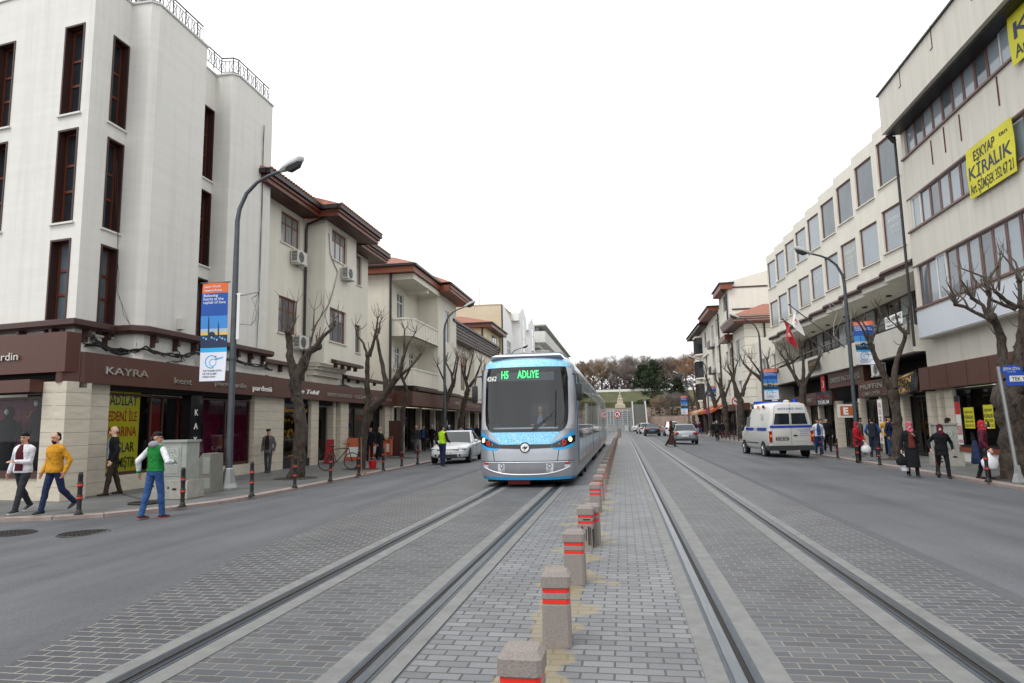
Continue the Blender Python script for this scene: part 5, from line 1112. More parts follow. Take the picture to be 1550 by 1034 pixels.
for k, (a, b_) in enumerate(((26.4, 28.4), (28.8, 30.6), (31.0, 33.2), (33.6, 36.2), (37.6, 39.8), (40.2, 42.5), (43, 45.8), (46.2, 49))): shop_room(F11, a, b_, .14, 2.4, S, 'shop_dark', 2.2, 22, d=-.25, bars=(.5,), seed=60+k)
for a in (26.1, 28.45, 30.65, 33.25, 36.9, 39.85, 42.55, 45.85): pillar(F11, a, a+.3, .1, 2.5, -.4, .0, S)
ac_unit(Fac((10.97, 0, 0), Yp, Xm), 29.6, 3.3, 'air conditioner in the dark recess above the shop sign on the right', d=-.0)
poster('shop_banner', FR(10.8), Fac((10.8, 0, 0), Yp, Xm).pu(1389, 580), FR(10.8).pu(1352, 590), 2.35, 3.1, .02, 'ink_black', [('ALTIN', .5, .3, 'letter_gold', .2, .6), ('GÜMÜŞ', .1, .28, 'letter_gold', .15, .6), (None, .86, .08, 'letter_gold', .1, .8)], 'black and gold cloth banner half peeled off above the shop', 'banner', .05, .1)
poster('shop_banner', FR(10.78), FR(10.78).pu(1259, 600), FR(10.78).pu(1236, 605), 2.3, 3.05, .02, 'ink_black', [('ADANA', .5, .3, 'banner_red', .1, .8), ('DÜRÜM', .1, .28, 'letter_white', .15, .7)], 'black banner with red lettering over the shop beside the van', 'banner', .03)
Fs2 = FR(10.56); poster('office_sign', Fs2, Fs2.pu(1367, 485), Fs2.pu(1340, 485), Fs2.pz(1353, 495), Fs2.pz(1353, 476), .02, 'letter_white', [('DİŞ HEKİMİ', .5, .36, 'ink_black', .06, .88), ('Hatice Yılmaz', .12, .2, 'ink_black', .1, .8)], 'white office board with black dentist lettering on the pale parapet rail', 'sign')
Fs2 = FR(10.8); poster('shop_sign', Fs2, Fs2.pu(1338, 640), Fs2.pu(1331, 640), .5, 2.35, .02, 'letter_white', [(c_, .82-.155*i_, .1, 'ink_red', .25, .5) for i_, c_ in enumerate('GÖZLÜK')], 'tall narrow white sign with stacked red letters between the shop piers', 'sign')
Fs2 = FR(10.5); poster('wall_plaque', Fs2, Fs2.pu(1239, 545), Fs2.pu(1223, 545), 4.25, 4.85, .02, 'ink_black', [('NOTER', .45, .3, 'letter_gold', .15, .7), ('1. KAT', .12, .2, 'letter_gold', .25, .5)], 'dark plaque with gold lettering on the white parapet left of the lamp', 'sign')
# projecting letter sign
t = thing('letter_sign', 'square white and orange letter E sign sticking out from the shop wall', 'sign', (at(1279, 595, 33.4).x, 33.4, at(1279, 595, 33.4).z-2.8)); t.scale = (.7,)*3; m = MB(); m.box(-.55, .55, -.1, .1, 2.35, 3.25); bx = m.build('sign_box', 'frame_white', t)
m = MB(); m.box(-.42, .42, -.106, -.1, 2.48, 3.12, 0); letters(m, 'E', (-.24, -.112, 2.58), (1, 0, 0), UPZ, .62, 1, 0, bold=.05); m.build('sign_face', [mat('sign_orange', '#b5602f', .5), 'letter_white'], bx)
m = MB(); m.box(.3, 1.2, -.03, .03, 3.26, 3.32); m.build('bracket', 'ac_dark', t)
# ---- stone-coursed house with tile roof -------------------------------------
T = thing('coursed_house', 'cream corner house with grooved walls, red tile roof and deep boarded eaves', 'building')
m = MB(); Fh = FR(10.85); hs = [(62.5, 64.2, 6.4, 9.0), (66.3, 68, 6.2, 8.6), (62.5, 64.2, 3.5, 5.2)]; Fh.wall(m, 60, 69.5, 3.0, 10.0, hs, .2); Fd = FC(60.0); Fd.wall(m, 10.85, 20, 3.0, 10.0); m.build('wall', 'scallop_white', T)
m = MB()
for k in range(9): Fd.box(m, 10.86, 20, 3.6+.75*k, 3.63+.75*k, 0, .003); Fh.box(m, 60, 62.3, 3.6+.75*k, 3.63+.75*k, 0, .003)
m.build('course_joint', 'stone_joint', T)
for h in hs: window(Fh, h, T, 'frame_white' if h[0] < 65 else 'wood_red', 'pane_grey', d=-.1, fw=.1, bars_u=(.5,), casing=.12)
m = MB(); m.box(9.9, 20, 59.2, 66, 10.0, 10.1, 1)
for k in range(3): m.box(9.85-.06*k, 20, 59.15-.06*k, 66.1, 10.1+.18*k, 10.22+.18*k, 0); m.box(9.87-.06*k, 20, 59.17-.06*k, 66.1, 10.22+.18*k, 10.28+.18*k, 2)
m.box(10.1, 20, 66, 70, 9.4, 9.9, 0); m.build('eave_board', ['wood_red', 'soffit_wood', 'frame_white'], T)
m = MB(); gable_tiles(m, 9.7, 21, 59, 66.3, 10.66, 1.5, hip=3.4); m.build('roof', 'roof_tile', T)
m = MB(); m.tube([(12.55, 59.9, 10.4), (12.55, 59.9, 3)], .08, 8); m.tube([(10.3, 66.2, 9.5), (10.75, 66.2, 9), (10.75, 66.2, 3)], .07, 8); m.build('drainpipe', 'gutter_black', T)
m = MB(); m.box(10.2, 10.9, 59.7, 70, 2.5, 3.1); m.build('shop_fascia', 'fascia_brown_r', T)
for k in range(3): shop_room(Fh, 60.3+3.1*k, 63.1+3.1*k, .14, 2.5, T, 'shop_dark', 1.6, 12, d=-.2, bars=(.5,), seed=80+k)
# ---- gap building between the scalloped block and it
T = thing('narrow_building', 'narrow plain building between the scalloped block and the tiled corner house', 'building')
m = MB(); Fn = FR(11.6); Fn.wall(m, 49.6, 59.8, 0, 8.2, [(51, 53.4, 5.2, 6.6), (55, 57.4, 5.2, 6.6), (50.5, 53.5, .2, 2.6), (54, 58.5, .2, 2.6)], .2); m.quad((11.6, 49.6, 8.2), (20, 49.6, 8.2), (20, 59.9, 8.2), (11.6, 59.9, 8.2)); m.build('wall', 'plaster_cream', T)
for h in ((51, 53.4, 5.2, 6.6), (55, 57.4, 5.2, 6.6)): window(Fn, h, T, 'frame_white', 'pane_dark', d=-.1, fw=.1, bars_u=(.5,))
for h in ((50.5, 53.5, .2, 2.6), (54, 58.5, .2, 2.6)): window(Fn, h, T, 'shop_frame', 'pane_dark', d=-.15, fw=.08, bars_u=(.33, .66))
# ---- tall block with blank side wall -----------------------------------------
T = thing('blank_gable_block', 'tall pale block with a blank banded side wall rising behind the tile roof', 'building')
m = MB(); Fd = FC(70.0); m.add([(11.3, 70, 3), (22, 70, 3), (22, 70, 18.6), (11.3, 70, 15.9)], [(0, 1, 2, 3)]); Fh = FR(11.3); hs = [(71, 73.6, z, z+1.7) for z in (13.2, 10.2, 7.2, 4.2)]; Fh.wall(m, 70, 75.2, 3, 15.7, hs, .3); m.build('wall', 'scallop_white', T)
for h in hs: window(Fh, h, T, 'wood_dark', 'pane_grey', d=-.15, fw=.12, bars_u=(.5,))
m = MB(); Fd.box(m, 11.6, 22, 15.2, 15.36, 0, .05); Fd.box(m, 11.6, 22, 12.9, 13.06, 0, .05); Fd.box(m, 11.6, 14, 12.2, 12.34, 0, .05); m.build('band', 'cornice_brown', T)
m = MB(); m.box(10.5, 11.7, 69.6, 75.4, 15.1, 15.65); m.build('eave_board', 'wood_orange', T); m = MB(); m.box(10.35, 11.9, 69.5, 75.5, 15.65, 15.78); m.tube([(10.6, 70.2, 15.2), (11.1, 70.0, 14.6), (11.15, 69.9, 3)], .09, 8); m.build('gutter', 'gutter_black', T)
# ---- far right row with oriel bays ---------------------------------------------
T = thing('balcony_block', 'cream block with a drainpipe and small balconies beyond the tiled corner house', 'building')
m = MB(); Fh = FR(11.1); hs = [(77, 78.6, z, z+2.0) for z in (11.2, 8.1, 5.0)]+[(80.5, 82.3, z, z+2.0) for z in (11.0, 8.0, 5.0)]; Fh.wall(m, 75.3, 85, 3, 14.0, hs, .3); Fd = FC(75.3); Fd.wall(m, 11.1, 22, 3, 15.2); m.build('wall', 'scallop_white', T)
for h in hs: window(Fh, h, T, 'frame_white', 'pane_grey' if h[0] < 80 else 'pane_curtain', d=-.15, fw=.1, bars_u=(.5,), casing=.1)
m = MB(); m.box(10.0, 11.4, 76, 85.3, 13.9, 14.35); m.build('eave_board', 'wood_orange', T); m = MB(); m.box(9.85, 11.6, 75.9, 85.4, 14.35, 14.5); m.tube([(10.2, 76, 14), (10.95, 75.6, 13.4), (10.95, 75.6, 3)], .09, 8); m.build('gutter', 'gutter_black', T)
m = MB()
for z in (10.2, 7.1): m.box(10.5, 11.1, 80.2, 82.6, z, z+.12); m.box(10.5, 10.54, 80.2, 82.6, z+.121, z+.9); m.build('balcony_rail', 'gutter_black', T); m = MB()
T = thing('oriel_house', 'last cream house on the right with dark glazed oriel windows at its corner', 'building')
m = MB(); Fh = FR(11.0); hs = [(z2, z2+1.8, z, z+2.0) for z2 in (87, 97.5) for z in (11.0, 8.0, 5.0)]; Fh.wall(m, 85.1, 101, 3, 13.6, hs, .3); m.quad((11, 85.1, 3), (22, 85.1, 3), (22, 85.1, 13.6), (11, 85.1, 13.6)); m.build('wall', 'scallop_white', T)
for h in hs: window(Fh, h, T, 'wood_dark', 'pane_grey', d=-.15, fw=.12, bars_u=(.5,))
for z in (10.6, 7.4, 4.4):
    m = MB(); m.prism([(11.01, 91), (10.1, 91.8), (10.1, 94.2), (11.01, 95)], z-.2, z, 0); m.prism([(11.01, 91.1), (10.2, 91.9), (10.2, 94.1), (11.01, 94.9)], z, z+2.2, 1); m.prism([(11.01, 91), (10.1, 91.8), (10.1, 94.2), (11.01, 95)], z+2.2, z+2.4, 0)
    for x, y in ((10.2, 91.9), (10.2, 94.1), (10.2, 93)): m.box(x-.06, x+.06, y-.08, y+.08, z, z+2.2, 2)
    m.build('oriel_window', ['scallop_white', 'pane_dark', 'wood_dark'], T)
m = MB(); m.box(10.0, 11.4, 85.2, 101.6, 13.5, 13.8); m.build('eave_board', 'wood_dark', T)
m = MB(); m.add([(9.8, 85, 13.85), (9.8, 101.8, 13.85), (15, 98, 15.2), (15, 88, 15.2), (20, 85, 13.85), (20, 101.8, 13.85)], [(0, 1, 2, 3), (0, 3, 4), (1, 5, 2)]); m.build('roof', 'gutter_black', T)
m = MB(); sweep_band(m, [(10.99, 101), (10.99, 85.1)], [(0, 9.9), (.15, 9.9), (.15, 10.05), (0, 10.05)]); sweep_band(m, [(10.99, 101), (10.99, 85.1)], [(0, 6.9), (.15, 6.9), (.15, 7.05), (0, 7.05)]); m.build('string_course', 'scallop_white', T)
# shop awnings along the far right pavement
mat('awning_orange', '#a5532c', .7); mat('awning_cream', '#b5a07c', .7)
for k, (y, c, lab) in enumerate(((72, 'awning_orange', 'orange brown shop awning nearest the tiled corner house'), (79, 'awning_orange', 'orange brown shop awning below the cream balcony block'), (87, 'awning_cream', 'striped pale shop awning under the oriel house'), (94, 'awning_orange', 'last orange brown awning on the right'))):
    m = MB(); m.add([(11, y, 3.5), (11, y+5.5, 3.5), (9.2, y+5.5, 2.7), (9.2, y, 2.7), (11, y, 3.44), (11, y+5.5, 3.44), (9.2, y+5.5, 2.4), (9.2, y, 2.4)], [(0, 1, 2, 3), (4, 7, 6, 5), (3, 2, 6, 7), (0, 3, 7, 4), (1, 5, 6, 2)]); tag(m.build('awning', c), lab, 'awning')
for k in range(9): shop_room(FR(11.0), 70.4+3.3*k, 73.4+3.3*k, .14, 3.0, T, 'shop_dark', 1.6, 8, d=-.2, bars=(.5,), seed=90+k)
# ------------------------------------------------------------------ street lamps
mat('pole_grey', '#50555a', .5, .5, var=.2, scale=4, bump=.05); mat('galv', '#9b9d9c', .45, .7, var=.12, scale=5); mat('lamp_shell', '#b9bbb8', .45); mat('lamp_lens', '#d8d8cf', .2)
def make_lamp():
    t = thing('street_lamp', None, 'street lamp', group='curved arm street lamps along both pavements')
    m = MB(); m.tube([(0, 0, .3), (0, 0, 3.2), (0, 0, 5.4), (0, 0, 7.0), (.05, 0, 7.33), (.24, 0, 7.75), (.53, 0, 8.03), (.84, 0, 8.18), (1.22, 0, 8.30)], [.088, .08, .074, .062, .055, .05, .045, .04, .036], 12)
    m.tube([(0, 0, 3.3), (0, 0, 3.36)], .10, 12); m.build('pole', 'pole_grey', t, smooth=40)
    m = MB(); m.loft([[(r*math.cos(2*PI*i/8), r*math.sin(2*PI*i/8), z) for i in range(8)] for z, r in ((0, .24), (.05, .24), (.16, .19), (.34, .15), (.52, .115), (.54, .1))]); m.build('base', 'galv', t)
    m = MB(); sec = lambda x, z, w_, h0, h1: [(x, -w_, z), (x, -w_*.9, z+h1*.7), (x, -w_*.4, z+h1), (x, w_*.4, z+h1), (x, w_*.9, z+h1*.7), (x, w_, z), (x, w_*.6, z-h0), (x, -w_*.6, z-h0)]
    m.loft([sec(1.18, 8.30, .05, .04, .05), sec(1.3, 8.33, .12, .05, .1), sec(1.53, 8.43, .15, .06, .13), sec(1.76, 8.53, .13, .06, .12), sec(1.84, 8.57, .06, .03, .06)]); h = m.build('lamp_head', 'lamp_shell', t, smooth=40)
    m = MB(); m.loft([sec(1.38, 8.33, .1, .05, .0), sec(1.49, 8.37, .13, .12, .0), sec(1.73, 8.48, .115, .12, .0), sec(1.80, 8.52, .06, .04, 0)]); m.build('lens', 'ac_dark', h, smooth=40)
    return t
lp = make_lamp(); lampspec = [(-9.9, 15.6, 0, 'nearest street lamp on the left, carrying the tall blue city banner'), (-9.95, 36.6, 0, 'street lamp in front of the arched window house on the left'), (-9.9, 58, 0, 'street lamp whose arm shows just above the tram roof'),
    (9.15, 28.3, PI, 'street lamp beside the letter E sign on the right'), (9.15, 45.4, PI, 'street lamp in front of the tiled corner house on the right'), (9.15, 73.5, PI, 'street lamp before the cream balcony block on the right'), (9.2, 96, PI, 'tallest seeming of the three far street lamps against the park trees'), (9.2, 122, PI, 'middle one of the three far street lamps against the park trees'), (9.3, 150, PI, 'farthest street lamp, low against the park trees')]
for i, (x, y, r, lab) in enumerate(lampspec):
    o = lp if i == 0 else dup(lp); o.location = (x, y, pz(x)); o.rotation_euler = (0, 0, r); o['label'] = lab
# ------------------------------------------------------------------ banners
mat('ban_orange', '#d2662f', .7); mat('ban_white', '#d9dce6', .7); mat('ban_blue', '#1f4f9e', .7); mat('ban_sky', '#3e86cc', .7); mat('ban_pale', '#9fb6c4', .7); mat('ban_sunset', '#d9b45c', .7); mat('ban_dark', '#22314f', .7); mat('ban_cyan', '#2aa6dc', .7); mat('ban_black', '#1d2026', .7)
INK = ['ban_orange', 'ban_blue', 'ban_sky', 'ban_pale', 'ban_sunset', 'ban_dark', 'ban_cyan', 'ban_white', 'ban_black']
def city_banner(x0, y, z0, w_, h, label, rz=0, curl=0.0):
    """printed cloth banner facing the camera; origin at the pole side, top"""
    m = MB(); W = lambda a, b, o=0: (a*w_+curl*b*b*.3, -.012*math.sin(b*7)-.02*math.sin(a*3+b*4)+o+curl*math.sin(b*6+a*4)*.12, -h*b)
    def cell(a0, a1, b0, b1, k, o=-.0, n=4):
        for i in range(n):
            for j in range(n):
                A0, A1 = a0+(a1-a0)*i/n, a0+(a1-a0)*(i+1)/n; B0, B1 = b0+(b1-b0)*j/n, b0+(b1-b0)*(j+1)/n
                m.quad(W(A0, B1, o), W(A1, B1, o), W(A1, B0, o), W(A0, B0, o), k)
    cell(0, 1, 0, .105, 0)
    g = [(.105, .22, 1), (.22, .34, 1), (.34, .42, 2), (.42, .47, 2), (.47, .505, 3), (.505, .535, 4), (.535, .665, 5), (.665, .71, 6), (.71, 1, 7)]
    for a, b, k in g: cell(0, 1, a, b, k)
    # skyline print: slim towers and a dome
    for cx, tp in ((.3, .33), (.66, .39)):
        m.add([W(cx-.035, .6, -.004), W(cx+.035, .6, -.004), W(cx+.02, tp+.05, -.004), W(cx, tp, -.004), W(cx-.02, tp+.05, -.004)], [(0, 1, 2, 3, 4)], 5)
    m.poly([W(.42+.13*math.cos(PI*i/10), .54-.04*math.sin(PI*i/10), -.005) for i in range(11)], 5)
    for k in range(9): cell(.08+.1*k, .14+.1*k, .55+.012*(k % 3), .57+.012*(k % 3), 3 if k % 2 else 6, -.004, 1)
    # ring emblem
    for r0, r1, a0, a1, k in ((.2, .235, .2, 5.2, 6), (.115, .14, .6, 6.6, 6)):
        n = 26
        for i in range(n):
            t0, t1 = a0+(a1-a0)*i/n, a0+(a1-a0)*(i+1)/n; c = lambda r, t: W(.42+(.06 if r < .15 else 0)+r*math.cos(t), .805-(r*math.sin(t)-(.03 if r < .15 else 0))*w_/h, -.005)
            m.quad(c(r0, t0), c(r0, t1), c(r1, t1), c(r1, t0), k)
    m.add([W(.55, .79, -.006), W(.56, .775, -.006), W(.88, .757, -.006), W(.87, .768, -.006)], [(0, 1, 2, 3)], 6); m.poly([W(.58+.04*math.cos(2*PI*i/8), .755+.04*math.sin(2*PI*i/8)*w_/h, -.006) for i in range(8)], 0)
    def tx(s_, a, b, wf, hf, k):
        v_, f_ = text_geo(s_, 1, .01); xa, xb = min(v.x for v in v_), max(v.x for v in v_); hh = .72
        m.add([W(a+wf*(v.x-xa)/(xb-xa), b-hf*v.y/hh, -.007) for v in v_], f_, k)
    tx('Islamic World', .08, .05, .62, .025, 7); tx('meets in Konya', .08, .088, .7, .025, 7); tx('Believing', .08, .145, .55, .03, 7); tx('hearts at the', .08, .18, .76, .03, 7); tx('capital of love', .08, .215, .84, .03, 7)
    tx('THE TOURISM CAPITAL', .12, .905, .74, .018, 8); tx('OF THE ISLAMIC', .12, .935, .55, .018, 8); tx('WORLD KONYA', .12, .965, .5, .018, 8)
    t = thing('street_banner', label, 'banner', (x0, y, z0), rz); m.build('cloth', INK, t); r = MB()
    r.tube([(-.05, 0, .01), (w_+.05, 0, .01)], .018, 6); r.build('rail', 'pole_grey', t); r = MB(); r.tube([(0, 0, -h-.01), (w_, 0, -h-.01)], .012, 6); r.build('rail', 'pole_grey', t); return t
city_banner(-10.78, 15.52, 5.42, .74, 2.58, 'blue and white city banner with two slim towers on the left lamp post')
city_banner(9.3, 28.2, 5.45, .75, 1.75, 'curled blue banner with an orange top on the lamp by the letter E sign', 0, .3)
city_banner(9.2, 45.3, 4.9, .9, 2.0, 'blue banner with an orange top hanging in front of the tiled corner house')
city_banner(9.2, 73.4, 5.3, .8, 1.6, 'small blue banner with an orange top on the lamp before the balcony block', 0, .2)
city_banner(8.2, 95.9, 5.2, .9, 2.6, 'far pale blue banner with an orange top beyond the awnings')
m = MB(); m.box(-9.80, -9.72, 15.55, 15.62, 3.9, 5.1); m.tube([(-9.9, 15.58, 5.1), (-9.7, 15.58, 5.1)], .02, 6); tag(m.build('banner_frame', 'frame_white'), 'narrow white panel seen edge on behind the left banner post', 'sign panel')
def ornament(pts, Y, label):
    m = MB(); m.tube([at(x, y, Y) for x, y in pts], .018, 5)
    for k in range(0, len(pts)-4, 3): m.tube([at(*pts[k], Y), at(*pts[-k-2], Y)], .006, 4)
    tag(m.build('light_ornament', 'cable_grey'), label, 'ornament')
ornament([(357, 447), (368, 447), (380, 444), (392, 442), (387, 448), (381, 451), (385, 460), (388, 473), (386, 484), (380, 492), (372, 491), (360, 490), (357, 480), (357, 460)], 15.6, 'thin wire light ornament shaped like a leaf on the left lamp post')
ornament([(1257, 458), (1264, 463), (1272, 462), (1282, 466), (1288, 472), (1288, 510), (1270, 516), (1262, 508), (1262, 490), (1267, 474), (1258, 468), (1254, 460)], 28.3, 'wire mesh ornament beside the right lamp post')
# ------------------------------------------------------------------ pollarded trees
mat('bark', '#5a4e44', .92, col2='#241e1a', scale=13, bump=1.0, bscale=38, stretch=(1, 1, .4), detail=8); MATS['bark'].node_tree.nodes['Bump'].inputs['Distance'].default_value = .06; mat('twig', '#5a5148', .9, var=.3, scale=9, bump=.5)
mat('soil', '#3a342d', .95, var=.4, scale=12, bump=.6, bscale=30)
def pollard(Y, limbs, label, seed, tips=4, tl=.55, pit=True):
    """limbs: lists of (px, py, width px) surveyed on the plane at distance Y"""
    r = random.Random(seed); tm = MB(); tw = MB(); S = V((FWD.x, FWD.y, 0)); base = None
    for li, lb in enumerate(limbs):
        pts = []; rad = []; yy = 0
        for i, (x, y, w_) in enumerate(lb):
            if li and i: yy += r.uniform(-.16, .16)
            pts.append(at(x, y, Y)+V((0, yy, 0))); rad.append(w_/2*Y/FPX*.73)
        if li == 0:
            z = pz(pts[0].x); k = (z-.03-pts[0].z); pts[0].z = z-.03; base = pts[0].copy(); pts.insert(1, pts[0].lerp(pts[1], .12)); rad.insert(1, rad[0]*.86); rad[0] *= 1.12
        # refine with wobble
        P = []; R_ = []
        for i in range(len(pts)-1):
            n = max(2, int((pts[i+1]-pts[i]).length/.14))
            for k in range(n):
                t = k/n; j = 0 if (i == 0 and k == 0) else rad[i]*.13
                P.append(pts[i].lerp(pts[i+1], t)+V((r.uniform(-j, j), r.uniform(-j, j), 0))); R_.append((rad[i]*(1-t)+rad[i+1]*t)*r.uniform(.9, 1.1))
        P.append(pts[-1]); R_.append(rad[-1]*.95)
        big = rad[0] > .035
        (tm if big else tw).tube(P, R_, 12 if big else 6, jit=.26 if big else 0)
        if big:
            for k in range(1, len(P)-1):
                if r.random() < .6: d = V((r.uniform(-1, 1), r.uniform(-1, 1), 0)).normalized(); tm.ell(P[k]+d*R_[k]*.85, min(.085, R_[k]*r.uniform(.16, .4)), 7, 5)
            if li: tm.ell(P[-1], rad[-1]*1.35, 8, 6)
        if li or len(limbs) == 1:
            for k in range(tips+4 if big else 3):
                d = V((r.uniform(-.6, .6), r.uniform(-.5, .5), r.uniform(.6, 1.1))).normalized(); L_ = tl*r.uniform(.5, 1.2)
                q = [pts[-1], pts[-1]+d*L_*.5+V((r.uniform(-.05, .05), 0, 0)), pts[-1]+d*L_+V((r.uniform(-.08, .08), 0, .06))]; r0 = min(.022, rad[-1]*.5); tw.tube(q, [r0, r0*.75, r0*.45], 5)
            if big and r.random() < .8 and len(P) > 4:
                k = r.randrange(len(P)//2, len(P)); d = V((r.uniform(-1, 1), r.uniform(-.5, .5), r.uniform(.2, 1))).normalized(); L_ = tl*r.uniform(.5, 1); tw.tube([P[k], P[k]+d*L_*.6, P[k]+d*L_+V((0, 0, .12))], [.018, .014, .008], 5)
    t = thing('pollarded_tree', label, 'tree', base, 0, 'pollarded bare street trees')
    for q in (tm, tw): q.v = [tuple(V(p)-base) for p in q.v]
    tm.build('trunk', 'bark', t, smooth=70); tw.build('crown', 'twig', t, smooth=70)
    if pit:
        m = MB(); n = 18; m.poly([(base.x+(.62+.1*r.random())*math.cos(2*PI*i/n), base.y+(.62+.1*r.random())*math.sin(2*PI*i/n), pz(base.x+.6*math.cos(2*PI*i/n))+.006) for i in range(n)]); setting(m.build('soil', 'soil'))
    return t
def sh(lst, dx=0, dy=0, s=1): return [[(x+dx, y+dy, w_) for x, y, w_ in l] for l in lst]
pollard(19.1, [[(448, 721, 40), (453, 690, 30), (455, 655, 28), (453, 622, 25), (447, 590, 24), (447, 568, 26)], [(446, 572, 20), (441, 545, 16), (436, 518, 14), (437, 503, 13)], [(450, 570, 20), (458, 545, 17), (467, 532, 16), (480, 524, 14)], [(477, 526, 11), (488, 510, 9), (497, 499, 7), (500, 490, 6)],
    [(437, 505, 5), (434, 488, 3.5), (437, 466, 2.5)], [(439, 503, 5), (449, 488, 4), (453, 462, 2.5)], [(468, 530, 5), (472, 500, 4), (475, 470, 2.5)], [(472, 500, 4), (482, 480, 3), (487, 466, 2)], [(470, 515, 4), (480, 490, 3), (497, 458, 2)], [(498, 495, 5), (504, 484, 4), (510, 476, 3)], [(448, 595, 6), (460, 560, 5), (466, 552, 4)]],
    'leaning pollarded tree with a fat V fork, first on the left', 11, 3, .5)
pollard(23.2, [[(546, 707, 22), (550, 662, 19), (555, 636, 18), (557, 624, 20)], [(554, 626, 14), (557, 600, 13), (556, 587, 11), (558, 538, 9)], [(557, 542, 6), (551, 520, 4), (540, 507, 3), (536, 494, 2)], [(559, 540, 8), (567, 514, 6), (572, 498, 5), (574, 484, 3)], [(574, 505, 4), (576, 488, 3), (578, 482, 2)], [(560, 622, 18), (571, 612, 17), (588, 592, 15), (604, 572, 12)], [(584, 598, 11), (583, 576, 11), (576, 545, 8), (572, 515, 6), (570, 510, 4)], [(604, 572, 10), (609, 555, 8), (613, 536, 7), (612, 512, 4), (611, 499, 3)], [(613, 535, 5), (620, 520, 3), (629, 503, 2.5)], [(606, 570, 7), (622, 556, 5), (630, 545, 4), (637, 536, 3)], [(571, 514, 3), (573, 492, 2), (574, 483, 2)]],
    'forked pollarded tree with a bicycle and red bucket at its foot', 12, 2, .5)
pollard(31, [[(608, 694, 10), (608, 650, 9), (610, 622, 10), (617, 593, 9)], [(617, 594, 8), (611, 575, 6), (609, 566, 4)], [(612, 575, 4), (624, 553, 4), (637, 535, 3)]], 'slim dark pollarded tree between the forked tree and the white saloon', 13, 2, .5)
pollard(40, [[(667, 665, 13), (668, 645, 12), (678, 601, 10), (686, 582, 10)], [(686, 584, 7), (684, 565, 4), (675, 549, 3)], [(677, 600, 7), (671, 575, 4), (661, 553, 2.5)], [(687, 582, 6), (691, 560, 4), (694, 545, 3)], [(685, 570, 4), (689, 550, 3), (690, 540, 2)]], 'pollarded tree behind the white saloon, left of a matching one', 14, 3, .8)
pollard(44, [[(696, 668, 13), (697, 645, 12), (702, 612, 10), (709, 588, 10)], [(708, 590, 8), (703, 565, 5), (705, 548, 3)], [(710, 586, 7), (719, 573, 5), (728, 550, 3)], [(707, 575, 5), (712, 555, 3), (716, 540, 2.5)], [(704, 575, 5), (700, 560, 3), (699, 546, 2)]], 'pollarded tree next to the tram windscreen on the left pavement', 15, 3, .9)
pollard(17.7, [[(1540, 726, 58), (1536, 690, 52), (1534, 640, 50), (1530, 602, 50), (1531, 575, 40)], [(1524, 575, 24), (1522, 540, 18), (1520, 512, 16), (1508, 490, 14), (1498, 481, 15)], [(1538, 575, 24), (1543, 525, 18), (1543, 490, 15), (1542, 464, 15)], [(1497, 482, 9), (1480, 472, 7), (1463, 464, 6), (1449, 460, 6)], [(1449, 460, 5), (1440, 444, 4), (1428, 433, 2.5)], [(1496, 480, 8), (1488, 462, 7), (1474, 450, 6)], [(1474, 450, 5), (1462, 436, 4), (1448, 425, 2.5)], [(1474, 450, 5), (1475, 430, 4), (1467, 417, 2.5)], [(1496, 480, 7), (1497, 450, 6), (1494, 440, 7)], [(1494, 438, 5), (1488, 420, 4), (1453, 408, 2.5)], [(1495, 438, 5), (1500, 420, 4), (1509, 402, 4)], [(1495, 436, 4), (1492, 410, 3), (1488, 386, 2)], [(1540, 466, 10), (1522, 455, 7), (1502, 443, 6)], [(1538, 468, 8), (1522, 462, 6), (1505, 452, 5)], [(1543, 465, 9), (1547, 440, 7), (1548, 424, 8)], [(1547, 425, 5), (1532, 400, 4), (1517, 384, 2.5)], [(1548, 425, 5), (1540, 395, 3.5), (1533, 379, 2.5)], [(1510, 402, 5), (1511, 440, 4), (1509, 390, 3)], [(1468, 470, 4), (1456, 456, 3), (1442, 438, 2)]],
    'thickest pollarded tree with a swollen trunk at the right edge', 16, 2, .4)
pollard(26.0, [[(1357, 694, 24), (1359, 655, 18), (1356, 620, 17), (1351, 590, 20)], [(1349, 590, 14), (1340, 572, 12), (1330, 552, 10), (1321, 530, 8), (1317, 519, 8)], [(1353, 588, 14), (1357, 560, 11), (1364, 538, 9), (1374, 510, 7), (1375, 503, 7)], [(1316, 520, 5), (1305, 500, 4), (1293, 483, 2.5)], [(1318, 519, 5), (1330, 495, 4), (1334, 480, 3), (1330, 463, 2.5)], [(1317, 520, 4), (1312, 500, 3), (1304, 486, 2)], [(1375, 505, 5), (1377, 485, 4), (1376, 466, 2.5)], [(1373, 505, 5), (1362, 492, 4), (1357, 470, 2.5)], [(1372, 508, 4), (1360, 495, 3), (1346, 482, 2)]], 'Y shaped pollarded tree with shop signs behind it on the right', 17, 3, .4)
pollard(37, [[(1217, 690, 17), (1216, 640, 15), (1215, 597, 13), (1215, 583, 13)], [(1213, 585, 9), (1204, 571, 7), (1193, 549, 5)], [(1193, 550, 4), (1181, 535, 2.5)], [(1216, 583, 8), (1216, 560, 6), (1215, 545, 5)], [(1217, 583, 9), (1226, 566, 7), (1232, 556, 6), (1238, 543, 4)], [(1216, 548, 4), (1213, 525, 2.5)], [(1204, 572, 4), (1200, 550, 3), (1190, 530, 2)]], 'pollarded tree rising directly behind the white van roof', 18, 5, .8)
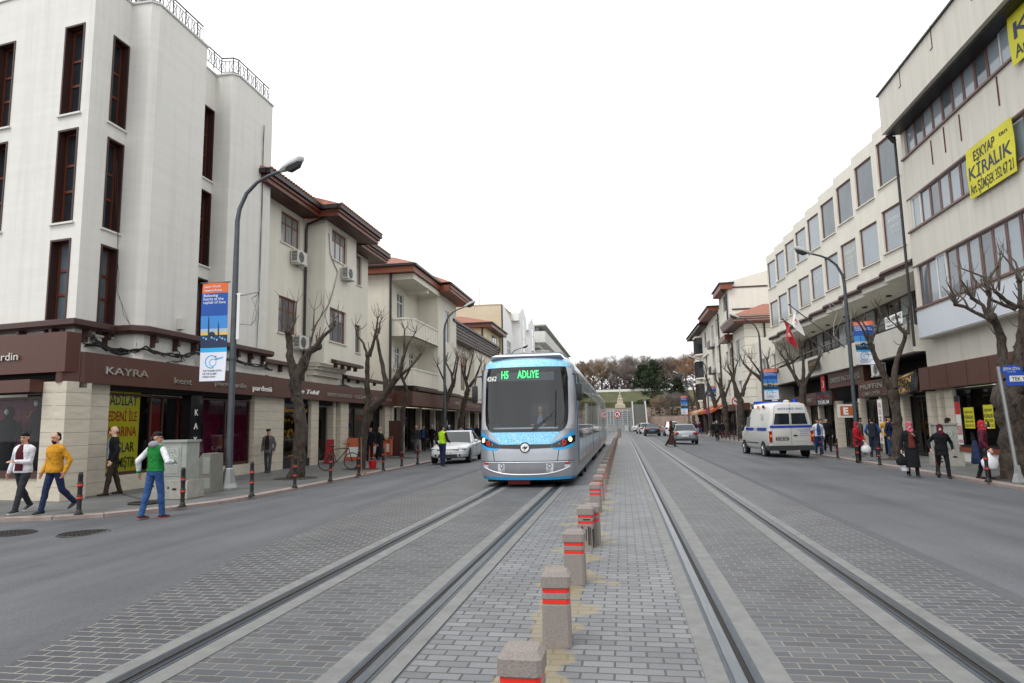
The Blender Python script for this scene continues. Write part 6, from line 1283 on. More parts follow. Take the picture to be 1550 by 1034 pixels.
pollard(47, [[(1162, 672, 17), (1162, 625, 16), (1162, 598, 15), (1160, 580, 14)], [(1158, 582, 9), (1148, 570, 7), (1137, 562, 5), (1126, 550, 3)], [(1164, 580, 10), (1171, 566, 8), (1182, 556, 6), (1199, 549, 5)], [(1158, 580, 6), (1150, 562, 4), (1137, 545, 2.5)], [(1162, 578, 6), (1164, 560, 4), (1162, 545, 2.5)], [(1199, 549, 4), (1210, 540, 3), (1214, 528, 2)]], 'pollarded tree just left of the white van roof', 19, 4, .9)
pollard(57, [[(1125, 664, 16), (1122, 640, 13), (1121, 608, 12), (1115, 592, 11)], [(1114, 592, 8), (1110, 572, 6), (1102, 555, 3)], [(1123, 600, 8), (1127, 585, 6), (1136, 566, 4)], [(1111, 573, 4), (1114, 556, 3), (1117, 548, 2)], [(1117, 592, 4), (1108, 570, 3), (1097, 560, 2)]], 'pollarded tree beside the round no left turn sign', 20, 3, 1.0)
pollard(65, [[(1101, 662, 11), (1099, 635, 10), (1097, 612, 10), (1092, 591, 10)], [(1092, 592, 8), (1090, 574, 6)], [(1096, 605, 6), (1103, 585, 4), (1108, 572, 3)], [(1091, 590, 5), (1084, 575, 3), (1082, 566, 2)]], 'pollarded tree with a stubby top between the two round signs', 21, 3, .8)
pollard(73, [[(1089, 659, 9), (1088, 640, 9), (1082, 610, 8), (1076, 592, 7)], [(1076, 592, 6), (1070, 575, 4), (1067, 565, 2)], [(1083, 612, 5), (1091, 598, 4), (1096, 588, 3)]], 'pollarded tree leaning left behind the cyclist', 22, 3, 1.1)
pollard(82, [[(1072, 657, 8), (1071, 635, 8), (1067, 615, 7), (1066, 600, 7)], [(1066, 602, 5), (1060, 585, 3)], [(1067, 602, 5), (1072, 588, 3)]], 'pollarded tree near the blue and red no stopping sign', 23, 3, 1.1)
pollard(92, [[(1061, 656, 8), (1060, 635, 7), (1056, 610, 7), (1053, 600, 6)], [(1053, 602, 5), (1049, 588, 3)], [(1056, 610, 4), (1062, 592, 3)]], 'last pollarded tree in the right hand row', 24, 3, 1.2)
pollard(104, [[(1051, 655, 6), (1050, 632, 6), (1047, 612, 5)], [(1047, 612, 4), (1043, 600, 3)], [(1048, 615, 4), (1053, 600, 2)]], 'small far pollarded tree left of the last oriel house', 25, 3, 1.2)
# ------------------------------------------------------------------ street furniture
mat('cabinet_grey', '#8d918a', .6, var=.18, scale=3, bump=.1); mat('concrete_base', '#918f87', .85, var=.2, scale=4, bump=.3); mat('scuff_white', '#b9bdb8', .7); mat('kiosk_grey', '#7d7c72', .5, .3, var=.15, scale=2)
def cabinet(loc, rz, w_, label, seed):
    t = thing('utility_cabinet', label, 'utility cabinet', loc, rz); r = random.Random(seed)
    m = MB(); m.box(-w_/2-.1, w_/2+.1, -.33, .33, 0, .4); b = m.build('plinth', 'concrete_base', t); s_ = MB()
    for k in range(5): x = r.uniform(-w_/2, w_/2-.1); s_.ell((x, -.331, .12+.2*r.random()), (.06*r.random()+.02, .004, .03), 8, 5)
    s_.build('chip', 'dirt_black', b)
    m = MB(); m.box(-w_/2, w_/2, -.25, .25, .4, 1.24); m.box(-w_/2-.03, w_/2+.03, -.28, .28, 1.24, 1.29); bd = m.build('casing', 'cabinet_grey', t)
    m = MB(); m.box(-w_/2+.06, w_/2-.12, -.262, -.251, .5, 1.17); m.box(-w_/2+.1, w_/2-.16, -.27, -.262, .55, 1.12); dr = m.build('door', 'cabinet_grey', bd)
    m = MB()
    for k in range(14):
        a = r.uniform(0, 6.28); c = V((r.uniform(-.12, .12), -.272, r.uniform(.72, 1.02))); q = [c+V((.07*math.cos(a+i*.9), 0, .07*math.sin(a+i*.9)))*(1+i*.15) for i in range(5)]; m.tube(q, .006, 4)
    m.build('paint_scuff', 'scuff_white', dr); return t
cabinet((-10.0, 13.75, .085), .06, .72, 'grey utility cabinet with scuffed door on a chipped plinth, left pavement', 3)
cabinet((9.75, 22.4, .085), -.25, .62, 'grey utility cabinet behind the women on the right pavement', 4)
t = thing('telephone_pedestal', 'slanted grey metal telephone pedestal beside the left lamp post', 'telephone', (-10.1, 15.05, .085), .0); m = MB()
m.extr([(-.27, -.25, 0), (.25, -.25, 0), (.22, -.25, .93), (.0, -.25, .94), (-.15, -.25, .75)], (0, .5, 0)); b = m.build('casing', 'kiosk_grey', t); m = MB(); m.box(.03, .22, -.256, -.25, .1, .35); m.box(.02, .2, -.258, -.25, .45, .85); m.build('panel', 'cabinet_grey', b)
# bucket, bicycle, boards
t = thing('bucket', 'red plastic bucket on the pavement beside the forked tree', 'bucket', (-9.1, 23.4, .075)); m = MB(); m.tube([(0, 0, 0), (0, 0, .3), (0, 0, .32)], [.13, .17, .175], 18); m.build('tub', mat('bucket_red', '#b3131d', .4), t, smooth=40)
m = MB(); m.tube([(.17*math.cos(PI*i/10), 0, .3+.14*math.sin(PI*i/10)) for i in range(11)], .008, 5); m.build('handle', 'cable_grey', t)
mat('bike_black', '#17181a', .4); mat('mop_wood', '#8b6f4a', .7)
m = MB(); m.tube([(-9.45, 23.2, .1), (-9.5, 23.25, 1.4)], .015, 6); m.box(-9.62, -9.3, 23.1, 23.3, .075, .12); tag(m.build('broom', 'mop_wood'), 'broom with a pale wooden handle leaning at the forked tree', 'broom')
def bicycle(loc, rz, label):
    t = thing('bicycle', label, 'bicycle', loc, rz)
    for x in (-.52, .52):
        m = MB(); m.tube([(x+.32*math.cos(2*PI*i/24), 0, .34+.32*math.sin(2*PI*i/24)) for i in range(25)], .02, 6)
        for k in range(10): a = PI*k/10; m.tube([(x+.31*math.cos(a), 0, .34+.31*math.sin(a)), (x-.31*math.cos(a), 0, .34-.31*math.sin(a))], .003, 3)
        m.build('wheel', 'bike_black', t)
    m = MB(); A, B_, Cc, D_ = (-.52, 0, .34), (-.12, 0, .32), (-.26, 0, .82), (.38, 0, .85)
    for p, q in ((A, B_), (A, Cc), (B_, Cc), (B_, D_), (Cc, D_), (D_, (.52, 0, .34))): m.tube([p, q], .018, 6)
    m.build('frame', 'bike_black', t); m = MB(); m.tube([D_, (.36, 0, 1.0), (.34, -.26, 1.03), (.22, -.29, 1.02)], .013, 6); m.tube([(.36, 0, 1.0), (.34, .26, 1.03), (.22, .29, 1.02)], .013, 6); m.build('handlebar', 'bike_black', t)
    m = MB(); m.tube([Cc, (-.28, 0, .92)], .014, 6); m.ell((-.3, 0, .95), (.14, .07, .035), 10, 6); m.build('saddle', 'bike_black', t, smooth=60); return t
bicycle((-10.05, 22.6, .085), .75, 'black bicycle parked against the forked tree')
mat('orange_box', '#a9491b', .5); mat('board_red', '#8c1a1c', .5); mat('paper', '#cfcdc6', .7); mat('brown_panel', '#4a2a20', .6)
m = MB(); m.hexa([(-.35, 0, 0), (.35, 0, 0), (.35, .1, 0), (-.35, .1, 0), (-.3, .2, 1.1), (.3, .2, 1.1), (.3, .28, 1.1), (-.3, .28, 1.1)]); t = thing('pavement_board', 'orange and white advertising board leaning outside the electronics shop', 'sign board', (-12.0, 28.4, .12), .25); f = m.build('frame', 'orange_box', t)
m = MB(); m.quad((-.28, .03, .18), (.28, .03, .18), (.24, .18, .98), (-.24, .18, .98)); m.build('paper', 'paper', f)
for k, (x, y, h, w_, lab) in enumerate(((-12.0, 29.6, 1.05, .7, 'tall orange display box under the shop sign by the bicycle'), (-11.5, 30.4, .8, .6, 'low orange display box in front of the electronics window'), (-11.6, 31.6, .9, .6, 'orange vending cabinet right of the forked tree'))):
    t = thing('display_box', lab, 'display box', (x, y, .12), .1); m = MB(); m.box(-w_/2, w_/2, -.25, .25, .08, h); m.box(-w_/2-.03, w_/2+.03, -.28, .28, h, h+.05); b = m.build('box', 'orange_box', t); m = MB(); m.box(-w_/2+.06, w_/2-.06, -.256, -.251, h*.3, h*.8); m.build('front_label', 'paper', b); m = MB()
    for i in range(5): m.box(-w_/2+.05+i*.13, -w_/2+.14+i*.13, -.1, .1, h+.051, h+.1+.12*rnd.random(), i % 4)
    m.build('goods', GOODS[:4], t)
m = MB(); m.hexa([(-.25, 0, 0), (.25, 0, 0), (.25, .04, 0), (-.25, .04, 0), (-.25, .3, 1.1), (.1, .3, 1.1), (.1, .34, 1.1), (-.25, .34, 1.1)]); tag(m.build('leaning_board', 'board_red', loc=(-12.0, 25.95, .12)), 'dark red board leaning by the glass shop door', 'board')
m = MB(); m.box(-11.9, -11.2, 32.8, 33.1, .12, 1.9); tag(m.build('wooden_screen', 'brown_panel'), 'brown wooden screen behind the woman in black on the left pavement', 'screen')
t = thing('motor_scooter', 'dark parked scooter left of the white van on the right pavement', 'scooter', (9.1, 45, .07), 1.2)
for x in (-.55, .6): m = MB(); m.tube([(x, -.05, .26), (x, .05, .26)], .26, 14); m.build('wheel', 'bike_black', t, smooth=40)
m = MB(); m.loft([[(x, s*w_, z) for s, z in ((-1, z0), (1, z0), (.8, z1), (-.8, z1))] for x, w_, z0, z1 in ((-.75, .1, .45, .7), (-.4, .17, .3, .82), (.0, .16, .25, .5), (.3, .14, .25, .5), (.45, .14, .3, .95), (.55, .1, .5, 1.05))]); m.tube([(.5, -.3, 1.1), (.5, .3, 1.1)], .02, 6); m.build('body', 'tram_black', t, smooth=40)
# ------------------------------------------------------------------ signs
mat('sign_red', '#c4242a', .4); mat('sign_white', '#d6d6d2', .4); mat('sign_blue', '#1c4aa5', .4); mat('sign_black', '#151515', .5); mat('flag_red', '#b01d24', .7)
def round_sign(x, y, zc, r, kind, label, ztop=None):
    t = thing('traffic_sign', label, 'traffic sign', (x, y, pz(x))); zc -= pz(x); m = MB(); m.tube([(0, .03, 0), (0, .03, zc+r)], .035, 8); m.build('pole', 'galv', t)
    m = MB(); nn = (0, -1, 0); m.disc((0, 0, zc), nn, r, 28, 0, th=.015); o = -.004
    if kind == 'nostop': m.disc((0, o, zc), nn, r*.8, 28, 2)
    else: m.disc((0, o, zc), nn, r*.74, 28, 1)
    if kind == 'uturn':
        q = [(-.3, -.45), (-.3, .1)]+[(-.05+.25*math.cos(PI-PI*i/8), .1+.25*math.sin(PI-PI*i/8)) for i in range(1, 9)]+[(.2, -.1)]; m.tube([(a*r, -.012, zc+b*r) for a, b in q], r*.1, 6, 3); m.poly([(.0*r, -.014, zc-.1*r), (.4*r, -.014, zc-.1*r), (.2*r, -.014, zc-.4*r)], 3)
    if kind == 'left':
        m.tube([(.2*r, -.012, zc-.45*r), (.2*r, -.012, zc+.1*r), (-.2*r, -.012, zc+.1*r)], r*.1, 6, 3); m.poly([(-.15*r, -.014, zc-.12*r), (-.15*r, -.014, zc+.32*r), (-.48*r, -.014, zc+.1*r)], 3)
    if kind == 'nostop': m.tube([(-.55*r, -.012, zc+.55*r), (.55*r, -.012, zc-.55*r)], r*.1, 6, 0); m.tube([(-.55*r, -.012, zc-.55*r), (.55*r, -.012, zc+.55*r)], r*.1, 6, 0)
    else: m.tube([(-.5*r, -.018, zc+.5*r), (.5*r, -.018, zc-.5*r)], r*.06, 6, 0)
    m.build('sign_plate', ['sign_red', 'sign_white', 'sign_blue', 'sign_black'], t)
round_sign(-.5, 69, 2.45, .37, 'uturn', 'round no U turn sign at the end of the stone post row')
m = MB(); m.cyl((-.35, 72.5), .17, 0, .95, 14); tag(m.build('end_post', 'granite_pink'), 'plain round post at the far end of the stone post row', 'post')
round_sign(9.55, 58.5, 3.2, .36, 'left', 'round no left turn sign in front of the tree trunk')
round_sign(9.3, 75, 2.6, .34, 'nostop', 'round blue and red no stopping sign beyond the cyclist')
t = thing('street_name_sign', 'leaning grey post with oval street name plate and blue one way plate', 'sign', (8.62, 16.55, .075)); top = at(1511, 555, 16.6)-V(t.location); m = MB(); m.tube([(0, 0, .05), top], .042, 10); m.build('post', 'galv', t, smooth=40)
m = MB(); m.loft([[(r*math.cos(2*PI*i/6), r*math.sin(2*PI*i/6), z) for i in range(6)] for z, r in ((0, .14), (.03, .14), (.22, .08), (.4, .055))]); m.build('base', 'galv', t)
m = MB(); c = at(1531, 559.5, 16.55)-V(t.location); n = 28; m.poly([c+V((.23*math.cos(2*PI*i/n), 0, .105*math.sin(2*PI*i/n))) for i in range(n)], 0); m.poly([c+V((.23*math.cos(-2*PI*i/n), .012, .105*math.sin(2*PI*i/n))) for i in range(n)], 0)
letters(m, 'ŞEYH ZİYA', c+V((-.17, -.005, -.01)), (1, 0, 0), UPZ, .085, 1, 0, width=.34, bold=.01); letters(m, 'SOKAK', c+V((-.09, -.005, -.07)), (1, 0, 0), UPZ, .045, 1, 0, width=.18); m.build('name_plate', ['sign_blue', 'sign_white'], t)
m = MB(); c = at(1523, 584, 16.55)-V(t.location); m.box(c.x, c.x+.66, c.y-.03, c.y-.02, c.z, c.z+.3, 0); m.box(c.x+.07, c.x+.59, c.y-.034, c.y-.03, c.z+.09, c.z+.22, 1); letters(m, 'TEK YÖN', (c.x+.11, c.y-.038, c.z+.11), (1, 0, 0), UPZ, .12, 2, 0, width=.44, bold=.01); m.build('direction_plate', ['sign_blue', 'sign_white', 'sign_black'], t)
for k, (x, y, z, lab) in enumerate(((9.0, 100, 3.0, 'small square blue sign beyond the awnings on the right'), (6.5, 128, 3.4, 'long blue direction sign near the far park trees'), (1.6, 128, 2.3, 'blue and yellow keep right sign near the park steps'))):
    t = thing('traffic_sign', lab, 'traffic sign', (x, y, 0)); m = MB(); m.tube([(0, .02, 0), (0, .02, z)], .05, 6); m.build('pole', 'galv', t); m = MB(); w_ = (.4, 1.0, .4)[k]
    if k == 2: m.disc((0, -.03, z), (0, -1, 0), .42, 20, 0, th=.02); m.box(-.25, .25, -.05, -.03, z-1.3, z-.45, 2)
    else: m.box(-w_, w_, -.03, 0, z-.35, z+.35, 0); m.box(-w_*.6, w_*.6, -.034, -.03, z-.15, z+.15, 1)
    m.build('sign_plate', ['sign_blue', 'sign_white', 'amber'], t)
# ------------------------------------------------------------------ flags
def flag(p0, p1, col, label, emblem=True, sag=.5):
    t = thing('flag', label, 'flag'); m = MB(); m.tube([p0, p1], .03, 6); m.tube([p1, V(p1)+V((0, 0, .05))], .05, 6); m.build('pole', 'gutter_black', t)
    a = V(p1); d = (V(p0)-a).normalized(); W_ = .85; H_ = 1.15; m = MB(); nx, nz = 6, 8
    pos = lambda i, k, o=0: a+d*(W_*i)+V((.12*math.sin(i*5+k*3)+.25*k*.4, .10*math.sin(i*7+k*2)+o, -H_*k*(.85+.15*i)-.1*i))
    for j in range(nz):
        for i in range(nx): m.quad(pos(i/nx, (j+1)/nz), pos((i+1)/nx, (j+1)/nz), pos((i+1)/nx, j/nz), pos(i/nx, j/nz), 0)
    f = m.build('cloth', [col], t)
    if emblem:
        e = MB()
        for r_, cx, k in ((.3, .5, 0), (.24, .57, 1)): e.poly([pos(cx+r_*math.cos(2*PI*q/18), .45+r_*.65*math.sin(2*PI*q/18), -.03-.012*k) for q in range(18)], k)
        e.poly([pos(.78+(.1 if q % 2 == 0 else .042)*math.cos(PI*q/5), .45+(.1 if q % 2 == 0 else .042)*.65*math.sin(PI*q/5), -.05) for q in range(10)], 0)
        e.build('emblem', ['letter_white', col] if col == 'flag_red' else ['flag_red', 'letter_white'], f)
    return t
flag((10.55, 35.6, 4.9), (9.0, 38.2, 7.1), 'flag_red', 'red flag with white crescent and star on an angled pole')
flag((10.55, 33.2, 4.9), (8.95, 36.4, 7.6), 'letter_white', 'white flag with a red emblem on the longer angled pole')
m = MB(); Fv_ = FR(10.86); Fv_.box(m, 37.9, 38.6, 2.75, 3.9, 0, .02, 0); c = Fv_.P(38.25, 3.45, .025)
for r_, o, k in ((.2, 0, 1), (.16, .05, 0)): m.disc(c+V((-.002*(k == 0), o, 0)), Xm, r_, 18, k)
tag(m.build('hanging_flag', ['flag_red', 'letter_white']), 'red crescent flag hung flat on the facade above the van', 'flag')
# ------------------------------------------------------------------ settle both sides of the street on the falling road
KEEP = {'bollard', 'bicycle', 'bucket', 'broom', 'manhole cover', 'display box', 'sign board', 'board', 'scooter'}
def mid_x(o):
    xs = []
    def rec(q, off):
        if q.type == 'MESH' and len(q.data.vertices): vs = q.data.vertices; xs.append(sum(v.co.x for v in vs)/len(vs)+off)
        for c in q.children: rec(c, off)
    rec(o, 0); return sum(xs)/len(xs) if xs else 0
for o in [q for q in C.objects if q.parent is None and q.type in ('MESH', 'EMPTY')]:
    if o.name.split('.')[0] in ('road', 'paving', 'outer_paving', 'tar_seam', 'track_bed', 'rail', 'tram', 'stone_bollard', 'end_post'): continue
    if o.location.length > .5:
        x = o.location.x
        if abs(x) < 3 and o.get('category') == 'traffic sign' and o.location.y < 100: continue
        s = camber(x)
    else: x = mid_x(o); s = SL if x < 0 else SR
    o.location = EYE+(V(o.location)-EYE)*s
    if o.get('category') not in KEEP: o.scale = V(o.scale)*s
# ------------------------------------------------------------------ people
mat('skin', '#b98a72', .55, var=.06, scale=30); mat('skin_pale', '#cfa891', .55, var=.05, scale=30); mat('skin_tan', '#9c6f57', .55, var=.06, scale=30)
mat('hair_black', '#0f0c0a', .7, spec=.25, bump=.6, bscale=60, stretch=(1, 1, .3)); mat('hair_grey', '#a9a6a0', .7, bump=.4, bscale=80); mat('lip', '#8c5449', .5); mat('eye_dark', '#15100e', .3)
def cloth(n, c, v=.22, s=7, b=.9):
    m = mat('cloth_'+n, c, .9, var=v, scale=s, bump=b, bscale=11, spec=.3); m.node_tree.nodes['Bump'].inputs['Distance'].default_value = .05; return m
for n_, c_ in (('white', '#cfcfd4'), ('maroon', '#431319'), ('charcoal', '#2b2c30'), ('mustard', '#b8821c'), ('navy', '#1e2946'), ('ink', '#101116'), ('shirt_blue', '#8f96ab'), ('brown', '#33271f'), ('green', '#15722e'), ('denim', '#2c4a78'), ('hood_grey', '#85868b'), ('grey', '#5c5a5d'), ('stripe', '#2a1d19'), ('hivis', '#a8d426'), ('plum', '#4c1526'), ('rust', '#5e2a20'), ('yellow_tee', '#c08f14'), ('vest', '#252834'), ('red', '#94121c'), ('blue', '#22477f'), ('coat_brown', '#3c2722'), ('slate', '#3e4146'), ('pink', '#b0586a'), ('cream', '#a99c84'), ('scarf_red', '#9c2430'), ('cap', '#23262d'), ('lightgrey', '#8f9094')): cloth(n_, c_)
mat('shoe_black', '#121214', .45); mat('shoe_sole', '#c9432f', .6); mat('shoe_brown', '#3c2018', .45); mat('sole_white', '#c7c7c5', .6); mat('bag_white', '#d3d4d8', .35, var=.1, scale=12); mat('phone_black', '#1a1a1e', .25)
VOX = []
def vox(mb, name, m, par, size):
    o = mb.build(name, m, par); VOX.append((o, size)); return o
def person(label, x, y, rz=0, H=1.72, la=(0, 0), ra=(0, 0), lh=None, rh=None, top='charcoal', hem=.88, flare=1.0, tr='navy', shoe='shoe_black', hair='hair_black', scarf=None, lean=0, turn=0, beard=False, open_=None, cap=None, sleeve=None, cuff=None, hood=None, glasses=False, fat=1.0, skin='skin', lod=1, z=None, group=None, bald=False, belt=None, sole=None, sit=None, neckh=.0, thin=False):
    """a person facing -Y; la/ra = thigh swing and knee bend (radians); lh/rh = hand targets"""
    k = H/1.72; t = thing('person', label, 'person', Wp((x, y, pz(x) if z is None else z)), rz, group); v1 = (.0085, .013, .022)[lod-1]; v2 = (.012, .016, .024)[lod-1]
    fw = V((0, -1, 0)); J = {}
    hz = .905*k; legs = {}
    for s, (a, b) in ((1, la), (-1, ra)):
        hip = V((s*.088*k, 0, hz)); kn = hip+V((s*.012, -math.sin(a)*.43*k, -math.cos(a)*.43*k)); c = a-b; an = kn+V((0, -math.sin(c)*.41*k, -math.cos(c)*.41*k)); legs[s] = [hip, kn, an, c]
    lo = min(l[2].z+(.02 if l[3] > -.25 else .06*min(1, -l[3]))*-0 for l in legs.values()); dz = .075*k-lo if sit is None else sit
    for l in legs.values():
        for i in range(3): l[i] = l[i]+V((0, 0, dz))
    hz += dz; ML = Matrix.Rotation(lean, 4, 'X'); base = V((0, 0, hz))
    up = lambda p: base+(ML @ V(p)) if lean else base+V(p)       # torso space, origin at the hips
    T = [(-.06, .155, .11, 0), (.02, .165, .115, .0), (.12, .150, .105, 0), (.2, .148, .102, 0), (.30, .162, .110, -.005), (.40, .178, .112, -.005), (.47, .186, .100, .005), (.515, .165, .085, .01), (.55, .10, .07, .015), (.58, .062, .06, .01)]
    def torso(mb, z0, z1, g, m=0, fl=1.0):
        n = 18; rr = []
        zs = [z0]+[q[0] for q in T if z0+.015 < q[0] < z1-.01]+[z1]
        for z in zs:
            if z <= T[0][0]:
                f = (T[0][0]-z); w_, d, oy = T[0][1]*(1+(fl-1)*f/.5), T[0][2]*(1+(fl-.6)*f/.5), 0
            else:
                for A, B_ in zip(T[:-1], T[1:]):
                    if A[0] <= z <= B_[0]: q = (z-A[0])/(B_[0]-A[0]); w_, d, oy = [A[i]+(B_[i]-A[i])*q for i in (1, 2, 3)]; break
            w_, d = (w_*(fat if z < .42 else (1+fat)/2)+g)*k, (d*fat+g)*k; r = []
            for i in range(n):
                a = 2*PI*i/n; cx, sy = math.cos(a), math.sin(a); p = (w_*math.copysign(abs(cx)**.85, cx), d*math.copysign(abs(sy)**.85, sy)+oy*k, z*k)
                r.append(up(p) if z > -.02 else V(p)+base)
            rr.append(r)
        mb.loft(rr, m)
    sh = {s: up((s*.175*k, .01*k, .455*k)) for s in (1, -1)}; arms = {}
    for s, tgt in ((1, lh), (-1, rh)):
        S = sh[s]; W_ = base+V(tgt)*k if tgt is not None else S+V((s*.07*k, -.03*k, -.51*k))
        A_, B_ = .285*k, .255*k; d = W_-S; Ld = min(d.length, (A_+B_)*.985); d = d.normalized(); W_ = S+d*Ld; ca = (A_*A_+Ld*Ld-B_*B_)/(2*A_*Ld); sa = math.sqrt(max(0, 1-ca*ca)); pole = V((s*.55, .8, -.35)); pole = (pole-d*pole.dot(d)).normalized()
        arms[s] = (S, S+d*A_*ca+pole*A_*sa, W_)
    nk = up((0, .012*k, .57*k)); hc = up((0, -.012*k, .695*k)); MH = Matrix.Rotation(turn, 3, 'Z') @ Matrix.Rotation(.2, 3, 'X'); HP = lambda p: hc+(MH @ V(p))*k
    b = MB(); torso(b, -.06, .56, -.016)
    b.caps(nk-V((0, 0, .03*k)), hc-V((0, 0, .06*k)), .056*k, .052*k)
    b.ell(HP((0, .012, .022)), (.073*k, .09*k, .098*k), 14, 10); b.ell(HP((0, -.02, -.035)), (.06*k, .068*k, .085*k), 12, 10, M=MH); b.ell(HP((0, -.048, -.088)), (.032*k, .03*k, .026*k), 10, 8)
    b.caps(HP((0, -.082, .012)), HP((0, -.104, -.03)), .011*k, .0155*k, 8)
    b.ell(HP((0, -.072, -.062)), (.026*k, .014*k, .012*k), 8, 6)
    for s in (1, -1): b.ell(HP((s*.076, .01, -.005)), (.012*k, .022*k, .034*k), 8, 6, M=MH); b.ell(HP((s*.03, -.068, .028)), (.026*k, .014*k, .01*k), 8, 6, M=MH)
    for s in (1, -1):
        S, E_, W_ = arms[s]; b.caps(S, E_, .045*k, .036*k); b.caps(E_, W_, .036*k, .026*k)
        h, kn, an, c = legs[s]; b.caps(h, kn, .07*k, .05*k); b.caps(kn, an, .048*k, .034*k); b.caps(an, an+V((0, -.035, -.04)), .028, .02)
        d = (W_-E_).normalized(); thumb = V((0, -1, 0)) if abs(d.y) < .7 else V((-s, 0, .3)); thumb = (thumb-d*thumb.dot(d)).normalized(); nrm = d.cross(thumb).normalized(); inward = nrm if nrm.x*s < 0 else -nrm
        pc = W_+d*.05*k
        b.loft([[W_+d*a*k+thumb*math.cos(q)*w_*k+nrm*math.sin(q)*h_*k for q in [2*PI*i/10 for i in range(10)]] for a, w_, h_ in ((-.012, .024, .021), (.02, .032, .018), (.06, .042, .016), (.092, .041, .013), (.1, .03, .008))])
        for i in range(4):
            o = W_+d*.088*k+thumb*(.030-.02*i)*k; L_ = (.072, .082, .076, .058)[i]*k; m1 = o+d*L_*.5+inward*.008*k; b.caps(o, m1, .0098*k, .0092*k, 7); b.caps(m1, m1+(d*.8+inward*.6).normalized()*L_*.5, .0092*k, .0078*k, 7)
        o = W_+d*.025*k+thumb*.03*k; m1 = o+(thumb*.75+d*.6).normalized()*.04*k; b.caps(o, m1, .0125*k, .0105*k, 7); b.caps(m1, m1+(d*.9+thumb*.2+inward*.3).normalized()*.032*k, .0105*k, .0085*k, 7)
    vox(b, 'body', skin, t, v1)
    # trousers
    if tr:
        m = MB(); torso(m, -.06, .1, .004)
        for s in (1, -1):
            h, kn, an, c = legs[s]; m.caps(h+V((0, .008, .0)), kn, .092*k*(.6+.4*fat), .068*k); m.caps(kn, kn.lerp(an, .35)+V((0, .015, 0))*k, .068*k, .066*k); m.caps(kn.lerp(an, .3), an+(an-kn).normalized()*.012, .062*k, .057*k)
            f = (an-kn).normalized()
            for q in (.5, .72, .9): m.ell(kn.lerp(an, q)+V((rnd.uniform(-.01, .01), rnd.uniform(-.01, .01), 0)), (.06*k, .062*k, .02*k), 8, 6)
        vox(m, 'trousers', 'cloth_'+tr, t, v2)
    # top
    m = MB(); hz_ = hem-.905; torso(m, hz_, .56 if not open_ else .555, .014, 0, flare); sl = m if sleeve is None else MB()
    for s in (1, -1):
        S, E_, W_ = arms[s]; sl.ell(S+V((-s*.02, 0, .0)), (.068*k, .07*k, .065*k), 10, 8); sl.caps(S, E_, .064*k, .056*k); sl.caps(E_, W_-(W_-E_)*.02, .056*k, .044*k)
        for q in (.82, .9, 1.0): sl.ell(S.lerp(E_, q), .059*k, 8, 6)
        sl.ell(E_.lerp(W_, .75), .049*k, 8, 6)
    vox(m, 'top', 'cloth_'+top, t, v2)
    if sleeve: vox(sl, 'sleeves', 'cloth_'+sleeve, t, v2)
    if cuff:
        for s in (1, -1):
            S, E_, W_ = arms[s]; q = MB(); d = (W_-E_).normalized(); q.tube([W_-d*.055, W_-d*.04, W_+d*.0, W_+d*.008], [.044*k, .05*k, .047*k, .03*k], 12); q.build('cuff', 'cloth_'+cuff, t, smooth=60)
        if belt: pass
    if belt: q = MB(); torso(q, hz_-.012, hz_+.05, .018); q.build('waistband', 'cloth_'+belt, t, smooth=60)
    if open_:       # garment worn open over a shirt: the shirt shows as a strip down the front
        q = MB(); rr = []
        for z, w_ in ((max(hz_, -.02)+.02, .085*fat), (.1, .09), (.25, .092), (.38, .085), (.46, .07), (.52, .05), (.555, .03)):
            for A, B_ in zip(T[:-1], T[1:]):
                if A[0] <= z <= B_[0]: f = (z-A[0])/(B_[0]-A[0]); d = A[2]+(B_[2]-A[2])*f; oy = A[3]+(B_[3]-A[3])*f
            d = (d*fat+.021)*k; rr.append([up((w_*k*math.cos(PI*i/6)*1.0, -d*(.90+.10*math.sin(PI*i/6))+oy*k, z*k)) for i in range(7)]+[up((-w_*k, -d+.07+oy*k, z*k)), up((w_*k, -d+.07+oy*k, z*k))])
        q.loft(rr); q.build('shirt_front', 'cloth_'+open_, t, smooth=60)
    for s in (1, -1):
        h, kn, an, c = legs[s]; p = max(0, -c-.25)*.9+(.25 if c > .3 else 0)*-1; R_ = Matrix.Rotation(p, 3, 'X'); q = MB(); A0 = an; F_ = lambda a: A0+(R_ @ V(a))*k
        q.loft([[F_((w_*math.cos(u), yy+0, zz+hh*math.sin(u))) for u in [2*PI*i/12 for i in range(12)]] for yy, w_, zz, hh in ((.075, .018, -.045, .02), (.068, .034, -.038, .036), (.03, .042, -.022, .05), (-.03, .042, -.032, .042), (-.1, .048, -.045, .029), (-.155, .043, -.051, .022), (-.185, .022, -.055, .013))])
        so = q.build('shoe', shoe, t, smooth=60)
        if sole: q = MB(); q.loft([[F_((w_*1.06*math.cos(u), yy, -.064+.011*math.sin(u))) for u in [2*PI*i/10 for i in range(10)]] for yy, w_ in ((.08, .02), (.07, .036), (.0, .044), (-.1, .048), (-.16, .042), (-.192, .02))]); q.build('sole', sole, so, smooth=60)
    # head dress
    if scarf:
        q = MB(); q.ell(HP((0, .022, .03)), (.092*k, .103*k, .115*k), 14, 10); q.ell(HP((0, .03, -.06)), (.085*k, .085*k, .1*k), 12, 8); q.caps(nk+V((0, 0, .03)), nk-V((0, .01, .06)), .082*k, .12*k)
        for s in (1, -1): q.caps(HP((s*.075, -.025, .035)), HP((s*.052, -.055, -.1)), .022*k, .03*k); q.caps(HP((s*.05, -.05, -.09)), up((s*.05, -.075, .5)), .036*k, .04*k)
        q.caps(HP((-.05, -.03, .09)), HP((.05, -.03, .09)), .03*k, .03*k); vox(q, 'headscarf', 'cloth_'+scarf, t, v1*1.2)
    elif hair:
        q = MB()
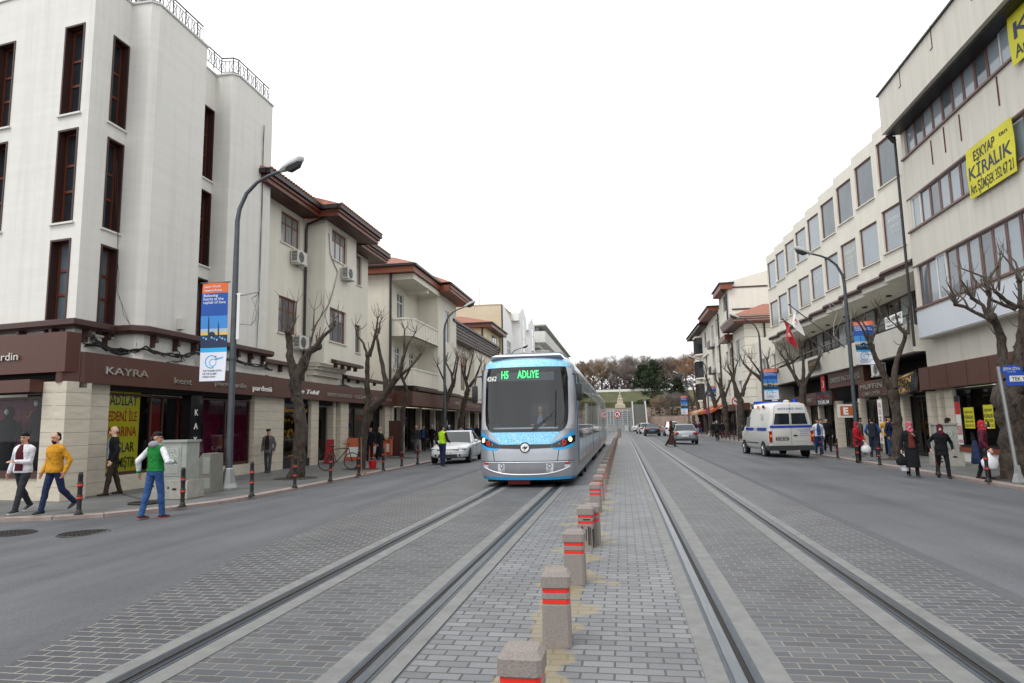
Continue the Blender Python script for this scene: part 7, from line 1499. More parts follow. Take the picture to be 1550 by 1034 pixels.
        if bald: 
            for s in (1, -1): q.ell(HP((s*.062, .045, .01)), (.02*k, .045*k, .045*k), 8, 6)
            q.ell(HP((0, .082, .0)), (.06*k, .03*k, .05*k), 10, 6)
        elif thin: q.ell(HP((0, .034, .04)), (.077*k, .079*k, .083*k), 14, 10); q.ell(HP((0, .055, -.02)), (.066*k, .055*k, .06*k), 10, 8)
        else: q.ell(HP((0, .022, .036)), (.0775*k, .089*k, .090*k), 14, 10); q.ell(HP((0, .055, -.02)), (.066*k, .055*k, .06*k), 10, 8); q.ell(HP((0, .06, -.055)), (.055*k, .038*k, .045*k), 10, 8); q.ell(HP((0, -.004, .072)), (.072*k, .079*k, .055*k), 12, 8); q.caps(HP((-.032, -.04, .094)), HP((.034, -.045, .094)), .024*k, .022*k)
        vox(q, 'hair', hair, t, v1*1.2)
    if cap: q = MB(); q.ell(HP((0, .01, .075)), (.095*k, .11*k, .05*k), 14, 8); q.ell(HP((0, -.08, .055)), (.065*k, .06*k, .014*k), 10, 6); q.build('cap', 'cloth_'+cap, t, smooth=180)
    if hood: q = MB(); q.ell(up((0, .08*k, .56*k)), (.12*k, .075*k, .075*k), 12, 8); q.tube([up((.11*k*math.cos(a), -.06*k*math.sin(a)+.01, (.545-.02*math.sin(a))*k)) for a in [PI*i/8 for i in range(-1, 10)]], .034*k, 8); vox(q, 'hood', 'cloth_'+hood, t, v2)
    if lod < 3:
        q = MB()
        for s in (1, -1): q.ell(HP((s*.031, -.077, .014)), (.015*k, .008*k, .009*k), 8, 6, M=MH); q.caps(HP((s*.014, -.085, .036)), HP((s*.05, -.076, .038)), .0065*k, .005*k, 6)
        q.build('eyes', 'eye_dark', t, smooth=180); q = MB(); q.caps(HP((-.024, -.085, -.062)), HP((.024, -.085, -.062)), .008*k, .008*k, 6); q.build('mouth', 'lip', t, smooth=180)
    if beard: q = MB(); q.ell(HP((0, -.045, -.083)), (.052*k, .048*k, .046*k), 12, 8); q.caps(HP((-.025, -.086, -.048)), HP((.025, -.086, -.048)), .009*k, .009*k, 6); q.build('beard', 'hair_black', t, smooth=180)
    if glasses:
        q = MB()
        for s in (1, -1): q.tube([HP((s*.033+.024*math.cos(a), -.094, .014+.018*math.sin(a))) for a in [2*PI*i/10 for i in range(11)]], .003*k, 4); q.tube([HP((s*.057, -.09, .016)), HP((s*.08, .0, .016))], .003*k, 4)
        q.build('glasses', 'phone_black', t)
    t['hands'] = [tuple(arms[1][2]), tuple(arms[-1][2])]
    return t
def hand_world(t, s): return Matrix.Translation(t.location) @ Matrix.Rotation(t.rotation_euler[2], 4, 'Z') @ V(t['hands'][0 if s > 0 else 1])
def bag(t, s, col, w_, h, label, cat='shopping bag', seed=1):
    r = random.Random(seed); p = hand_world(t, s)+V((0, 0, -.1)); m = MB(); rings = []
    for z, q in ((0, .12), (-.08, .3), (-.14, .62), (-h*.5, .95), (-h*.8, 1), (-h*.97, .8), (-h, .3)):
        rings.append([(w_*.5*q*math.cos(a)*(1+.18*(r.random()-.5)), w_*.32*q*math.sin(a)*(1+.2*(r.random()-.5)), z) for a in [2*PI*i/14 for i in range(14)]])
    m.loft(rings); m.tube([(-.02, 0, -.06), (-.03, 0, .02), (0, 0, .06), (.03, 0, .02), (.02, 0, -.06)], .008, 5); o = m.build(cat.replace(' ', '_'), col, None, smooth=50, loc=p); return tag(o, label, cat)
def foot(px, z=.08): p = gnd(px[0], px[1], z); return p.x, p.y
# -- left pavement
x, y = foot((30, 777)); person('man in an open white jacket over a maroon sweater, leftmost pedestrian', x, y, .12, 1.70, la=(.38, .12), ra=(-.3, .35), lh=(.02, -.24, .2), rh=(-.34, .04, -.04), top='white', hem=.86, open_='maroon', tr='charcoal', sole='sole_white', fat=1.08, turn=.1, neckh=1)
x, y = foot((78, 778)); person('bearded man in a mustard yellow sweater and dark blue jeans', x, y, -.15, 1.67, la=(-.28, .55), ra=(.22, .05), lh=(.28, .02, -.02), rh=(-.27, -.06, -.03), top='mustard', hem=.86, tr='navy', beard=True, thin=True, fat=1.1, turn=.0)
x, y = foot((168, 747)); person('old bald man in a black blazer standing before the yellow poster', x*.955, y*.955, -.75, 1.78, la=(.18, .05), ra=(-.2, .08), lh=(.24, -.05, -.04), top='ink', hem=.78, open_='shirt_blue', tr='brown', hair='hair_grey', bald=True, skin='skin_pale', turn=.15)
x, y = foot((232, 785), 0); person('young man in a green vest with white sleeves and a grey hood, seen from behind', x, y, 3.0, 1.74, la=(-.2, .1), ra=(.16, .05), lh=(.36, .06, .0), rh=(-.24, -.2, .2), top='green', hem=.95, sleeve='white', cuff='green', belt='green', hood='hood_grey', tr='denim', sole='shoe_sole', glasses=True, turn=-.95, z=0)
x, y = foot((405, 717)); person('man in a flat cap, grey blazer and dark striped sweater', x, y, .1, 1.64, la=(.12, .05), ra=(-.08, .1), top='grey', hem=.76, open_='stripe', tr='slate', shoe='shoe_brown', cap='cap', hair='hair_grey', lod=2)
x, y = foot((575, 697)); person('woman in a long black cloak and cream scarf passing the shop doors', x, y, 1.2, 1.64, la=(.2, .1), ra=(-.15, .1), lh=(.14, -.22, .2), top='ink', hem=.18, flare=1.5, tr='ink', scarf='cream', lod=2)
x, y = foot((553, 702)); person('dark dressed man bending behind the forked tree trunk', x-.45, y+1.6, .6, 1.7, top='ink', tr='ink', lod=2, lean=.25)
x, y = foot((670, 707), 0); att = person('parking attendant in a bright yellow green vest beside the white saloon', x, y, 2.7, 1.7, la=(.12, .06), ra=(-.05, .05), lh=(.3, -.05, .02), rh=(-.12, -.3, .12), top='hivis', hem=.98, sleeve='stripe', tr='navy', belt='hivis', lod=2, z=0, turn=-.3, sole='sole_white')
q = MB(); q.box(-.16, .02, -.17, -.12, 1.02, 1.2); q.build('ticket_machine', 'letter_white', att)
for i, (px, rz, k) in enumerate((((630, 686), .15, dict(label='balding man in a dark sweater and grey trousers on the left pavement', top='charcoal', tr='grey', bald=True, hair='hair_grey')), ((641, 683), .2, dict(label='man in a dark suit with a blue shirt on the left pavement', top='ink', hem=.78, open_='blue', tr='ink')), ((654, 681), -.3, dict(label='grey haired man in black behind the man in the dark suit', top='ink', hem=.7, tr='ink', hair='hair_grey')))):
    x, y = foot(px, .12); k = dict(k); person(k.pop('label'), x, y, rz, 1.72, la=(.25, .1), ra=(-.2, .2), lod=2, **k)
for i, (px, Y, k) in enumerate(((680, 41, dict(label='person with a pale cap seen over the white saloon roof', top='blue', cap='white')), (697, 43.5, dict(label='dark haired person left of the fifth left tree', top='lightgrey')), (707, 45, dict(label='person in black between the last tree and the tram', top='ink')), (713, 44, dict(label='person in a blue jacket just left of the tram', top='blue')), (722, 46, dict(label='person in black half hidden by the tram front', top='ink', scarf='ink')))):
    p = at(px, 660, Y); k = dict(k); person(k.pop('label'), p.x, Y, rnd.uniform(-.4, .4)+(PI if i % 2 else 0), 1.7, la=(.2, .1), ra=(-.2, .2), lod=3, **k)
# -- right pavement
x, y = foot((1383, 721), .03); a = person('woman in a long dark coat and pink patterned scarf carrying two bags', x, y, -.1, 1.58, la=(.12, .05), ra=(-.1, .12), lh=(.07, -.2, .36), rh=(-.3, -.04, -.06), top='ink', hem=.28, flare=1.15, open_='rust', tr='ink', scarf='pink', fat=1.15, skin='skin_pale', z=.03)
bag(a, -1, 'cloth_ink', .32, .36, 'black handbag in the hand of the woman with the pink scarf', 'handbag', 4); b_ = bag(a, -1, 'bag_white', .24, .52, 'pale plastic bag hanging below the black handbag', seed=5); b_.location.x += .08; b_.location.y += .05; b_.location.z -= .02
x, y = foot((1429, 719)); person('woman in black with a dark headscarf walking toward the road', x, y, -.15, 1.57, la=(.25, .1), ra=(-.22, .3), lh=(.3, -.06, .02), rh=(-.33, -.04, .04), top='ink', hem=.72, flare=1.2, tr='ink', scarf='plum', skin='skin_pale', fat=1.08)
x, y = foot((1441, 705)); person('dark figure half hidden behind the woman in the dark headscarf', x, y, .5, 1.64, top='ink', hem=.6, tr='ink', scarf='ink', lod=2)
x, y = foot((1494, 724)); a = person('woman in burgundy on the phone with a white plastic bag', x, y, 1.15, 1.58, la=(.1, .05), ra=(-.16, .15), lh=(.12, -.14, .62), rh=(-.34, -.1, .0), top='plum', hem=.74, flare=1.25, tr='ink', scarf='scarf_red', shoe='shoe_brown', skin='skin_pale', turn=.1)
h = hand_world(a, 1); m = MB(); m.box(-.01, .01, -.04, .04, -.02, .13); tag(m.build('mobile_phone', 'phone_black', None, loc=h+V((.03, -.02, .02))), 'mobile phone held to the ear of the woman in burgundy', 'phone')
bag(a, -1, 'bag_white', .42, .44, 'full white plastic bag held by the woman on the phone', seed=8)
m = MB(); m.loft([[(r*math.cos(q)*.5, r*math.sin(q)*.8, z) for q in [2*PI*i/12 for i in range(12)]] for z, r in ((0, .08), (-.15, .14), (-.4, .2), (-.62, .24), (-.64, .2))]); hl = hand_world(a, 1); tag(m.build('draped_coat', 'cloth_navy', None, smooth=60, loc=(a.location.x-.2, a.location.y+.02, a.location.z+1.05)), 'dark coat draped over the arm of the woman in burgundy', 'coat')
x, y = foot((1347, 689)); a = person('man in a yellow shirt with a black print and a cap beside the tree', x, y, -.3, 1.76, rh=(-.26, -.1, .05), lh=(.22, -.12, .1), top='yellow_tee', hem=.82, tr='ink', cap='cap', lod=2, la=(.08, 0), ra=(-.08, 0), beard=True)
q = MB(); c = V((.02, -.15, 1.28)); 
for s_ in (1, -1): q.tube([c+V((-s_*.1, 0, -.08)), c+V((s_*.1, -.0, .06))], .018, 6)
q.ell(c+V((0, -.0, .08)), (.05, .012, .05), 8, 6); q.build('shirt_print', 'cloth_ink', a)
x, y = foot((1357, 692)); person('man in a navy jacket half hidden behind the Y shaped tree', x, y+.5, .9, 1.75, top='navy', tr='denim', hem=.8, lod=2)
x, y = foot((1324, 692)); person('man seen from behind in a dark padded vest and jeans', x, y, 2.9, 1.74, lh=(.2, -.12, .08), rh=(-.2, -.12, .08), top='vest', hem=.86, sleeve='blue', tr='navy', lod=2, la=(.1, 0), ra=(-.12, .05))
x, y = foot((1313, 689)); person('man in grey standing left of the one in the padded vest', x, y+.6, 1.6, 1.72, top='slate', tr='denim', lod=2)
x, y = foot((1300, 697)); a = person('woman in a red coat and red white headscarf holding a white bag', x, y, .7, 1.62, lh=(.1, -.3, .06), rh=(-.1, -.28, .06), top='red', hem=.72, flare=1.3, tr='ink', scarf='scarf_red', lod=2, fat=1.1)
bag(a, 1, 'bag_white', .4, .4, 'crumpled white bag held by the woman in the red coat', seed=11)
x, y = foot((1241, 687)); person('man in a blue sweater under an open white jacket beside the van', x, y, -.05, 1.76, la=(.2, .1), ra=(-.2, .2), top='white', hem=.86, open_='blue', tr='blue', lod=2, sole='sole_white')
x, y = foot((1254, 684)); person('man in a black leather jacket beside the van', x, y, -.1, 1.78, la=(.18, .05), ra=(-.2, .2), top='ink', hem=.84, tr='ink', lod=2, skin='skin_pale')
for i, (px, Y, k) in enumerate(((1243, 37, dict(label='person behind the van at the left shop door', top='slate')), (1075, 68, dict(label='person in black walking behind the cyclist', top='ink', tr='ink')), (1082, 70, dict(label='person in grey among the far pedestrians on the right', top='lightgrey')), (1093, 62, dict(label='person in dark clothes right of the cyclist', top='ink', tr='ink')),
    (1060, 80, dict(label='person in blue jeans near the far right bollards', top='plum', tr='denim')), (1054, 86, dict(label='person in dark navy on the far right pavement', top='navy')), (1050, 92, dict(label='person in red among the farthest right pedestrians', top='red')), (1046, 97, dict(label='person in black, last but one on the far right pavement', top='ink')), (1042, 104, dict(label='person in grey, farthest on the right pavement', top='grey')))):
    p = at(px, 655, Y); k = dict(k); person(k.pop('label'), max(p.x, 8.8), Y, rnd.uniform(-.5, .5)+(PI if i % 2 else 0), 1.7, la=(.25, .1), ra=(-.2, .2), lod=3, **k)
# -- crossing the road
x, y = foot((1017, 676), 0); person('woman in a long brown coat and burgundy scarf crossing the road', x, y, 1.5, 1.66, la=(.3, .1), ra=(-.34, .25), lh=(.16, -.16, .0), rh=(-.2, .0, -.02), top='coat_brown', hem=.14, flare=1.5, tr='ink', scarf='plum', lod=2, z=0)
x, y = foot((1086, 668), 0); a = bicycle((x, y, 0), -PI/2+PI, 'bicycle ridden away up the right lane'); a.rotation_euler = (0, 0, PI/2); a.location = Wp(a.location)
person('cyclist in a black jacket riding away, seen from behind', x, y-.25, PI, 1.72, la=(.9, 1.2), ra=(.5, .9), lh=(.24, -.5, .25), rh=(-.24, -.5, .25), top='ink', hem=.82, tr='ink', hair='hair_grey', lean=.3, lod=2, z=0, sit=.08)
# -- by the park steps
for i, (px, py, c, rz, lab) in enumerate(((903, 648, 'ink', 1.4, 'person in black striding at the foot of the park steps'), (908, 648, 'slate', 0, 'person in grey left of the no U turn sign'), (916, 648, 'maroon', .5, 'person in dark red right behind the no U turn sign post'), (945, 649, 'ink', 0, 'left one of two people standing by the fountain base'), (949, 649, 'navy', 0, 'right one of two people standing by the fountain base'), (965, 648, 'lightgrey', 1.5, 'person in pale clothes near the keep right sign'))):
    p = at(px, py, 131); person(lab, p.x, 131, rz, 1.75, la=(.35, .1), ra=(-.3, .2), top=c, tr='ink', lod=3, z=.0)
# -- tram driver
person('tram driver in a dark jacket seated behind the windscreen', -2.2, 18.0, 0, 1.72, la=(1.45, 1.45), ra=(1.45, 1.45), lh=(.2, -.42, .3), rh=(-.2, -.42, .3), top='navy', open_='shirt_blue', tr='ink', lod=2, z=.78, sit=-.42, bald=True, hair='hair_grey', skin='skin_pale')
# ------------------------------------------------------------------ vehicles
def paint(n, c, metal=.0): return mat('paint_'+n, c, .3, metal, coat=.6, var=.03, scale=1.5)
paint('white', '#c9cbcd'); paint('silver', '#8e9499', .5); paint('black', '#101114'); paint('van', '#d3d3cd')
mat('tyre', '#161616', .85, bump=.3, bscale=40); mat('rim', '#9a9da0', .35, .7); mat('car_glass', '#1d2529', .05, spec=.8, var=.5, scale=1.2); mat('tail_red', '#8e1014', .25); mat('head_clear', '#b9c2c8', .1, spec=.8); mat('van_blue', '#1d3aa0', .4); mat('plate_blue', '#3f8fd0', .4); mat('bumper_dark', '#2a2c2f', .65); mat('beacon_blue', '#1a44c0', .2)
def wheel(par, x, y, r=.31, w_=.2):
    s = 1 if x > 0 else -1; o = MB(); o.tube([(x-s*w_, y, r), (x-s*w_*.85, y, r), (x-s*.02, y, r), (x, y, r)], [r*.93, r, r, r*.92], 24); o.add([], []); W_ = o.build('wheel', 'tyre', par, smooth=40)
    q = MB(); q.disc((x+s*.004, y, r), (s, 0, 0), r*.66, 20, 0)
    for k in range(7): a = 2*PI*k/7; q.tube([(x+s*.012, y, r), (x+s*.010, y+r*.62*math.cos(a), r+r*.62*math.sin(a))], r*.07, 5, 1)
    q.disc((x+s*.02, y, r), (s, 0, 0), r*.16, 12, 1); q.disc((x+s*.012, y, r), (s, 0, 0), r*.70, 24, 1, r*.58); q.build('rim', ['bumper_dark', 'rim'], W_)
def car(label, x, y, rz, pm, L=4.3, W=1.74, H=1.46, kind='sedan', plate=('letter_white',), group=None, wr=.31, name='parked_car', cat='car', zoff=0):
    t = thing(name, label, cat, Wp((x, y, 0))+V((0, 0, zoff)), rz, group); h = L/2; w2 = W/2
    back = {'sedan': [(h-1.05, 1.0), (h-.7, .99), (h-.25, .97), (h-.06, .9), (h, .72)], 'hatch': [(h-.8, .98), (h-.3, .97), (h-.08, .93), (h, .7)], 'suv': [(h-.8, 1.1), (h-.3, 1.09), (h-.06, 1.02), (h, .8)]}[kind]; bz = 1.1 if kind == 'suv' else .97
    st = [(-h, .58, .72), (-h+.05, .68, .84), (-h+.22, .76, .93), (-h+.6, .84, .98), (-h+1.2, .92, 1), (0, bz, 1)]+[(a, b_, (1, 1, .97, .9, .74)[i if kind == 'sedan' else i+1]) for i, (a, b_) in enumerate(back)]
    m = MB(); rings = []
    for yy, zt, ws in st:
        zb = .22 if -h+.3 < yy < h-.3 else .27; w_ = w2*ws; e = .0 if abs(yy) < h-.02 else .06; zb += e*1.3
        L_ = [(.82, zb), (.97, zb+.05), (1.0, zb+.2), (.995, zt-.26), (.965, zt-.1), (.9, zt-.02), (.6, zt+.015), (0, zt+.03)]
        rings.append([(a*w_, yy, z) for a, z in L_]+[(-a*w_, yy, z) for a, z in L_[-2::-1]])
    m.loft(rings[::-1]); bd = m.build('body', pm, t, smooth=55); md = bd.modifiers.new('soft', 'SUBSURF'); md.levels = md.render_levels = 1
    # cabin
    c0 = -h+1.25; c1 = {'sedan': h-.75, 'hatch': h-.22, 'suv': h-.18}[kind]; t0 = c0+.75; t1 = {'sedan': h-1.45, 'hatch': h-.75, 'suv': h-.5}[kind]; zr = H-.05
    base = [(-w2*.9, c0+.12, bz-.06), (-w2*.5, c0, bz-.06), (w2*.5, c0, bz-.06), (w2*.9, c0+.12, bz-.06), (w2*.92, (c0+c1)/2, bz-.03), (w2*.88, c1-.1, bz-.02), (w2*.5, c1, bz-.02), (-w2*.5, c1, bz-.02), (-w2*.88, c1-.1, bz-.02), (-w2*.92, (c0+c1)/2, bz-.03)]
    top = [(-w2*.68, t0+.08, zr), (-w2*.4, t0, zr), (w2*.4, t0, zr), (w2*.68, t0+.08, zr), (w2*.72, (t0+t1)/2, zr+.02), (w2*.66, t1-.06, zr), (w2*.4, t1, zr), (-w2*.4, t1, zr), (-w2*.66, t1-.06, zr), (-w2*.72, (t0+t1)/2, zr+.02)]
    m = MB(); m.loft([base, top]); m.build('windows', 'car_glass', t, smooth=25)
    m = MB(); up = [(p[0]*.9, p[1]+(.05 if p[1] < (t0+t1)/2 else -.05), zr+.055) for p in top]; m.loft([[(p[0]*1.03, p[1]*1.01, zr-.01) for p in top], up]); m.build('roof', pm, t, smooth=50)
    m = MB()
    for i in (0, 3, 4, 5, 8, 9):
        a, b_ = V(base[i]), V(top[i]); o = V((math.copysign(.006, a.x), 0, 0)); m.tube([a+o, b_+o], .03 if i not in (4, 9) else .024, 6, 0 if i not in (4, 9) else 1)
    m.build('pillar', [pm, 'bumper_dark'], t)
    for wx in (-1, 1):
        for wy in (-h+.82, h-.78):
            q = MB(); q.disc((wx*(w2*.985), wy, wr+.03), (wx, 0, 0), wr*1.17, 24, 0); q.build('wheel_arch', 'tram_seam', t); wheel(t, wx*(w2+.01), wy, wr)
        q = MB(); q.ell((wx*(w2+.09), c0+.42, bz+.02), (.1, .05, .07), 10, 8); q.build('mirror', pm if kind != 'x' else pm, t, smooth=180)
        q = MB(); q.box(wx*w2*.998, wx*(w2+.004), -h+1.32, -h+1.335, .36, bz-.1); q.box(wx*w2*.998, wx*(w2+.004), .12, .135, .36, bz-.06); q.box(wx*w2*.998, wx*(w2+.012), -.15, .02, bz-.24, bz-.21); q.build('door_seam', 'bumper_dark', t)
        # lamps
        q = MB(); q.ell((wx*w2*.66, -h+.20, .68), (.23, .16, .075), 12, 8); q.build('headlight', 'head_clear', t, smooth=180)
        q = MB(); q.ell((wx*w2*.74, h-.10, .78 if kind != 'suv' else .92), (.2, .12, .11 if kind != 'sedan' else .075), 12, 8); q.build('tail_light', 'tail_red', t, smooth=180)
        q = MB(); q.disc((wx*w2*.62, -h-.012, .40), (0, -1, 0), .05, 12, 0); q.build('fog_lamp', 'bumper_dark', t)
    q = MB(); q.box(-.42, .42, -h-.012, -h+.15, .30, .44); q.box(-.5, .5, -h+.02, -h+.2, .60, .66); q.build('grille', 'bumper_dark', t)
    q = MB(); q.box(-w2*.85, w2*.85, h-.1, h+.005, .27, .42); q.build('rear_bumper', 'bumper_dark' if pm != 'paint_white' else pm, t)
    for s, yy, zz in ((-1, -h-.02, .50), (1, h+.01, .62 if kind != 'suv' else .75)):
        q = MB(); a = yy; q.box(-.26, .26, min(a, a+s*.008), max(a, a+s*.008), zz-.06, zz+.06, 0); q.box(-.26, -.21, min(a+s*.008, a+s*.01), max(a+s*.008, a+s*.01), zz-.06, zz+.06, 1)
        letters(q, '42 TK 385', (-.18*-s if 0 else (-.19 if s < 0 else .19), a+s*.011, zz-.04), (1 if s < 0 else -1, 0, 0), UPZ, .1, 2, 0, width=.4); q.build('number_plate', [plate[0], 'sign_blue', 'ink_black'], t)
    return t
car('white saloon car parked by the left kerb, facing the camera', -7.25, 28.9, .03, 'paint_white', 4.43, 1.76, 1.46, 'sedan')
car('silver hatchback driving away behind the crossing woman', 4.3, 49.5, PI, 'paint_silver', 4.15, 1.74, 1.44, 'hatch', name='moving_car')
car('black saloon car with a blue number plate driving away', 3.35, 79.5, PI, 'paint_black', 4.4, 1.75, 1.45, 'sedan', plate=('plate_blue',), name='moving_car')
car('small white car ahead of the black saloon', 2.9, 94, PI+.15, 'paint_white', 4.0, 1.7, 1.5, 'hatch', name='moving_car')
car('white off road car on the right beyond the silver hatchback', 5.4, 77, PI, 'paint_white', 4.3, 1.8, 1.7, 'suv', wr=.36, name='moving_car')
car('white car crossing far off in front of the park steps', 3.6, 118, PI*.62, 'paint_white', 4.2, 1.7, 1.45, 'sedan', name='moving_car')
# ambulance van: modelled with its rear at y=0 looking along -Y, body running to +Y
t = thing('ambulance_van', 'white high roof ambulance van with a blue stripe and blue beacons, seen from behind', 'van', Wp((6.88, 29.15, 0)), .10)
def vsec(y, z0, w0, zt, wt, zm=1.25):
    return [(w0*.9, y, z0), (w0, y, z0+.12), (w0*1.0, y, zm), ((w0*.45+wt*.55), y, (zm+zt)/2+.1), (wt, y, zt-.2), (wt*.9, y, zt-.06), (wt*.6, y, zt), (-wt*.6, y, zt), (-wt*.9, y, zt-.06), (-wt, y, zt-.2), (-(w0*.45+wt*.55), y, (zm+zt)/2+.1), (-w0, y, zm), (-w0, y, z0+.12), (-w0*.9, y, z0)]
m = MB(); m.loft([vsec(y, z0, w_, zt, wt) for y, z0, w_, zt, wt in ((0, .42, .93, 2.42, .70), (.04, .38, .965, 2.49, .745), (.2, .36, .985, 2.52, .76), (1.5, .36, .99, 2.56, .77), (3.0, .36, .99, 2.56, .76), (3.35, .36, .99, 2.45, .72), (3.75, .36, .98, 1.95, .68), (4.15, .36, .96, 1.35, .8), (4.6, .36, .93, 1.16, .78), (4.95, .38, .82, .95, .66), (5.05, .45, .7, .8, .55))][::-1]); m.build('body', 'paint_van', t, smooth=40)
def vw(z):  # half width of the rear face at height z
    return .95 if z < 1.25 else .95-(z-1.25)*.19
m = MB()
for s in (-1, 1):
    a0, a1 = s*.045, lambda z, s=s: s*(vw(z)-.14)
    m.extr([(a0, -.012, 1.52), (a1(1.52), -.012, 1.52), (a1(2.02), -.012, 2.02), (a0, -.012, 2.02)], (0, .02, 0)); 
m.build('rear_window', 'car_glass', t)
m = MB(); m.box(-.008, .008, -.010, .01, .5, 2.44); 
for s in (-1, 1): m.extr([(s*(vw(.55)-.015), -.009, .55), (s*(vw(.55)-.005), -.009, .55), (s*(vw(2.35)-.065), -.009, 2.35), (s*(vw(2.35)-.075), -.009, 2.35)], (0, .01, 0))
m.box(-.9, .9, -.009, .01, .52, .53); m.box(-.7, -.1, -.009, .01, .98, .985); m.box(.1, .8, -.009, .01, .75, .755); m.build('door_seam', 'tram_grey', t)
m = MB(); m.box(-.93, .93, -.014, .01, 1.36, 1.47); m.build('rear_stripe', 'van_blue', t)
for s in (-1, 1):
    for y0, y1 in ((.35, 1.75), (2.35, 3.6)): m = MB(); m.box(s*.99, s*1.004, y0, y1, 1.24, 1.37); m.build('side_stripe', 'van_blue', t)
m = MB(); Lr = lambda s_, x, z, w_, sz, k=0: letters(m, s_, (x, -.016, z), (1, 0, 0), UPZ, sz, k, 0, width=w_, bold=.008)
Lr('HASTA NAKİL ARACI', -.55, 2.19, 1.12, .12); Lr('KONYA BÜYÜKŞEHİR', .3, 1.24, .55, .06); Lr('BELEDİYESİ', .4, 1.16, .36, .05); Lr('SAĞLIK İŞLERİ', .4, 1.07, .36, .05); Lr('Tel: 0332 352 17 18', .34, .98, .5, .055)
for k, s_ in enumerate(('BELEDİYE', 'SAĞLIK', 'VE', 'AMBULANS')): letters(m, s_, (-.93-.0*k, 1.35, 1.95-.12*k), (0, -1, 0), (.2, 0, .98), .09, 0, 0, width=.45)
letters(m, 'AMBULANS', (-1.008, 2.3, 1.27), (0, -1, 0), UPZ, .09, 0, 0, width=.5); m.build('lettering', 'van_blue', t)
m = MB(); m.box(-.95, .95, -.12, .12, .34, .52); m.box(-.99, .99, -.03, .5, .34, .56); m.build('rear_bumper', 'bumper_dark', t)
for s in (-1, 1):
    q = MB(); q.box(s*.86, s*.975, -.03, .06, .72, 1.22); q.build('tail_light', 'tail_red', t); q = MB(); q.box(s*.865, s*.97, -.034, -.03, .95, 1.06); q.build('indicator', 'amber', t)
    for y in (.95, 4.05): q = MB(); q.disc((s*.996, y, .36), (s, 0, 0), .40, 24); q.build('wheel_arch', 'tram_seam', t); wheel(t, s*1.005, y, .33, .22)
    q = MB(); q.ell((s*1.14, 3.72, 1.35), (.1, .06, .16), 10, 8); q.build('mirror', 'bumper_dark', t, smooth=180)
    q = MB(); q.extr([(s*.93, 3.1, 1.42), (s*.96, 3.1, 1.42), (s*.90, 3.1, 1.9), (s*.86, 3.1, 1.9)], (0, .55, 0)); q.build('side_window', 'car_glass', t)
    for y in (1.0, 1.8, 2.7): q = MB(); q.box(s*.80, s*.87, y, y+.14, 2.28, 2.42); q.build('roof_lamp', 'amber' if y == 1.8 else 'tram_black', t)
    q = MB(); q.box(s*.99, s*1.0, 1.6, 3.5, .62, .67); q.build('rub_strip', 'bumper_dark', t)
m = MB(); m.box(-.9, .9, -.02, -.014, .5, .51); m.build('step', 'bumper_dark', t)
m = MB(); m.box(-.7, -.12, -.022, -.012, .80, .93, 0); letters(m, '42 AB 142', (-.65, -.024, .83), (1, 0, 0), UPZ, .09, 1, 0, width=.46); m.build('number_plate', ['bumper_dark', 'letter_white'], t)
m = MB(); m.box(.1, .26, -.03, -.012, .98, 1.04); m.build('door_handle', 'tram_black', t)
m = MB(); m.cyl((.38, .35), .09, 2.5, 2.68, 14); m.build('beacon', 'beacon_blue', t); m = MB(); m.box(-.7, .7, 2.75, 3.05, 2.55, 2.66); m.build('light_bar', 'beacon_blue', t); m = MB(); m.ell((.05, .5, 2.56), (.14, .2, .09), 10, 8); m.build('roof_vent', 'lamp_shell', t, smooth=180)
# ------------------------------------------------------------------ the park hill that closes the street
mat('hill_grass', '#3d4428', .95, col2='#5a5a3c', scale=.35); mat('hedge_green', '#3a3b1f', .95, var=.4, scale=3); mat('wall_stone', '#8a776c', .9, var=.2, scale=1.5); mat('fountain_stone', '#9a9c9b', .7, var=.15, scale=.8); mat('water_white', '#b9bec0', .3, var=.1, scale=3, stretch=(3, 1, .3)); mat('stair_stone', '#6c6c67', .9, var=.1, scale=2); mat('monument_stone', '#aca390', .8, var=.12, scale=2); mat('earth', '#6d6357', .95, var=.25, scale=.6)
mat('twig_brown', '#84725f', .95, var=.25, scale=.4); mat('twig_grey', '#7a706b', .95, var=.25, scale=.4); mat('twig_rust', '#8f7156', .95, var=.3, scale=.4); mat('pine_green', '#2c3a22', .95, var=.5, scale=.5); mat('trunk_far', '#5a4f46', .95)  # hill twigs and trunks lightened: distance haze put into their colour
mb = MB(); prof = [(127.5, .0), (128, 2.6), (134, 2.9), (134.3, 4.4), (140, 4.7), (140.2, 5.9), (150, 8.5), (153, 8.7), (190, 9.6), (260, 10)]
xs = [-160, -60, -30, -14, -4.5, -4.4, 5.4, 5.5, 14, 30, 60, 160]
for y, z in prof: 
    for x in xs: mb.v.append((x, y+abs(x)*.03, z*(1 if abs(x) < 70 else .7)-.0))
n = len(xs); mb.f = [(r*n+i, r*n+i+1, (r+1)*n+i+1, (r+1)*n+i) for r in range(len(prof)-1) for i in range(n-1)]; mb.m = [0 if r in (0, 2) else (1 if r >= 4 else 2) for r in range(len(prof)-1) for i in range(n-1)]
setting(mb.build('hill', ['wall_stone', 'hill_grass', 'earth']))
t = thing('fountain_wall', 'grey stepped fountain wall with white falling water at the end of the street', 'fountain'); m = MB(); m.box(-3.4, 1.9, 126.4, 128.6, 0, 1.2); m.box(-3.2, 1.6, 127.6, 134.6, 1.2, 4.15); m.box(-3.4, -3.1, 127.4, 134.6, 1.2, 4.4); m.box(1.5, 1.8, 127.4, 134.6, 1.2, 4.4); m.build('wall', 'fountain_stone', t)
m = MB()
for k in range(7): m.box(-3.05, 1.45, 127.45, 127.6, 1.3+.4*k, 1.4+.4*k)
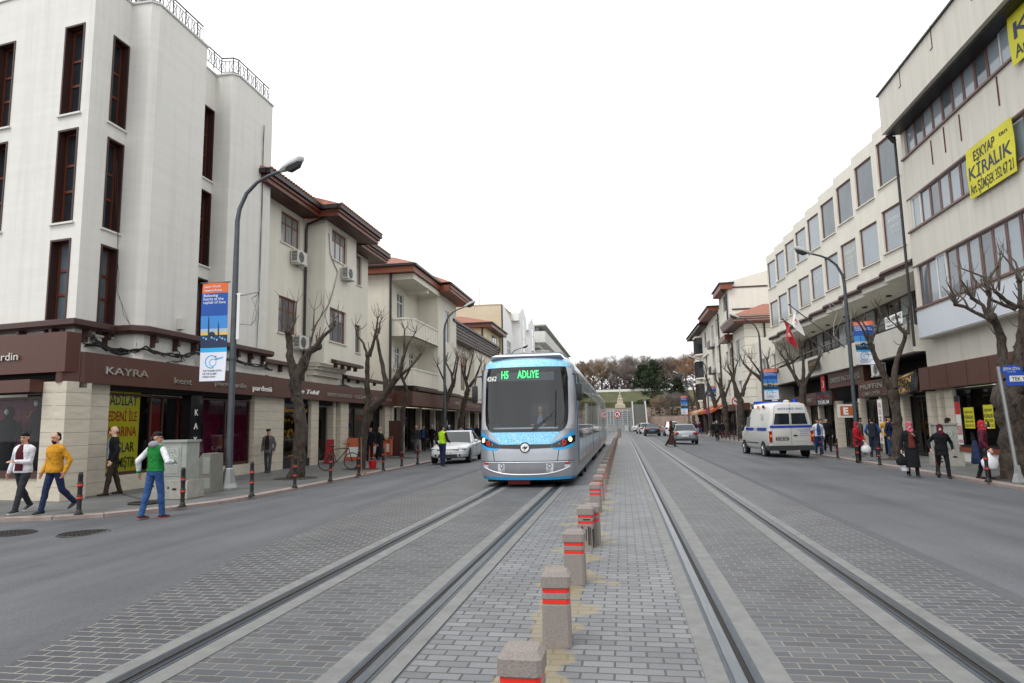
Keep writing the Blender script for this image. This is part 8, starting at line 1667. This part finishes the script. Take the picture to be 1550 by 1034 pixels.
for x in (-2.9, -2.3, -1.7, -.0, .9): m.box(x, x+.16, 127.3, 127.44, 1.2, 4.1)
m.build('water', 'water_white', t)
m = MB(); m.box(.4, 1.1, 126.0, 126.38, .0, 1.1); m.build('panel', 'water_white', t)
t = thing('park_stairs', 'long straight flight of grey steps climbing the park hill between white rails', 'stairs'); m = MB()
for k in range(30): m.box(2.0, 4.3, 121.2+.21*k, 128.2, .165*k if k else -.1, .165*(k+1))
m.build('steps', 'stair_stone', t); m = MB()
for x in (1.95, 4.35): m.extr([(x-.12, 120.9, .8), (x+.12, 120.9, .8), (x+.12, 127.6, 5.6), (x-.12, 127.6, 5.6)], (0, 0, -.85)); m.box(x-.13, x+.13, 127.6, 131, 2.5, 5.6); 
m.box(2.06, 4.24, 128.2, 129, 3, 4.94); m.build('side_wall', 'fountain_stone', t)
t = thing('monument', 'tan stone monument with a small statue above the fountain', 'monument', (-.35, 136, 4.5)); t.scale = (.5, .5, .52); sq = lambda a, z: [(-a, -a, z), (a, -a, z), (a, a, z), (-a, a, z)]
m = MB(); m.loft([sq(2.1, 0), sq(1.95, 1.5), sq(1.3, 1.7), sq(1.0, 3.4), sq(1.15, 3.5), sq(1.1, 3.7), sq(.7, 3.9), sq(.6, 4.9), sq(.8, 5.0), sq(.4, 5.2)]); m.build('pedestal', 'monument_stone', t)
m = MB(); m.loft([[(r*math.cos(2*PI*i/10), r*math.sin(2*PI*i/10), z) for i in range(10)] for z, r in ((5.2, .3), (5.8, .26), (6.4, .32), (6.75, .12), (6.95, .17), (7.15, .05))]); m.tube([(.25, 0, 6.5), (.5, -.2, 6.2), (.45, -.4, 6.0)], .08, 6); m.build('statue', 'monument_stone', t, smooth=60)
m = MB()
for x0, x1, y, z in ((5.5, 22, 131, 2.8), (-22, -5, 131, 2.8)):
    r = random.Random(3)
    for k in range(420): c = V((r.uniform(x0, x1), y+r.uniform(-.7, .7), z+r.uniform(0, 1.5))); a = V((r.uniform(-1, 1), r.uniform(-1, 1), r.uniform(-1, 1)))*.3; b_ = V((r.uniform(-1, 1), r.uniform(-1, 1), r.uniform(-1, 1)))*.3; m.add([c, c+a, c+b_, c+a+b_], [(0, 1, 3, 2)])
tag(m.build('hedge', 'hedge_green'), 'dark clipped hedge on top of the stone terrace wall', 'hedge')
def bare_tree(seed, Ht, spread, mt, n_main=8):
    r = random.Random(seed); tr = MB(); cr = MB(); tr.tube([(0, 0, -.5), (r.uniform(-.2, .2), 0, Ht*.2), (r.uniform(-.3, .3), r.uniform(-.3, .3), Ht*.42)], [Ht*.028, Ht*.022, Ht*.016], 8)
    def grow(p, d, L_, lev, w_):
        q = p+d*L_; e = (q-p).cross(V((0, 1, 0))); e = e.normalized()*w_ if e.length else V((w_, 0, 0)); 
        if lev <= 1: tr.tube([p, p.lerp(q, .5)+V((r.uniform(-.1, .1), r.uniform(-.1, .1), .05))*L_*.3, q], [w_, w_*.8, w_*.55], 5)
        else: cr.add([p-e, p+e, q], [(0, 1, 2)])
        if lev >= 4: return
        for k in range((6, 6, 7, 5)[lev]):
            s_ = r.uniform(.35, 1.0); d2 = (d+V((r.uniform(-1, 1), r.uniform(-1, 1), r.uniform(-.35, .8)))*(.75 if lev < 2 else .95)).normalized(); grow(p.lerp(q, s_), d2, L_*r.uniform(.5, .75), lev+1, w_*(.5 if lev < 2 else .6))
    for k in range(n_main):
        a = 2*PI*k/n_main+r.uniform(-.4, .4); z = Ht*r.uniform(.14, .42); grow(V((0, 0, z)), V((math.cos(a)*spread, math.sin(a)*spread, r.uniform(.5, 1.2))).normalized(), Ht*r.uniform(.26, .36), 0, Ht*.011)
    t = thing('bare_tree', None, 'tree', group='bare winter trees on the park hill'); tr.build('trunk', 'trunk_far', t); cr.build('crown', mt, t); return t
protos = [bare_tree(1, 8.6, .9, 'twig_brown'), bare_tree(2, 9.2, .8, 'twig_grey'), bare_tree(3, 8, 1.1, 'twig_rust')]
m = MB(); r = random.Random(9)
for k in range(9000):
    c = V((r.uniform(-40, 40), r.uniform(158, 176), 0)); c.z = 8.6+r.random()**1.6*3.4; a = V((r.uniform(-1, 1), r.uniform(-1, 1), r.uniform(-.3, 1)))*1.2; b_ = V((r.uniform(-1, 1), r.uniform(-1, 1), r.uniform(-.3, 1)))*.22; m.add([c-b_, c+b_, c+a], [(0, 1, 2)])
tag(m.build('undergrowth', 'twig_grey'), 'tangled brown undergrowth between the hilltop trunks', 'undergrowth', kind='stuff')
def grd(y):
    for a, b_ in zip(prof[:-1], prof[1:]):
        if a[0] <= y <= b_[0]: return a[1]+(b_[1]-a[1])*(y-a[0])/(b_[0]-a[0])
    return 15
hl = ['broad brown bare tree on the hill just right of the tram', 'low rust coloured bare tree at the left end of the hill', 'tall grey bare tree behind the monument', 'tallest pale bare tree on the hilltop', 'grey bare tree below the mast', 'rusty orange bare tree on the right end of the hill', 'bare tree half hidden by the last house on the right', 'bare tree left of the dark evergreen', 'thin bare tree on the terrace near the far lamps', 'small bare tree in front of the stone terrace wall']
spots = [(-9.0, 156, 0, 1.0), (-13, 154, 2, 1.0), (-4.6, 158, 0, 1.15), (-1.0, 166, 1, 1.25), (3.0, 157, 1, 1.12), (13.5, 158, 2, 1.15), (17.5, 155, 2, 1.1), (.6, 153, 1, .85), (9.5, 156, 1, 1.05), (7.0, 130.5, 0, .55), (-17, 160, 0, 1.1), (-7, 168, 1, 1.1), (5.5, 170, 1, 1.2), (11, 170, 0, 1.2), (20, 165, 1, 1.2), (9.5, 131, 1, .6), (12.5, 132, 0, .6), (-22, 160, 2, 1.2), (25, 160, 0, 1.2), (16, 172, 1, 1.25), (-11, 163, 1, .95), (-2.5, 161, 0, .9), (1.8, 162, 0, 1.0), (6.5, 161, 2, .95), (10, 163, 1, 1.0), (-15.5, 166, 1, 1.0), (14.5, 165, 0, 1.05), (-6.5, 152.8, 2, .6), (8, 152.8, 0, .62), (12, 152.5, 1, .6)]
used = set()
for i, (x, y, k, s) in enumerate(spots):
    o = protos[k] if k not in used else dup(protos[k]); used.add(k); o.location = (x, y, grd(y)-.1); o.rotation_euler = (0, 0, i*1.7); o.scale = (s, s, s); o['label'] = hl[i] if i < len(hl) else 'bare winter tree among many along the hilltop'
# evergreen
def evergreen(loc, Ht, label, seed):
    r = random.Random(seed); t = thing('evergreen_tree', label, 'tree', loc, group='dark evergreens on the park hill'); m = MB(); m.tube([(0, 0, -.5), (.1, 0, Ht*.5), (0, 0, Ht*.95)], [Ht*.03, Ht*.02, .05], 8); m.build('trunk', 'trunk_far', t); m = MB()
    for c in range(80):
        z = Ht*(.12+.88*r.random()**1.1); rad = (1-(z/Ht)**1.8)*Ht*.42+.3; a = r.uniform(0, 2*PI); q = rad*r.uniform(.35, 1.0); cc = V((q*math.cos(a), q*math.sin(a), z)); cs = Ht*r.uniform(.05, .095)
        for k in range(70):
            p = cc+V((r.gauss(0, 1), r.gauss(0, 1), r.gauss(0, .55)))*cs*.62; u = V((r.uniform(-1, 1), r.uniform(-1, 1), r.uniform(-.4, .6)))*.24; v = V((r.uniform(-1, 1), r.uniform(-1, 1), r.uniform(-.6, .6)))*.16; m.add([p-u, p+v, p+u, p-v], [(0, 1, 2, 3)])
    m.build('crown', 'pine_green', t)
evergreen((6.6, 137, 4.5), 9.4, 'dark green evergreen tree right of the park steps', 5); evergreen((5.0, 152, 8.6), 6.0, 'small dark evergreen top showing behind the larger one', 6); evergreen((11.5, 141, 6), 4.5, 'low green evergreen beyond the far lamps', 7)
t = thing('radio_mast', 'slim white lattice mast with round antennas above the hill trees', 'mast', (6.6, 190, 9)); m = MB(); z0 = 0
for x in (-.4, .4): m.tube([(x, 0, 0), (x*.5, 0, 11.5)], .07, 5)
for k in range(12): m.tube([(-.38+.015*k, 0, k), (.36-.015*k, 0, k+1)], .04, 4)
m.tube([(0, 0, 11), (0, 0, 14)], .06, 5); m.build('lattice', 'frame_white', t); m = MB()
for z, r_ in ((8.4, .9), (11.2, .5)): m.tube([(r_*math.cos(a), r_*math.sin(a), z) for a in [2*PI*i/12 for i in range(13)]], .12, 5)
m.build('antenna', 'frame_white', t)
m = MB(); m.box(-40, 40, 151.5, 151.7, 8.5, 9.1); tag(m.build('white_parapet', 'plaster_bright'), 'low white parapet wall along the top of the grass bank', 'wall')
# ------------------------------------------------------------------ fuse each body and garment into one continuous skin
for o, s in VOX:
    md = o.modifiers.new('fuse', 'REMESH'); md.mode = 'VOXEL'; md.voxel_size = s; md.use_smooth_shade = True
    sm = o.modifiers.new('soften', 'SMOOTH'); sm.factor = .5; sm.iterations = 2 if s < .02 else 1
dg = bpy.context.evaluated_depsgraph_get()
done = [(o, bpy.data.meshes.new_from_object(o.evaluated_get(dg))) for o, s in VOX]
for o, me in done:
    old = o.data; mats = [m for m in old.materials]; o.modifiers.clear(); o.data = me; me.name = old.name
    if not me.materials:
        for m in mats: me.materials.append(m)
    bpy.data.meshes.remove(old)
